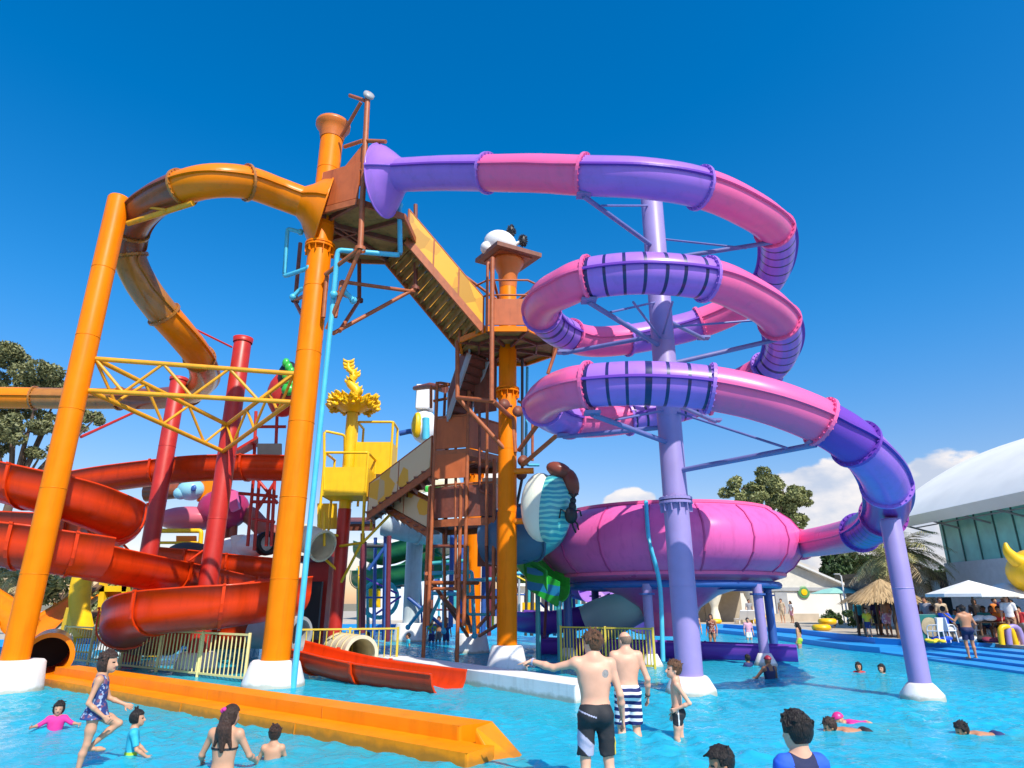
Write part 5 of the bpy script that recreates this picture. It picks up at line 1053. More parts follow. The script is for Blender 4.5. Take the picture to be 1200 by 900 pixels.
# ================================================================== PEOPLE: one continuous surface each, from a blended distance field
class Field:
    def __init__(s): s.pr = []
    def cap(s, a, b, ra, rb, k=.03): s.pr.append(('c', np.array(a, float), np.array(b, float), ra, rb, k)); return s
    def ell(s, c, r, R=None, k=.03): s.pr.append(('e', np.array(c, float), np.array(r, float), np.eye(3) if R is None else np.array(R, float), 0, k)); return s
    def cone(s, a, b, ra, rb, k=.01): s.pr.append(('k', np.array(a, float), np.array(b, float), ra, rb, k)); return s
    def bounds(s):
        lo = np.full(3, 1e9); hi = -lo
        for p in s.pr:
            if p[0] == 'e': m = p[2].max(); lo = np.minimum(lo, p[1]-m); hi = np.maximum(hi, p[1]+m)
            else:
                m = max(p[3], p[4]); lo = np.minimum(lo, np.minimum(p[1], p[2])-m); hi = np.maximum(hi, np.maximum(p[1], p[2])+m)
        return lo, hi
    def grid(s, h, clip=None):
        lo, hi = s.bounds(); lo -= 3*h; hi += 3*h; n = np.maximum(4, np.ceil((hi-lo)/h).astype(int)); ax = [lo[i]+h*np.arange(n[i]) for i in range(3)]
        f = np.full(n, .5, dtype=np.float32)
        for p in s.pr:
            if p[0] == 'e': a = p[1]-p[2].max(); b = p[1]+p[2].max()
            else: m = max(p[3], p[4]); a = np.minimum(p[1], p[2])-m; b = np.maximum(p[1], p[2])+m
            pad = p[5]*1.2+2.5*h; i0 = np.maximum(0, ((a-pad-lo)/h).astype(int)); i1 = np.minimum(n, ((b+pad-lo)/h).astype(int)+2)
            X, Y, Z = np.meshgrid(ax[0][i0[0]:i1[0]], ax[1][i0[1]:i1[1]], ax[2][i0[2]:i1[2]], indexing='ij'); q = np.stack([X, Y, Z], -1)
            if p[0] == 'e':
                d = (q-p[1]) @ p[3]; k0 = np.linalg.norm(d/p[2], axis=-1); k1 = np.linalg.norm(d/(p[2]**2), axis=-1)+1e-9; dd = k0*(k0-1)/k1
            else:
                ab = p[2]-p[1]; L2_ = ab @ ab+1e-12; t = ((q-p[1]) @ ab)/L2_
                if p[0] == 'c':
                    t = np.clip(t, 0, 1); dd = np.linalg.norm(q-p[1]-t[..., None]*ab, axis=-1)-(p[3]+(p[4]-p[3])*t)
                else:
                    L_ = math.sqrt(L2_); rad = np.linalg.norm(q-p[1]-t[..., None]*ab, axis=-1)-(p[3]+(p[4]-p[3])*np.clip(t, 0, 1)); dd = np.maximum(rad, np.maximum(-t*L_, (t-1)*L_))
            g = f[i0[0]:i1[0], i0[1]:i1[1], i0[2]:i1[2]]; k = p[5]; hh = np.clip(.5+.5*(g-dd)/k, 0, 1)
            f[i0[0]:i1[0], i0[1]:i1[1], i0[2]:i1[2]] = g*(1-hh)+dd*hh-k*hh*(1-hh)
        if clip is not None:
            X, Y, Z = np.meshgrid(*ax, indexing='ij'); f = np.maximum(f, clip(np.stack([X, Y, Z], -1))).astype(np.float32)
        return f, lo
def surface_net(f, lo, h):
    s = f < 0; n = np.array(f.shape)
    c = np.zeros(n-1, dtype=np.int8)
    for dx in (0, 1):
        for dy in (0, 1):
            for dz in (0, 1): c += s[dx:n[0]-1+dx, dy:n[1]-1+dy, dz:n[2]-1+dz]
    I = np.argwhere((c > 0) & (c < 8)); idx = np.full(n-1, -1, dtype=np.int64); idx[I[:, 0], I[:, 1], I[:, 2]] = np.arange(len(I))
    acc = np.zeros((len(I), 3)); cnt = np.zeros(len(I)); cs = [(x, y, z) for x in (0, 1) for y in (0, 1) for z in (0, 1)]
    val = {k: f[I[:, 0]+k[0], I[:, 1]+k[1], I[:, 2]+k[2]] for k in cs}
    for a in cs:
        for ax in range(3):
            if a[ax]: continue
            b = list(a); b[ax] = 1; b = tuple(b); va, vb = val[a], val[b]; m = (va < 0) != (vb < 0); t = np.where(m, va/np.where(m, va-vb, 1), 0)
            p = np.array(a, float)[None, :].repeat(len(I), 0); p[:, ax] = t; acc[m] += p[m]; cnt[m] += 1
    V = lo+(I+acc/np.maximum(cnt, 1)[:, None])*h; Q = []
    for ax in range(3):
        o1, o2 = [(1, 2), (2, 0), (0, 1)][ax]
        A = np.moveaxis(s, ax, 0); sl0 = [slice(None)]*3; sl1 = [slice(None)]*3; sl0[ax] = slice(0, -1); sl1[ax] = slice(1, None)
        for o in (o1, o2): sl0[o] = slice(1, -1); sl1[o] = slice(1, -1)
        s0 = s[tuple(sl0)]; s1 = s[tuple(sl1)]; E = np.argwhere(s0 != s1)
        if not len(E): continue
        flip = s0[E[:, 0], E[:, 1], E[:, 2]]; E = E.copy(); E[:, o1] += 1; E[:, o2] += 1
        def cell(d1, d2):
            k = E.copy(); k[:, o1] -= d1; k[:, o2] -= d2; return idx[k[:, 0], k[:, 1], k[:, 2]]
        q = np.stack([cell(1, 1), cell(0, 1), cell(0, 0), cell(1, 0)], 1); q[~flip] = q[~flip][:, ::-1]; Q.append(q)
    return V, np.concatenate(Q)
def field_mesh(name, fld, h, mats, parent, clip=None, paint=None):
    f, lo = fld.grid(h, clip); V, Q = surface_net(f, lo, h)
    me = bpy.data.meshes.new(name); n = len(Q); me.vertices.add(len(V)); me.vertices.foreach_set('co', V.astype(np.float32).ravel()); me.loops.add(n*4); me.loops.foreach_set('vertex_index', Q.astype(np.int32).ravel())
    me.polygons.add(n); me.polygons.foreach_set('loop_start', np.arange(n, dtype=np.int32)*4); me.polygons.foreach_set('loop_total', np.full(n, 4, dtype=np.int32)); me.polygons.foreach_set('use_smooth', np.ones(n, dtype=bool))
    for m in (mats if isinstance(mats, (list, tuple)) else [mats]): me.materials.append(m)
    if paint is not None: me.polygons.foreach_set('material_index', paint(V[Q].mean(1)).astype(np.int32))
    me.update(calc_edges=True); o = bpy.data.objects.new(name, me); COL.objects.link(o)
    if parent is not None: o.parent = parent
    ORI[o.name] = Vector((0, 0, 0)); return o
def skinmat(name, c): return mat(name, c, rough=.48, var=.10, scale=7, spec=.4, sub=.0)
SK_pale = skinmat('fair skin', (.74, .39, .255)); SK_tan = skinmat('tanned skin', (.48, .22, .115)); SK_mid = skinmat('light brown skin', (.58, .30, .18)); SK_dark = skinmat('brown skin', (.24, .11, .06))
M_lip = mat('lips', (.42, .11, .09)); M_eye = mat('dark eyes', (.015, .01, .008), rough=.2); M_tat = mat('tattoo ink skin', (.30, .27, .25), var=.3, scale=30)
def hairmat(name, c):
    m = mat(name, c, rough=.42, var=.35, scale=30, spec=.35); nt = m.node_tree; N = nt.nodes; L = nt.links; g = N.new('ShaderNodeNewGeometry'); mp = N.new('ShaderNodeMapping'); mp.inputs['Scale'].default_value = (95, 95, 14); no = N.new('ShaderNodeTexNoise'); no.inputs['Scale'].default_value = 1; no.inputs['Detail'].default_value = 3; no.inputs['Distortion'].default_value = .6; L.new(g.outputs['Position'], mp.inputs[0]); L.new(mp.outputs[0], no.inputs[0]); bp = N.new('ShaderNodeBump'); bp.inputs['Strength'].default_value = 1; bp.inputs['Distance'].default_value = .02; L.new(no.outputs[0], bp.inputs['Height']); L.new(bp.outputs[0], N['Principled BSDF'].inputs['Normal'])
    return m
H_brown = hairmat('brown hair', (.13, .058, .026)); H_black = hairmat('black hair', (.018, .012, .010)); H_dkb = hairmat('dark brown hair', (.05, .024, .015)); H_short = mat('cropped grey brown hair', (.24, .15, .10), rough=.7, var=.3, scale=50)
C_ = lambda n, c: mat('cloth '+n, c, rough=.75, var=.12, scale=14, bump=.12, bscale=50)
STD = dict(head=(0, .012, .932), neck=(0, -.005, .845), shL=(-.108, -.005, .812), shR=(.108, -.005, .812), elL=(-.142, -.02, .635), elR=(.142, -.02, .635), wrL=(-.152, .03, .492), wrR=(.152, .03, .492), hipL=(-.052, 0, .515), hipR=(.052, 0, .515), knL=(-.062, .012, .283), knR=(.062, .012, .283), anL=(-.064, -.01, .045), anR=(.064, -.01, .045), chest=(0, -.002, .73), waist=(0, 0, .625), pelvis=(0, -.005, .545))
CHILD = dict(STD, head=(0, .012, .905), neck=(0, -.005, .80), shL=(-.098, -.005, .765), shR=(.098, -.005, .765), elL=(-.128, -.02, .605), elR=(.128, -.02, .605), wrL=(-.138, .03, .475), wrR=(.138, .03, .475), chest=(0, 0, .69), waist=(0, 0, .59), pelvis=(0, 0, .51), hipL=(-.046, 0, .48), hipR=(.046, 0, .48), knL=(-.054, .012, .265), knR=(.054, .012, .265))
def rotM(yaw=0, pitch=0, roll=0): return np.array((Matrix.Rotation(yaw, 3, 'Z') @ Matrix.Rotation(pitch, 3, 'X') @ Matrix.Rotation(roll, 3, 'Y')))
def hand(f, w, d, nrm, s, k=.006, curl=.35, point=False):
    """palm, four unequal bent fingers and a thumb; w wrist, d direction of the hand, nrm palm normal"""
    d = np.array(d, float); d /= np.linalg.norm(d); nrm = np.array(nrm, float); nrm -= d*(nrm @ d); nrm /= np.linalg.norm(nrm); sd = np.cross(d, nrm); w = np.array(w, float)
    for t in (-.6, -.2, .2, .6): f.cap(w+sd*t*.018*s, w+d*.085*s+sd*t*.052*s, .015*s, .0125*s, .012*s)
    for t, l in ((-.6, .062), (-.2, .076), (.2, .082), (.6, .074)):
        b = w+d*.082*s+sd*t*.056*s; c1 = curl if not (point and t == .6) else .0
        if point and t != .6: c1 = 1.6
        d1 = d*math.cos(c1)+nrm*math.sin(c1); d2 = d*math.cos(c1*2)+nrm*math.sin(c1*2); m = b+d1*l*.5*s; f.cap(b, m, .0095*s, .0088*s, k); f.cap(m, m+d2*l*.5*s, .0088*s, .0072*s, k)
    b = w+d*.025*s+sd*.030*s; td = d*.6+sd*.65+nrm*.35; td /= np.linalg.norm(td); m = b+td*.045*s; f.cap(b, m, .013*s, .0105*s, .01*s); f.cap(m, m+(d*.85+sd*.2+nrm*.35)*.034*s, .0105*s, .008*s, k)
def person(label, loc, H, rz=0, pose=None, base=STD, skin=SK_mid, hair=('short', H_black), clothes=(), h=.012, yaw=0, pitch=0, hs=1.0, build=1.0, hands=True, point=None, group=None, extras=None, limb=1.0, handdir=None, tattoo=None, hidefeet=False):
    J = {k: np.array(v, float)*H for k, v in dict(base, **(pose or {})).items()}
    th = thing('person', label, 'person', loc, group); th.rotation_euler[2] = rz
    f = Field(); hu = H*hs; child = base is CHILD; hsz = hu*(1.22 if child else 1.0)
    Rh = rotM(yaw, pitch); hc = J['head']; HL = lambda v: hc+Rh @ (np.array(v)*hsz)
    b = build*H; lm = limb*H
    # trunk
    wv = abs(J['shR'][0]-J['shL'][0])/(.216*H)
    def tr(top, low): 
        a = J[top]-J[low]; z = a/np.linalg.norm(a); x = J['shR']-J['shL']; x = x-z*(x @ z); x /= np.linalg.norm(x); return np.stack([x, np.cross(z, x), z], 1)
    R1 = tr('neck', 'chest'); R2 = tr('chest', 'waist'); R3 = tr('waist', 'pelvis')
    f.ell(J['chest'], (.094*b, .060*b, .105*H), R1, .04*H); f.ell(J['chest']+R1 @ np.array((0, 0, .055*H)), (.098*b, .048*b, .045*H), R1, .04*H)
    f.ell(J['waist'], (.078*b, .054*b, .095*H), R2, .04*H); f.ell(J['pelvis'], (.088*b, .062*b, .068*H), R3, .04*H)
    for sg in (-1, 1): f.ell(J['pelvis']+R3 @ np.array((sg*.040*b, -.030*b, -.018*H)), (.046*b, .046*b, .05*H), R3, .02*H)
    f.cap(J['neck']-.02*(J['head']-J['neck']), J['neck']+(HL((0, -.012, -.04))-J['neck'])*.9, .034*hsz, .030*hsz, .025*H)
    f.cap(J['shL']*.82+J['neck']*.18, J['neck']+R1 @ np.array((0, 0, .005*H)), .026*b, .028*b, .03*H); f.cap(J['shR']*.82+J['neck']*.18, J['neck']+R1 @ np.array((0, 0, .005*H)), .026*b, .028*b, .03*H)
    # head
    f.ell(HL((0, -.006, .008)), np.array((.047, .058, .060))*hsz, Rh, .015*H); f.ell(HL((0, .018, -.030)), np.array((.036, .040, .040))*hsz, Rh, .02*H); f.cap(HL((0, .046, -.052)), HL((0, .040, -.056)), .012*hsz, .012*hsz, .015*H)
    f.cap(HL((0, .052, .004)), HL((0, .064, -.018)), .0055*hsz, .0095*hsz, .008*H)
    for sg in (-1, 1): f.ell(HL((sg*.047, -.004, -.008)), np.array((.006, .012, .018))*hsz, Rh, .006*H)
    # limbs
    for s_ in 'LR':
        f.ell(J['sh'+s_], np.array((.030, .030, .034))*lm, None, .03*H); f.cap(J['sh'+s_], J['el'+s_], .028*lm, .021*lm, .02*H); f.cap(J['el'+s_], J['el'+s_]*.65+J['wr'+s_]*.35, .021*lm, .0225*lm, .012*H); f.cap(J['el'+s_]*.65+J['wr'+s_]*.35, J['wr'+s_], .0225*lm, .0145*lm, .012*H)
        hip, kn, an = J['hip'+s_], J['kn'+s_], J['an'+s_]
        f.cap(hip, hip*.5+kn*.5, .050*lm, .044*lm, .03*H); f.cap(hip*.5+kn*.5, kn, .044*lm, .030*lm, .02*H); cf = kn*.68+an*.32; back = np.array((0, -.008*H, 0)); f.cap(kn, cf+back, .029*lm, .032*lm, .015*H); f.cap(cf+back, an, .032*lm, .018*lm, .015*H)
        if not hidefeet:
            sh_ = an-kn; fw = np.array((0, 1, 0.)); 
            if sh_[2] > -.5*np.linalg.norm(sh_): fw = np.array((0, .3, -1.)) if sh_[1] < 0 else np.array((0, .6, .6))
            fw = fw/np.linalg.norm(fw); dn = np.array((0, 0, -.028*H)) if fw[1] > .9 else np.zeros(3); sgx = (-1 if s_ == 'L' else 1)
            f.cap(an+dn*.8-fw*.02*H, an+dn+fw*.075*H+np.array((sgx*.012*H, 0, 0)), .018*H, .017*H, .015*H); f.cap(an+dn+fw*.06*H, an+dn*1.25+fw*.105*H+np.array((sgx*.014*H, 0, 0)), .02*H, .012*H, .015*H)
        wr, el = J['wr'+s_], J['el'+s_]; dd = wr-el; inward = np.array((1 if s_ == 'L' else -1, 0, 0.))
        if handdir and s_ in handdir: dd = np.array(handdir[s_][0], float); inward = np.array(handdir[s_][1], float)
        if abs((dd/np.linalg.norm(dd)) @ inward) > .9: inward = np.array((0, 0, -1.))
        if hands: 
            sd_fix = dd/np.linalg.norm(dd); hand(f, wr, dd, inward, H*.57, .006*H/1.7, .35, point == s_)
        else: 
            dn_ = dd/np.linalg.norm(dd); f.cap(wr, wr+dn_*.05*H, .016*H, .018*H, .01); f.cap(wr+dn_*.05*H, wr+dn_*.095*H, .017*H, .008*H, .01)
    mats = [skin, M_lip, M_eye, M_tat]
    inv = Rh.T
    def paint(c):
        q = ((c-hc) @ Rh)/hsz; m = np.zeros(len(c)); fr = q[:, 1] > .03
        m[fr & (np.abs(q[:, 0]) < .016) & (q[:, 2] > -.039) & (q[:, 2] < -.031)] = 1
        m[fr & (np.abs(np.abs(q[:, 0])-.019) < .0085) & (np.abs(q[:, 2]-.002) < .0045)] = 2
        if tattoo:
            for (tc, tr_) in tattoo: m[np.linalg.norm((c/H-np.array(tc)), axis=1) < tr_] = 3
        return m
    body = field_mesh('body', f, h, mats, th, None, paint)
    # hair
    st, hm = hair
    if st != 'bald':
        g = Field(); gr = .0035 if st == 'cropped' else .0105
        g.ell(HL((0, -.009, .012)), np.array((.047+gr, .058+gr, .060+gr))*hsz, Rh, .01*H)
        low = {'short': -.045, 'cropped': -.03, 'bob': -.085, 'long': -.12, 'tail': -.045, 'bun': -.04, 'cap': .018}[st]
        if st == 'cropped': pass
        if st in ('bob', 'long'):
            g.ell(HL((0, -.018, -.035)), np.array((.056, .048, .05))*hsz, Rh, .02*H)
            if st == 'bob': g.ell(HL((0, -.012, -.015)), np.array((.062, .062, .055))*hsz, Rh, .02*H)
        if st == 'long':
            g.cap(HL((0, -.04, -.03)), J['neck']+np.array((0, -.045*H, -.01*H)), .045*hsz, .046*hsz, .02*H); g.cap(J['neck']+np.array((0, -.05*H, 0)), J['chest']+np.array((0.02*H, -.075*H, -.02*H)), .046*hsz, .016*hsz, .02*H); g.cap(J['neck']+np.array((-.02*H, -.05*H, 0)), J['chest']+np.array((-.05*H, -.062*H, .01*H)), .03*hsz, .010*hsz, .02*H); g.cap(J['neck']+np.array((.03*H, -.045*H, 0)), J['chest']+np.array((.075*H, -.05*H, .0)), .03*hsz, .010*hsz, .02*H)
        if st == 'tail': g.cap(HL((0, -.065, .02)), HL((0, -.085, -.05)), .02*hsz, .009*hsz, .01*H)
        if st == 'bun':
            for dx, dy, dz in ((0, 0, .035), (.018, .01, .045), (-.018, 0, .045), (0, -.02, .04)): g.cap(HL((0, -.02, .06)), HL((dx, -.02+dy, .06+dz)), .016*hsz, .006*hsz, .01*H)
        if st == 'cap': g.cap(HL((0, .05, .028)), HL((0, .085, .022)), .022*hsz, .012*hsz, .02*H)
        rr = np.random.default_rng(int(abs(loc[0])*100)+3)
        if st in ('short', 'bob', 'tail'):
            for _ in range(60):
                dv = rr.normal(size=3); dv[2] = abs(dv[2])*.9+.1; dv[1] -= .5; dv /= np.linalg.norm(dv); p0 = np.array((0, -.009, .012))+dv*np.array((.055, .066, .068)); g.cap(HL(p0*.97), HL(p0*1.01+rr.normal(size=3)*.010), .009*hsz, .0045*hsz, .005*H)
        def clip(q):
            v = ((q-hc) @ Rh)/hsz; face = np.minimum(v[..., 1]-(.018 if st != 'cropped' else .0)+.0, (.034+.25*np.maximum(0, .03-np.abs(v[..., 0])))-v[..., 2])   # >0 inside the face zone
            ear = np.minimum(np.minimum(np.abs(v[..., 0])-.030, .016-np.abs(v[..., 1]-.004)), -.004-v[..., 2]) if st in ('short', 'cropped') else -1
            lowc = (low-v[..., 2]) if st not in ('long',) else np.full(v.shape[:-1], -1.)
            if st == 'cap': face = np.minimum(v[..., 1]+.3, .012-v[..., 2])
            if st == 'bald': pass
            crownbare = np.full(v.shape[:-1], -1.)
            if st == 'cropped': crownbare = v[..., 2]-.030
            return np.maximum(np.maximum(np.maximum(face, lowc), ear), crownbare)*hsz
        field_mesh('swim_cap' if st == 'cap' and 'cap' in hm.name else 'hair', g, max(h*.8, .007), hm, th, clip)
    # clothes
    for item in clothes:
        kind, m = item[0], item[1]; opt = item[2] if len(item) > 2 else {}
        g = Field(); o = .012; clip = None
        if kind in ('shorts', 'trunks'):
            L_ = opt.get('len', .86 if kind == 'shorts' else .42); fl = opt.get('flare', 1.22 if kind == 'shorts' else 1.05)
            g.ell(J['pelvis'], (.088*b+o, .062*b+o, .075*H+o), R3, .03*H)
            for sg in (-1, 1): g.ell(J['pelvis']+R3 @ np.array((sg*.040*b, -.030*b, -.018*H)), (.048*b+o, .046*b+o, .05*H+o), R3, .02*H)
            for s_ in 'LR':
                hip, kn = J['hip'+s_], J['kn'+s_]; e = hip+(kn-hip)*L_; g.cone(hip-(kn-hip)*.05, e, .050*lm+o*.8, (.050+(.030-.050)*L_)*lm*fl+o, .025*H)
                for q_ in range(5):
                    t = .3+.15*q_; p = hip+(kn-hip)*t*L_; aa = q_*2.1+(0 if s_ == 'L' else 1); g.cap(p+np.array((math.cos(aa), math.sin(aa), .3))*.040*lm, p+np.array((math.cos(aa+.9), math.sin(aa+.9), -.4))*.044*lm, .008*H, .006*H, .02*H)
            zw = opt.get('waist', .045)
            clip = lambda q, R3=R3, zw=zw: ((q-J['pelvis']) @ R3)[..., 2]-zw*H
        elif kind in ('top', 'suit', 'tank'):
            o = .009
            g.ell(J['chest'], (.094*b+o, .060*b+o, .105*H+o), R1, .04*H); g.ell(J['chest']+R1 @ np.array((0, 0, .055*H)), (.098*b+o, .048*b+o, .045*H+o), R1, .04*H); g.ell(J['waist'], (.078*b+o, .054*b+o, .095*H+o), R2, .04*H)
            g.ell(J['pelvis'], (.088*b+o, .062*b+o, .068*H+o), R3, .04*H)
            for s_ in 'LR':
                g.cap(J['sh'+s_]*.8+J['neck']*.2, J['neck']-R1 @ np.array((0, 0, .006*H)), .028*b+o, (.030*b+.004 if kind == 'top' else .022*b), .03*H)
                if kind == 'top':
                    sl_ = opt.get('sleeve', .6); g.ell(J['sh'+s_], np.array((.030, .030, .034))*lm+o, None, .03*H)
                    if sl_ > 1: g.cone(J['sh'+s_], J['el'+s_], .029*lm+o, .022*lm+o, .02*H); g.cone(J['el'+s_], J['el'+s_]+(J['wr'+s_]-J['el'+s_])*(sl_-1), .023*lm+o, .016*lm+o, .012*H)
                    else: g.cone(J['sh'+s_], J['sh'+s_]+(J['el'+s_]-J['sh'+s_])*sl_, .030*lm+o, .027*lm+o, .02*H)
                if kind == 'suit' and not opt.get('skirt'): g.ell(J['hip'+s_], (.052*b+o, .05*b+o, .04*H+o), R3, .03*H)
            if opt.get('skirt'): g.cone(J['pelvis']+R3 @ np.array((0, 0, .06*H)), J['pelvis']-R3 @ np.array((0, 0, opt['skirt']*H)), .075*b, .125*b, .03*H)
            zt = .075*H if kind != 'top' else .126*H; zb = opt.get('hem', -.06)*H
            def clip(q, R1=R1, R3=R3, zt=zt, zb=zb):
                v = (q-J['chest']) @ R1; x = np.abs(v[..., 0]); top = v[..., 2]-zt if kind == 'top' else v[..., 2]-np.where(np.abs(x-.055*H) < .016*H, .13*H, zt-.02*H)
                bt = zb-((q-J['pelvis']) @ R3)[..., 2] if not opt.get('skirt') and kind != 'suit' else np.full(v.shape[:-1], -1.)
                return np.maximum(top, bt)
        elif kind == 'bikini':
            g.ell(J['chest']+R1 @ np.array((0, 0, -.01*H)), (.094*b+.007, .060*b+.007, .105*H), R1, .03*H)
            clip = lambda q: np.maximum(np.abs(((q-J['chest']) @ R1)[..., 2]+.012*H)-.008*H, -1)
        elif kind == 'briefs':
            g.ell(J['pelvis'], (.088*b+o, .062*b+o, .068*H+o), R3, .03*H)
            for sg in (-1, 1): g.ell(J['pelvis']+R3 @ np.array((sg*.040*b, -.030*b, -.018*H)), (.048*b+o, .046*b+o, .05*H+o), R3, .02*H)
            clip = lambda q: ((q-J['pelvis']) @ R3)[..., 2]-.02*H
        pm = opt.get('paint')
        field_mesh(opt.get('name', {'shorts': 'swim_shorts', 'trunks': 'swim_trunks', 'top': 'shirt', 'suit': 'swimsuit', 'tank': 'tank_top', 'bikini': 'bikini_strap', 'briefs': 'swim_briefs'}[kind]), g, h, m if not pm else [m]+pm[0], th, clip, (lambda c: pm[1](c, J, H)) if pm else None)
    if extras: extras(th, J, H)
    return th
# ================================================================== THE BATHERS
SIT = dict(knL=(-.07, .22, .47), knR=(.07, .22, .47), anL=(-.09, .42, .43), anR=(.09, .42, .43))
KNEEL = dict(knL=(-.05, .10, .29), knR=(.05, .10, .29), anL=(-.05, -.15, .27), anR=(.05, -.15, .27))
def floorz(Y):
    for a, b, za, zb in ((-6, 7, -.15, -.2), (7, 9, -.2, -.27), (9, 11, -.27, -.42), (11, 14, -.42, -.5), (14, 60, -.5, -.6)):
        if Y <= b: return za+(zb-za)*(Y-a)/(b-a)
    return -.6
def at(px, Y, z=0.6):
    """X that a pixel column has at depth Y and height z"""
    dep = Y*CT+(z-HC)*ST; return (px-600)/F*dep
def board_paint(c, J, H):
    q = c/H; m = np.zeros(len(c), dtype=int)
    left = q[:, 0] < -.005; u = q[:, 2]-.36+.9*(q[:, 0]+.06); m[left & (np.abs(u) < .045) & (q[:, 1] < .02)] = 1
    m[(q[:, 0] > .07) & (np.abs(q[:, 2]-.36+.6*(q[:, 0]-.1)) < .055) & (np.abs(q[:, 1]+.005) < .018)] = 2
    m[left & (np.abs(q[:, 2]-.548+.35*(q[:, 0]+.08)) < .004)] = 1
    return m
blk = C_('black', (.018, .018, .022)); nvy = C_('navy', (.018, .03, .13)); lilac = C_('pale lilac', (.42, .42, .56)); ylw = C_('yellow', (.75, .55, .03)); wht = C_('white', (.75, .75, .74))
ryl = C_('royal blue', (.02, .10, .62)); dnv = C_('dark navy', (.012, .018, .075)); red_ = C_('red', (.55, .03, .04)); pnk = C_('hot pink', (.70, .03, .26)); lpk = C_('light pink', (.72, .36, .46)); tl = C_('teal', (.03, .30, .32)); cyn = C_('cyan', (.03, .45, .62)); lime = C_('lime', (.40, .62, .04)); org = C_('orange', (.72, .20, .02)); gry = C_('grey', (.30, .30, .32)); mar = C_('maroon', (.22, .02, .05)); prp = C_('purple', (.26, .10, .32))
def watch(side, m):
    def ex(th, J, H):
        w = J['wr'+side]; e = J['el'+side]; d = (w-e)/np.linalg.norm(w-e); MB().lathe([(.031, -.012), (.036, -.012), (.036, .012), (.031, .012)], tuple(w-d*.02), 14, 0, False, axis=tuple(d)).build('wristband', m, th, ) if False else None
        mb = MB(); mb.lathe([(.020*H, -.011), (.0225*H, -.011), (.0225*H, .011), (.020*H, .011)], tuple(w-d*.025), 14, 0, False, axis=tuple(d)); ORI[th.name] = Vector((0, 0, 0)); mb.build('wristband', m, th)
    return ex
person('man in black board shorts with a pale panel, pointing left, shoulder tattoo', (at(697, 8.0, .9), 8.0, -.235), 1.82, .06, dict(elL=(-.245, .07, .785), wrL=(-.375, .16, .818), shL=(-.115, .005, .818), elR=(.155, -.015, .64), wrR=(.178, .05, .50), knL=(-.068, .012, .283), knR=(.072, .012, .283), anL=(-.075, -.01, .045), anR=(.085, -.01, .045), hipL=(-.055, 0, .515), hipR=(.055, 0, .515)),
       skin=SK_pale, hair=('short', H_brown), clothes=[('shorts', blk, dict(len=.88, flare=1.3, paint=([lilac, ylw], board_paint), name='board_shorts'))], h=.0085, yaw=.75, pitch=-.1, build=1.10, limb=1.0, point='L', handdir={'L': ((-.9, .35, -.28), (.1, -.2, -1))}, tattoo=[((.062, -.062, .762), .024), ((-.07, 0, .205), .045), ((-.2, .05, .79), .02)], extras=watch('L', lilac))
stp = stripemat('navy white stripes', '#0d1c5c', '#e6e6ea', 3.3, 'Z', .75, 2.2)
person('balding man in long navy and white striped trunks beside the pointing man', (at(734, 11.1, .9), 11.1, -.41), 1.87, .05, dict(elL=(-.165, -.03, .635), wrL=(-.165, .03, .50), elR=(.168, -.03, .635), wrR=(.178, .04, .495)), skin=SK_pale, hair=('cropped', H_short), clothes=[('shorts', stp, dict(len=.95, flare=1.5, name='striped_trunks'))], h=.0085, yaw=.45, pitch=-.12, build=1.16, limb=1.06, extras=watch('R', M_dark))
sidestripe = lambda c, J, H: ((np.abs(c[:, 1]/H+.0) < .008) & (np.abs(c[:, 0]/H) > .07)).astype(int)
person('boy in black trunks with hand on hip, in front of the lavender column foot', (at(793, 10.9, .5), 10.9, -.40), 1.47, PI/2-.15, dict(elL=(-.130, -.115, .60), wrL=(-.105, .01, .545), knL=(-.05, .03, .265), knR=(.05, -.02, .265), anL=(-.05, -.05, .045), anR=(.05, -.05, .045)), base=CHILD, skin=SK_pale, hair=('short', H_brown), clothes=[('trunks', blk, dict(len=.42, paint=([wht], sidestripe)))], h=.0085, yaw=.2, build=.93, limb=.92)
pat = patchmat('navy floral print', '#2c3f78', '#aeb8cf', 34, .66, .7, '#7f4f68')
person('girl in patterned navy swimdress lifting one knee, left of the orange kerb', (at(112, 8.9, .6), 8.9, -.10), 1.43, -PI/2+.35, dict(knL=(-.055, .185, .40), anL=(-.05, .0, .235), hipL=(-.046, .02, .48), elR=(.128, -.045, .59), wrR=(.115, .085, .48), elL=(-.12, .06, .60), wrL=(-.09, .20, .545), head=(0, .03, .905), anR=(.04, -.05, .045), knR=(.05, -.015, .265)), base=CHILD, skin=SK_mid, hair=('bob', H_dkb), clothes=[('suit', pat, dict(skirt=.055, name='swim_dress'))], h=.0085, yaw=-.35, pitch=-.1, build=.92, limb=.92)
person('toddler in cyan rash shirt with a top knot, sitting in the water', (at(158, 9.7, .3), 9.7, -.62), 1.16, -PI/2+.5, dict(KNEEL, elL=(-.14, .07, .60), wrL=(-.12, .15, .53), elR=(.14, .05, .60), wrR=(.13, .16, .52)), base=CHILD, skin=SK_mid, hair=('bun', H_black), clothes=[('top', cyn, dict(sleeve=.8, paint=([lime], lambda c, J, H: (c[:, 2] < J['waist'][2]-.02*H).astype(int))))], h=.009, yaw=-.2, build=.95)
person('small child in hot pink shirt swimming at far left of the pool', (at(66, 11.6, .1), 11.6, -.72), 1.12, PI+.5, dict(SIT, elL=(-.20, .06, .70), wrL=(-.28, .15, .70), elR=(.20, .06, .70), wrR=(.26, .16, .70)), base=CHILD, skin=SK_mid, hair=('bob', H_black), clothes=[('top', pnk, dict(sleeve=1.4))], h=.009, pitch=-.2)
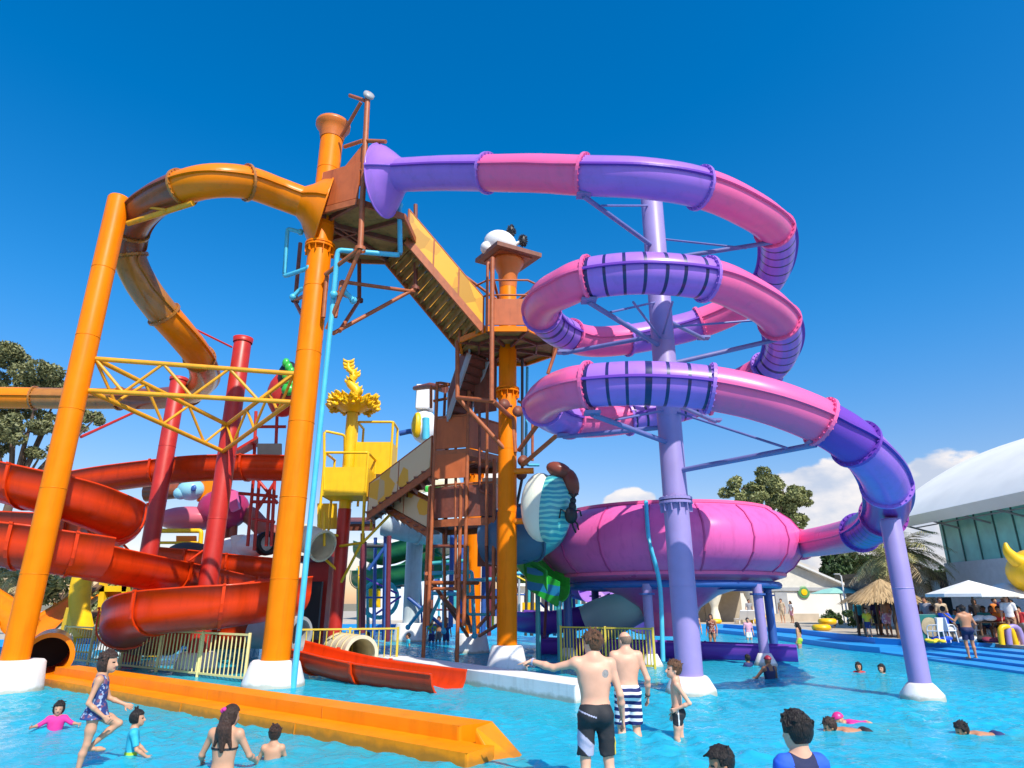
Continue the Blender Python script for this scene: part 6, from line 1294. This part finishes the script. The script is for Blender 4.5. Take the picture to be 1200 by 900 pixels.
person('woman with long wet hair and tied bikini sitting by the orange kerb', (at(263, 8.85, .2), 8.85, -.92), 1.62, -.15, dict(SIT, elL=(-.19, .02, .66), wrL=(-.25, .13, .60), elR=(.17, .06, .66), wrR=(.16, .18, .60), head=(.01, .02, .93)), skin=SK_mid, hair=('long', H_dkb), clothes=[('bikini', blk), ('briefs', tl)], h=.009, yaw=-.5, pitch=-.15, build=1.05, extras=lambda th, J, H: (ORI.__setitem__(th.name, Vector((0, 0, 0))), MB().ell(tuple(J['head']+np.array((-.045, -.05, .04))*H), .02*H, 10).ell(tuple(J['head']+np.array((-.03, -.06, .05))*H), .017*H, 10).build('hair_flower', pnk, th)))
person('little bare backed boy sitting in the water next to the long haired woman', (at(320, 9.5, .1), 9.5, -.77), 1.16, .1, dict(SIT, elL=(-.17, .05, .61), wrL=(-.22, .16, .53), elR=(.14, .07, .62), wrR=(.10, .18, .58)), base=CHILD, skin=SK_mid, hair=('short', H_dkb), h=.009, yaw=.1)
raglan = lambda c, J, H: (np.abs(c[:, 0]/H) > .060+.10*np.maximum(0, .80-c[:, 2]/H)*.4).astype(int)
person('boy in two-tone blue rash shirt seen from behind at the bottom edge', (at(938, 4.95, .9), 4.95, -.17), 1.37, .1, dict(elL=(-.15, .03, .60), wrL=(-.13, .12, .52), elR=(.15, .03, .60), wrR=(.13, .12, .52)), base=CHILD, skin=SK_pale, hair=('short', H_black), clothes=[('top', dnv, dict(sleeve=.95, paint=([ryl], raglan))), ('shorts', blk, dict(len=.8))], h=.007, yaw=.35, pitch=-.15)
person('boy in black shirt low in the water at the bottom edge, looking left', (at(847, 6.5, .5), 6.5, -.76), 1.46, PI/2+.1, dict(SIT, elL=(-.16, .06, .60), wrL=(-.14, .2, .55), elR=(.16, .06, .60), wrR=(.14, .2, .55)), base=CHILD, skin=SK_tan, hair=('short', H_black), clothes=[('top', blk, dict(sleeve=.95))], h=.008, pitch=-.25)
def swimmer(label, px, py, H, skin, hair, clothes, zz=-.13, yaw0=0.0, pose=None):
    g = G(px, py); p = dict(head=(0, -.045, .905), elL=(-.19, .10, .86), wrL=(-.10, .12, .99), elR=(.19, .06, .84), wrR=(.12, .10, .98), knL=(-.05, 0, .265), knR=(.05, -.02, .265), anL=(-.05, -.03, .045), anR=(.05, -.06, .05)); p.update(pose or {})
    th = person(label, (g.x+H*.9, g.y, zz), H, 0, p, base=CHILD, skin=skin, hair=hair, clothes=clothes, h=.010, pitch=1.15); th.rotation_euler = (-PI/2+.10, 0, PI/2+yaw0); return th
swimmer('child swimming on the front with bare tanned back, beside the pink capped child', 972, 856, 1.35, SK_tan, ('short', H_dkb), [('trunks', blk)])
swimmer('child in pink with a pink swim cap swimming behind the tanned child', 982, 846, 1.2, SK_mid, ('cap', mat('pink swim cap', (.72, .03, .22), rough=.35)), [('top', pnk, dict(sleeve=.6))], -.13)
swimmer('boy swimming alone toward the left, right of the lavender leg', 1127, 860, 1.3, SK_tan, ('short', H_black), [('trunks', nvy)])
def dip(label, px, Y, ztop, H, rz, skin, hair, clothes, h=.014, pose=None, yaw=0, base=CHILD):
    return person(label, (at(px, Y, ztop-.1), Y, ztop-H), H, rz, {**SIT, **dict(elL=(-.17, .06, .62), wrL=(-.2, .18, .58), elR=(.17, .06, .62), wrR=(.2, .18, .58)), **(pose or {})}, base=base, skin=skin, hair=hair, clothes=clothes, h=h, yaw=yaw)
dip('swimmer in red shirt up to the neck, first of two heads beyond the lavender leg', 1006, 20.5, .27, 1.25, 2.6, SK_tan, ('bob', H_black), [('top', red_, dict(sleeve=.7))])
dip('dark haired swimmer up to the neck, right of the one in red', 1033, 20.3, .24, 1.3, PI*.7, SK_mid, ('bob', H_black), [])
dip('woman in black tank top and dark red cap sitting in water before the bowl', 900, 18.8, .55, 1.64, .3, SK_dark, ('cap', mat('dark red cap cloth', (.32, .015, .04))), [('tank', dnv)], .012, dict(elL=(-.22, .05, .68), wrL=(-.30, .15, .62)), base=STD)
dip('child with dark hair in blue shirt dipping behind the woman with the red cap', 876, 22.3, .35, 1.2, .4, SK_dark, ('short', H_black), [('top', nvy, dict(sleeve=.6))])
def stand(label, px, Y, z, H, rz, skin, hair, clothes, group=None, h=.018, pose=None, base=STD, build=1.0, yaw=0):
    return person(label, (at(px, Y, z+H*.6), Y, z), H, rz, pose, base=base, skin=skin, hair=hair, clothes=clothes, h=h, group=group, build=build, yaw=yaw, hands=h < .02)
stand('man in dark shorts standing on the blue stepped ledge, back to the camera', 1132, 23.6, .12, 1.70, -.1, SK_tan, ('short', H_black), [('shorts', dnv, dict(len=.7))], h=.013, build=1.25, pose=dict(elL=(-.2, .0, .70), wrL=(-.27, .12, .80), elR=(.17, -.03, .64), wrR=(.16, .06, .52)))
stand('woman with long dark hair in lime bottoms wading behind the purple flume', 936, 31, -.5, 1.58, .9, SK_mid, ('long', H_black), [('bikini', ylw), ('trunks', lime, dict(len=.35))], h=.014)
stand('wading person in light pink shirt beside the bowl leg', 877, 38, -.5, 1.62, PI, SK_mid, ('short', H_black), [('top', lpk, dict(sleeve=.8)), ('shorts', wht, dict(len=.6))])
stand('bare chested man in dark trunks right of the lavender column', 815, 33, -.25, 1.72, PI-.2, SK_mid, ('short', H_black), [('shorts', blk, dict(len=.6))], h=.016, build=1.1)
stand('woman in red patterned swimsuit wading by the cabana', 834, 32, -.25, 1.66, 2.5, SK_tan, ('long', H_dkb), [('suit', patchmat('red print', '#7a1c22', '#c9a08a', 25, .6))], h=.016)
stand('person in black top behind the lavender column, at the cabana', 811, 50, DZ, 1.7, PI, SK_mid, ('long', H_black), [('top', blk, dict(sleeve=.6)), ('shorts', gry, dict(len=.7))])
stand('person in beige by the white hall door', 916, 53, DZ, 1.75, 2.4, SK_mid, ('short', H_dkb), [('top', C_('beige', (.55, .42, .28)), dict(sleeve=.6)), ('shorts', C_('beige', (.55, .42, .28)), dict(len=.9))], h=.02)
stand('person in white beside the one in beige at the hall door', 927, 53.5, DZ, 1.6, 1.8, SK_tan, ('long', H_black), [('top', wht, dict(sleeve=.6)), ('shorts', lpk, dict(len=.8))], h=.02)
stand('person with dark hair standing in the cabana opening', 878, 52.8, DZ, 1.7, PI, SK_tan, ('short', H_black), [('top', gry, dict(sleeve=.6)), ('shorts', blk, dict(len=.9))], h=.02)
for px, z, l, c in ((691, .0, 'first rider in orange on the wide lavender slide', org), (699, -.35, 'second rider in pale yellow on the wide lavender slide', C_('pale yellow', (.7, .6, .25)))):
    p = P(px, 697 if px == 691 else 702, 35.4); person(l, (p.x, p.y, p.z-.72+.30), 1.5, PI-.6, SIT, skin=SK_mid, hair=('short', H_black), clothes=[('top', c, dict(sleeve=.6)), ('trunks', nvy)], h=.018, hands=False)
stand('person in lime and blue shirt in the group of three between the orange columns', 506, 36, -.5, 1.6, PI, SK_mid, ('short', H_dkb), [('top', patchmat('lime blue print', '#7fae3a', '#2a55a0', 9, .5), dict(sleeve=.7)), ('shorts', nvy, dict(len=.8))])
stand('bare shouldered person in the middle of the group of three', 514, 36.6, -.5, 1.72, PI-.4, SK_tan, ('short', H_black), [('shorts', gry, dict(len=.8))])
stand('person in navy shirt, last of the group of three by the short orange column', 523, 36, -.5, 1.66, PI+.4, SK_mid, ('short', H_black), [('top', nvy, dict(sleeve=.7)), ('shorts', nvy, dict(len=.8))])
stand('person in dull purple clothes under the green slide', 636, 31, -.5, 1.75, .3, SK_dark, ('short', H_black), [('top', prp, dict(sleeve=1.2)), ('shorts', prp, dict(len=.95))])
stand('dark haired swimmer behind the olive railing', 430, 30, -.9, 1.6, 2.5, SK_mid, ('bob', H_black), [('top', wht, dict(sleeve=.6))])
stand('child splashing beside the dark poles', 478, 33, -.85, 1.4, 2.0, SK_tan, ('short', H_black), [('top', cyn, dict(sleeve=.6))], base=CHILD)
# crowd on the right hand deck
cg = 'people on the deck at the right'
stand('bare backed man in pink patterned shorts under the thatched hut', 1038, 31.6, DZ, 1.74, .2, SK_tan, ('short', H_dkb), [('shorts', patchmat('pink print', '#c98aa8', '#f0d6dc', 14, .55), dict(len=.85))], cg, .014, build=1.1)
stand('child in yellow shirt under the thatched hut', 1016, 31, DZ, 1.25, 2.6, SK_mid, ('short', H_black), [('top', ylw, dict(sleeve=.8)), ('shorts', nvy, dict(len=.8))], cg, base=CHILD)
stand('person in dark purple shirt at the back of the thatched hut', 1027, 33, DZ, 1.66, PI, SK_dark, ('short', H_black), [('top', C_('dark plum', (.06, .02, .09)), dict(sleeve=.8)), ('shorts', blk, dict(len=.9))], cg)
stand('person in dark blue shirt right of the man in pink shorts', 1050, 32.2, DZ, 1.68, PI-.5, SK_dark, ('short', H_black), [('top', nvy, dict(sleeve=.8)), ('shorts', mar, dict(len=.9))], cg)
stand('person in pale pink top at the right post of the hut', 1057, 31, DZ, 1.35, 2.2, SK_mid, ('bob', H_black), [('top', lpk, dict(sleeve=.8)), ('shorts', wht, dict(len=.8))], cg, base=CHILD)
stand('person in white with red shorts beside the lamp post foot', 1067, 30, DZ, .95, 2.8, SK_mid, ('short', H_black), [('top', wht, dict(sleeve=.8)), ('shorts', red_, dict(len=.8))], cg, base=CHILD)
def sit_chair(label, px, Y, H, rz, skin, hair, clothes):
    return person(label, (at(px, Y, 1.0), Y, DZ+.45-.5*H+.04), H, rz, dict(knL=(-.07, .24, .50), knR=(.07, .24, .50), anL=(-.07, .27, .27), anR=(.07, .27, .27), elL=(-.16, .06, .64), wrL=(-.12, .18, .58), elR=(.16, .06, .64), wrR=(.12, .18, .58)), skin=skin, hair=hair, clothes=clothes, h=.018, hands=False, group=cg)
def chair(label, px, Y, rz, m, proto={}):
    x = at(px, Y, 1.0)
    if m.name in proto: c = copy_tree(proto[m.name]); 
    else:
        c = thing('plastic_chair', 'x', 'chair', (0, 0, 0), 'plastic chairs on the right deck'); proto[m.name] = c
        MB().box((0, 0, .43), (.46, .44, .045)).build('seat', m, c, bevel=.015); MB().box((0, -.22, .68), (.46, .045, .46), R=Matrix.Rotation(.15, 3, 'X')).build('backrest', m, c, bevel=.015)
        for sx in (-.2, .2):
            for sy in (-.19, .19): MB().tube([(sx, sy, .42), (sx*1.1, sy*1.1, 0)], .022, 6).build('leg', m, c)
            MB().pipe([(sx*1.1, -.2, .66), (sx*1.15, .15, .64), (sx*1.1, .19, .42)], .02, 6).build('armrest', m, c)
    c['label'] = label; c.location = (x, Y, DZ); c.rotation_euler[2] = rz; return c
for (px, Y, rz, l, cl, sk, hr) in [(1109, 27.2, -1.2, 'seated person in bright blue shirt beside the green board', [('top', ryl, dict(sleeve=.9)), ('shorts', wht, dict(len=.9))], SK_mid, ('short', H_black)), (1156, 28.6, 2.6, 'seated person in teal shirt under the white parasol', [('top', tl, dict(sleeve=.9)), ('shorts', nvy, dict(len=.9))], SK_dark, ('short', H_black)), (1174, 27.4, 2.2, 'seated person in orange top at the table', [('top', org, dict(sleeve=.9)), ('shorts', blk, dict(len=.9))], SK_tan, ('short', H_dkb)), (1165, 29.4, 3.0, 'seated person in red shirt behind the table', [('top', red_, dict(sleeve=.9)), ('shorts', gry, dict(len=.9))], SK_tan, ('long', H_black)), (1096, 28.4, -1.5, 'seated person in pale shirt left of the blue shirt', [('top', C_('beige', (.55, .42, .28)), dict(sleeve=.7)), ('shorts', tl, dict(len=.9))], SK_tan, ('short', H_dkb)), (1194, 29.2, 2.6, 'seated person in maroon at the right picture edge', [('top', mar, dict(sleeve=.9)), ('shorts', wht, dict(len=.9))], SK_mid, ('short', H_black)), (1127, 29.6, 2.9, 'seated person in grey shirt behind the man in dark shorts', [('top', gry, dict(sleeve=.9)), ('shorts', lpk, dict(len=.9))], SK_mid, ('long', H_black))]:
    sit_chair(l, px, Y, 1.66, rz, sk, hr, cl); chair(('white plastic chair under the '+l.replace('seated ', ''))[:88], px, Y-.0, rz, M_wht)
stand('woman in white top and brown patterned trousers standing by the table', 1183, 26.4, DZ, 1.72, 2.3, SK_mid, ('long', H_dkb), [('top', wht, dict(sleeve=.7)), ('shorts', patchmat('brown print', '#7d4632', '#b08a68', 16, .6), dict(len=1.0))], cg, .016)
stand('person with sun hat shading behind the standing woman', 1178, 30.4, DZ, 1.75, 2.8, SK_dark, ('cap', mat('black cap cloth', (.03, .03, .04))), [('top', C_('dark plum', (.06, .02, .09)), dict(sleeve=.9)), ('shorts', blk, dict(len=.9))], cg)
stand('child in teal near the green board', 1121, 29, DZ, 1.2, 2.6, SK_tan, ('short', H_black), [('top', cyn, dict(sleeve=.9)), ('shorts', nvy, dict(len=.9))], cg, base=CHILD)
for i, (px, Y, l) in enumerate([(1160, 27.3, 'dark topped table in front of the person in teal, covered with towels'), (1192, 27.6, 'dark topped table at the right edge beside the woman in white')]):
    x = at(px, Y, 1.2); t = thing('deck_table', l, 'table', (x, Y, DZ), 'tables on the right deck'); MB().box((x, Y, DZ+.73), (1.5, .8, .05)).build('tabletop', M_wood, t, bevel=.01)
    for sx in (-.62, .62):
        for sy in (-.3, .3): MB().box((x+sx, Y+sy, DZ+.35), (.06, .06, .7)).build('leg', M_wood, t)
def heap(name, label, cat, px, Y, z, m, s, seed, grp=None):
    x = at(px, Y, z); mb = MB(); rng = np.random.default_rng(seed)
    for k in range(5): mb.ell((x+rng.uniform(-.5, .5)*s, Y+rng.uniform(-.3, .3)*s, z+.05+rng.uniform(0, .12)*s), (.28*s, .22*s, .12*s), 10, R=Matrix.Rotation(rng.uniform(-.5, .5), 3, 'X'))
    return tag(mb.build(name, m), label, cat, grp)
heap('towel', 'white towel heaped on the dark table under the parasol', 'towel', 1154, 27.2, DZ+.76, wht, .9, 1); heap('towel', 'red towel lying on the table beside the white one', 'towel', 1168, 27.2, DZ+.76, red_, .7, 2); heap('bag', 'dark bag pile on the deck under the tables', 'bag', 1160, 27.0, DZ, blk, 1.0, 3); heap('bag', 'blue bag on the deck by the green board', 'bag', 1102, 27.0, DZ, ryl, .7, 4); heap('towel', 'white towel dropped at the deck edge near the man in dark shorts', 'towel', 1146, 26.9, DZ, wht, .8, 5); heap('bag', 'maroon bag on the deck beside the stool arches', 'bag', 1176, 26.2, DZ, mar, .8, 6)
gb = P(1090, 738, 27.4); t = thing('notice_board', 'low teal notice board with a round emblem at the deck edge', 'board', (gb.x, 27.4, DZ)); MB().box((gb.x, 27.4, DZ+.55), (1.0, .08, .95)).build('board', mat('board teal', (.01, .16, .15)), t, bevel=.02)
MB().lathe([(.36, 0), (.36, .03), (.22, .05), (0, .05)], (gb.x, 27.355, DZ+.55), 24, 0, False, axis=(0, -1, 0)).build('emblem', mat('emblem tan', (.42, .34, .2)), t)
for sx in (-.4, .4): MB().box((gb.x+sx, 27.45, DZ+.3), (.05, .05, .6)).build('leg', M_dark, t)
for px, m, l in ((1180, M_yellow, 'yellow arched stool at the deck edge'), (1189, M_lav, 'lavender arched stool right of the yellow one')):
    x = at(px, 25.6, .8); mb = MB(); mb.pipe([(x-.26, 25.6, DZ), (x-.2, 25.6, DZ+.62), (x+.2, 25.6, DZ+.62), (x+.26, 25.6, DZ)], .10, 10, 0, .2); tag(mb.build('arch_stool', m), l, 'stool', 'arched stools at the deck edge')
def ringfloat(label, px, Y, z, m, R0=.34):
    x = at(px, Y, z); n = 28; mb = MB(); mb.lathe([(R0+.16*math.cos(a), .16*math.sin(a)) for a in np.linspace(0, 2*PI, 13)], (x, Y, z+.16), n); return tag(mb.build('swim_ring', m), label, 'swim ring', 'yellow swim rings on the far deck')
for px, Y, z, l in ((963, 38.5, DZ, 'yellow swim ring lying on the deck left of the hut'), (970, 39.3, DZ+.3, 'yellow swim ring leaning on top of the first, left of the hut'), (888, 51.5, DZ, 'yellow swim ring on the deck before the cabana'), (893, 52.5, DZ+.28, 'upper yellow swim ring of the pair before the cabana'), (838, 51.5, DZ, 'yellow swim ring on the deck behind the bowl frame')): ringfloat(l, px, Y, z, M_yellow)
for px, l in ((866, 'dark blue lounger at the cabana, left one'), (874, 'dark blue lounger at the cabana, right one')):
    o = lounger(at(px, 52, .8), 52, PI); o['label'] = l; o['group'] = 'loungers in front of the cabanas'
tp = at(985, 50, 2.4); t = thing('parasol', 'pale teal parasol standing before the white hall', 'parasol', (tp, 50, DZ))
MB().lathe([(2.2, 2.55), (1.2, 2.85), (0, 3.05)], (tp, 50, 0), 8, 0, False).build('canopy', mat('pale teal canvas', (.30, .60, .50), rough=.8), t); MB().tube([(tp, 50, DZ), (tp, 50, 3.0)], .05, 8).build('pole', M_wht, t)
for i, (px, Y, r, lm, l) in enumerate([(1003, 36, .8, LM2, 'dark potted shrub left of the thatched hut'), (1012, 35.5, .6, LM3, 'light green shrub behind the hut posts'), (975, 42, .7, LM2, 'shrub in front of the white hall plinth')]):
    x = at(px, Y, .9); tree(l, (x, Y, DZ), [(x, Y, DZ+.7, r*.7), (x+.3, Y, DZ+.5, r*.5)], r, 700, .1, lm, 60+i, trunk=.05)['category'] = 'shrub'
# ================================================================== MORE OF THE TANGLE INSIDE THE TOWER, AND THE DENSER PART OF THE CROWD
stairs('staircase', 'narrow rust stair with pale handrails from the octagon platform to the landing below', (-1.5, 21.2, 10.3), (-2.3, 22.4, 8.3), (-.9, 21.9, 10.3), (-1.7, 23.0, 8.3), 8, M_rustdark, M_rustdark, .85, M_grey)
pk_ = thing('pipe_tangle', 'tangle of dark thin service pipes and valves close behind the mid orange column', 'pipe', P(612, 560, 22))
for run, m in [([(612, 420, 21.6), (612, 560, 21.6), (604, 600, 21.6)], M_dark), ([(618, 430, 22), (616, 545, 22), (632, 545, 22)], M_skyblue), ([(607, 470, 21.4), (624, 478, 21.6), (624, 540, 21.6)], M_rust), ([(600, 476, 20.5), (590, 474, 20.4)], M_rustdark), ([(534, 500, 22.4), (534, 690, 22.4)], M_rust), ([(523, 520, 23), (523, 640, 23.4)], M_rustdark), ([(562, 480, 22), (562, 575, 22), (580, 580, 22)], M_rustdark), ([(548, 640, 24), (548, 720, 25), (575, 720, 25)], M_teal), ([(590, 640, 23), (572, 700, 25)], M_rust)]:
    MB().pipe([P(*a) for a in run], .05, 8).build('pipe', m, pk_)
for a, b, m in [((505, 452, 22.6), (505, 478, 22.6), M_rust), ((505, 455, 22.6), (548, 447, 23), M_rust), ((508, 470, 22.7), (550, 462, 23.2), M_rust), ((522, 450, 23.4), (520, 500, 23.4), M_rustdark), ((548, 447, 23), (546, 520, 23), M_rustdark), ((571, 470, 21.5), (570, 640, 21.9), M_rust), ((545, 540, 22.8), (545, 575, 22.8), M_rust), ((518, 545, 23), (575, 540, 22), M_rust), ((508, 560, 23), (560, 545, 23), M_rustdark), ((520, 625, 23.4), (522, 735, 25.5), M_rust), ((505, 690, 23), (535, 690, 22.8), M_rust), ((570, 640, 22), (572, 735, 24), M_rustdark), ((540, 700, 24), (600, 700, 23), M_rust), ((584, 600, 21.5), (584, 735, 22.4), M_rust), ((500, 640, 23), (545, 640, 22.6), M_rustdark)]: MB().tube([P(*a), P(*b)], .055, 8).build('pipe', m, pk_)
for x, y, Y in ((591, 474, 20.4), (607, 482, 20.5), (611, 556, 21.3), (613, 540, 21.3)): MB().lathe([(.18, -.06), (.18, .06), (0, .07)], P(x, y, Y), 14, axis=(.3, -1, .1)).build('clamp_disc', M_rustdark, pk_)
fr2 = thing('play_structure', 'multicoloured poles, panels and rails of the play structure behind the towers', 'pole frame', P(500, 740, 40)); rng = np.random.default_rng(17)
pal = [M_blue, M_teal, M_maroon, M_skyblue, M_purple_d, M_dark, M_yellow, M_grey, M_green]
for k in range(34):
    x = rng.uniform(418, 700); Y = rng.uniform(36, 46); m = pal[rng.integers(len(pal))]; y0 = rng.uniform(640, 690)
    MB().tube([P(x, y0, Y), P(x+rng.uniform(-2, 2), 738, Y)], rng.uniform(.06, .13), 7).build('pole', m, fr2)
for k in range(26):
    x = rng.uniform(418, 680); Y = rng.uniform(36, 44); m = pal[rng.integers(len(pal))]; y0 = rng.uniform(648, 725); MB().tube([P(x, y0, Y), P(x+rng.uniform(15, 45), y0+rng.choice([0, 0, 22, -22]), Y)], .06, 6).build('rail', m, fr2)
for (x0, y0, x1, y1, Y, m) in [(430, 690, 446, 712, 41, M_yellow), (452, 668, 470, 690, 43, M_skyblue), (500, 652, 520, 672, 42, M_green), (530, 690, 546, 716, 40, M_teal), (545, 640, 553, 668, 41, M_green), (612, 706, 628, 728, 40, M_yellow), (662, 708, 684, 726, 43, M_skyblue), (575, 690, 584, 722, 40, M_blue), (424, 650, 436, 668, 44, M_white), (690, 655+50, 720, 728, 44, M_teal), (560, 705, 572, 735, 41, M_wht), (632, 668, 648, 680, 44, M_teal)]:
    MB().panel([P(x0, y1, Y), P(x1, y1, Y), P(x1, y0, Y), P(x0, y0, Y)], .12).build('panel', m, fr2)
mb = MB(); mb.lathe([(1.0+.12*math.cos(a), .12*math.sin(a)) for a in np.linspace(0, 2*PI, 9)], P(445, 702, 39), 24, axis=(.2, -1, .1)); mb.build('hoop', M_teal, fr2)
wp = thing('wave_panel', 'green panel with blue wave print on the side of the bright green slide', 'panel', P(640, 700, 24)); MB().panel([P(618, 690, 24.3), P(654, 712, 23.6), P(656, 682, 23.6), P(618, 661, 24.3)], .06).build('board', stripemat('wave print', '#22a83a', '#1c7fb0', .55, 'Z', .4, 5.0), wp)
# more people
for (px, Y, H, rz, sk, hr, cl, l) in [
  (1086, 29.5, 1.7, 2.2, SK_tan, ('short', H_black), [('top', gry, dict(sleeve=.9)), ('shorts', nvy, dict(len=.9))], 'person in grey shirt behind the teal board'),
  (1079, 31.0, 1.6, 2.9, SK_mid, ('long', H_black), [('top', mar, dict(sleeve=.9)), ('shorts', blk, dict(len=.9))], 'person in maroon top just right of the lamp post'),
  (1104, 30.5, 1.68, 3.0, SK_tan, ('short', H_dkb), [('top', C_('beige', (.55, .42, .28)), dict(sleeve=.9)), ('shorts', gry, dict(len=.9))], 'person in beige shirt standing behind the seated blue shirt'),
  (1144, 30.6, 1.62, 2.6, SK_dark, ('bob', H_black), [('top', blk, dict(sleeve=.9)), ('shorts', tl, dict(len=.9))], 'person in black top left of the parasol pole'),
  (1168, 31.2, 1.66, 3.3, SK_mid, ('short', H_black), [('top', org, dict(sleeve=.9)), ('shorts', nvy, dict(len=.9))], 'person in orange top standing in front of the loungers'),
  (1188, 31.0, 1.6, 2.5, SK_tan, ('long', H_black), [('top', tl, dict(sleeve=.9)), ('shorts', wht, dict(len=.9))], 'person in teal top near the right edge by the loungers'),
  (1197, 27.0, 1.3, 2.0, SK_mid, ('short', H_black), [('top', red_, dict(sleeve=.9)), ('shorts', gry, dict(len=.9))], 'child in red shirt at the right picture edge'),
  (1007, 33.5, 1.62, 2.8, SK_tan, ('short', H_black), [('top', tl, dict(sleeve=.9)), ('shorts', blk, dict(len=.9))], 'person in teal shirt behind the left hut post'),
  (1060, 33.0, 1.7, 2.7, SK_mid, ('short', H_dkb), [('top', prp, dict(sleeve=.9)), ('shorts', gry, dict(len=.9))], 'person in dull purple shirt at the right of the hut'),
  (1033, 34.2, 1.6, 3.1, SK_dark, ('bob', H_black), [('top', red_, dict(sleeve=.9)), ('shorts', nvy, dict(len=.9))], 'person in red top deep in the shade of the hut')]:
    stand(l, px, Y, DZ, H, rz, sk, hr, cl, cg, .02)
for px, Y, rz, l in ((1095, 26.8, .6, 'empty white chair left of the teal board'), (1140, 27.6, 2.0, 'empty white chair right of the man in dark shorts'), (1172, 28.8, .4, 'empty white chair behind the covered table'), (1072, 28.6, 1.2, 'empty white chair at the foot of the lamp post')): chair(l, px, Y, rz, M_wht)
heap('towel', 'pale pink towel on the first lounger of the row', 'towel', 1137, 33.6, DZ+.36, lpk, .6, 7); heap('bag', 'teal bag beside the empty chair near the lamp post', 'bag', 1080, 28.4, DZ, tl, .7, 8); heap('towel', 'yellow towel on the deck between board and chair', 'towel', 1098, 26.4, DZ, ylw, .5, 9)
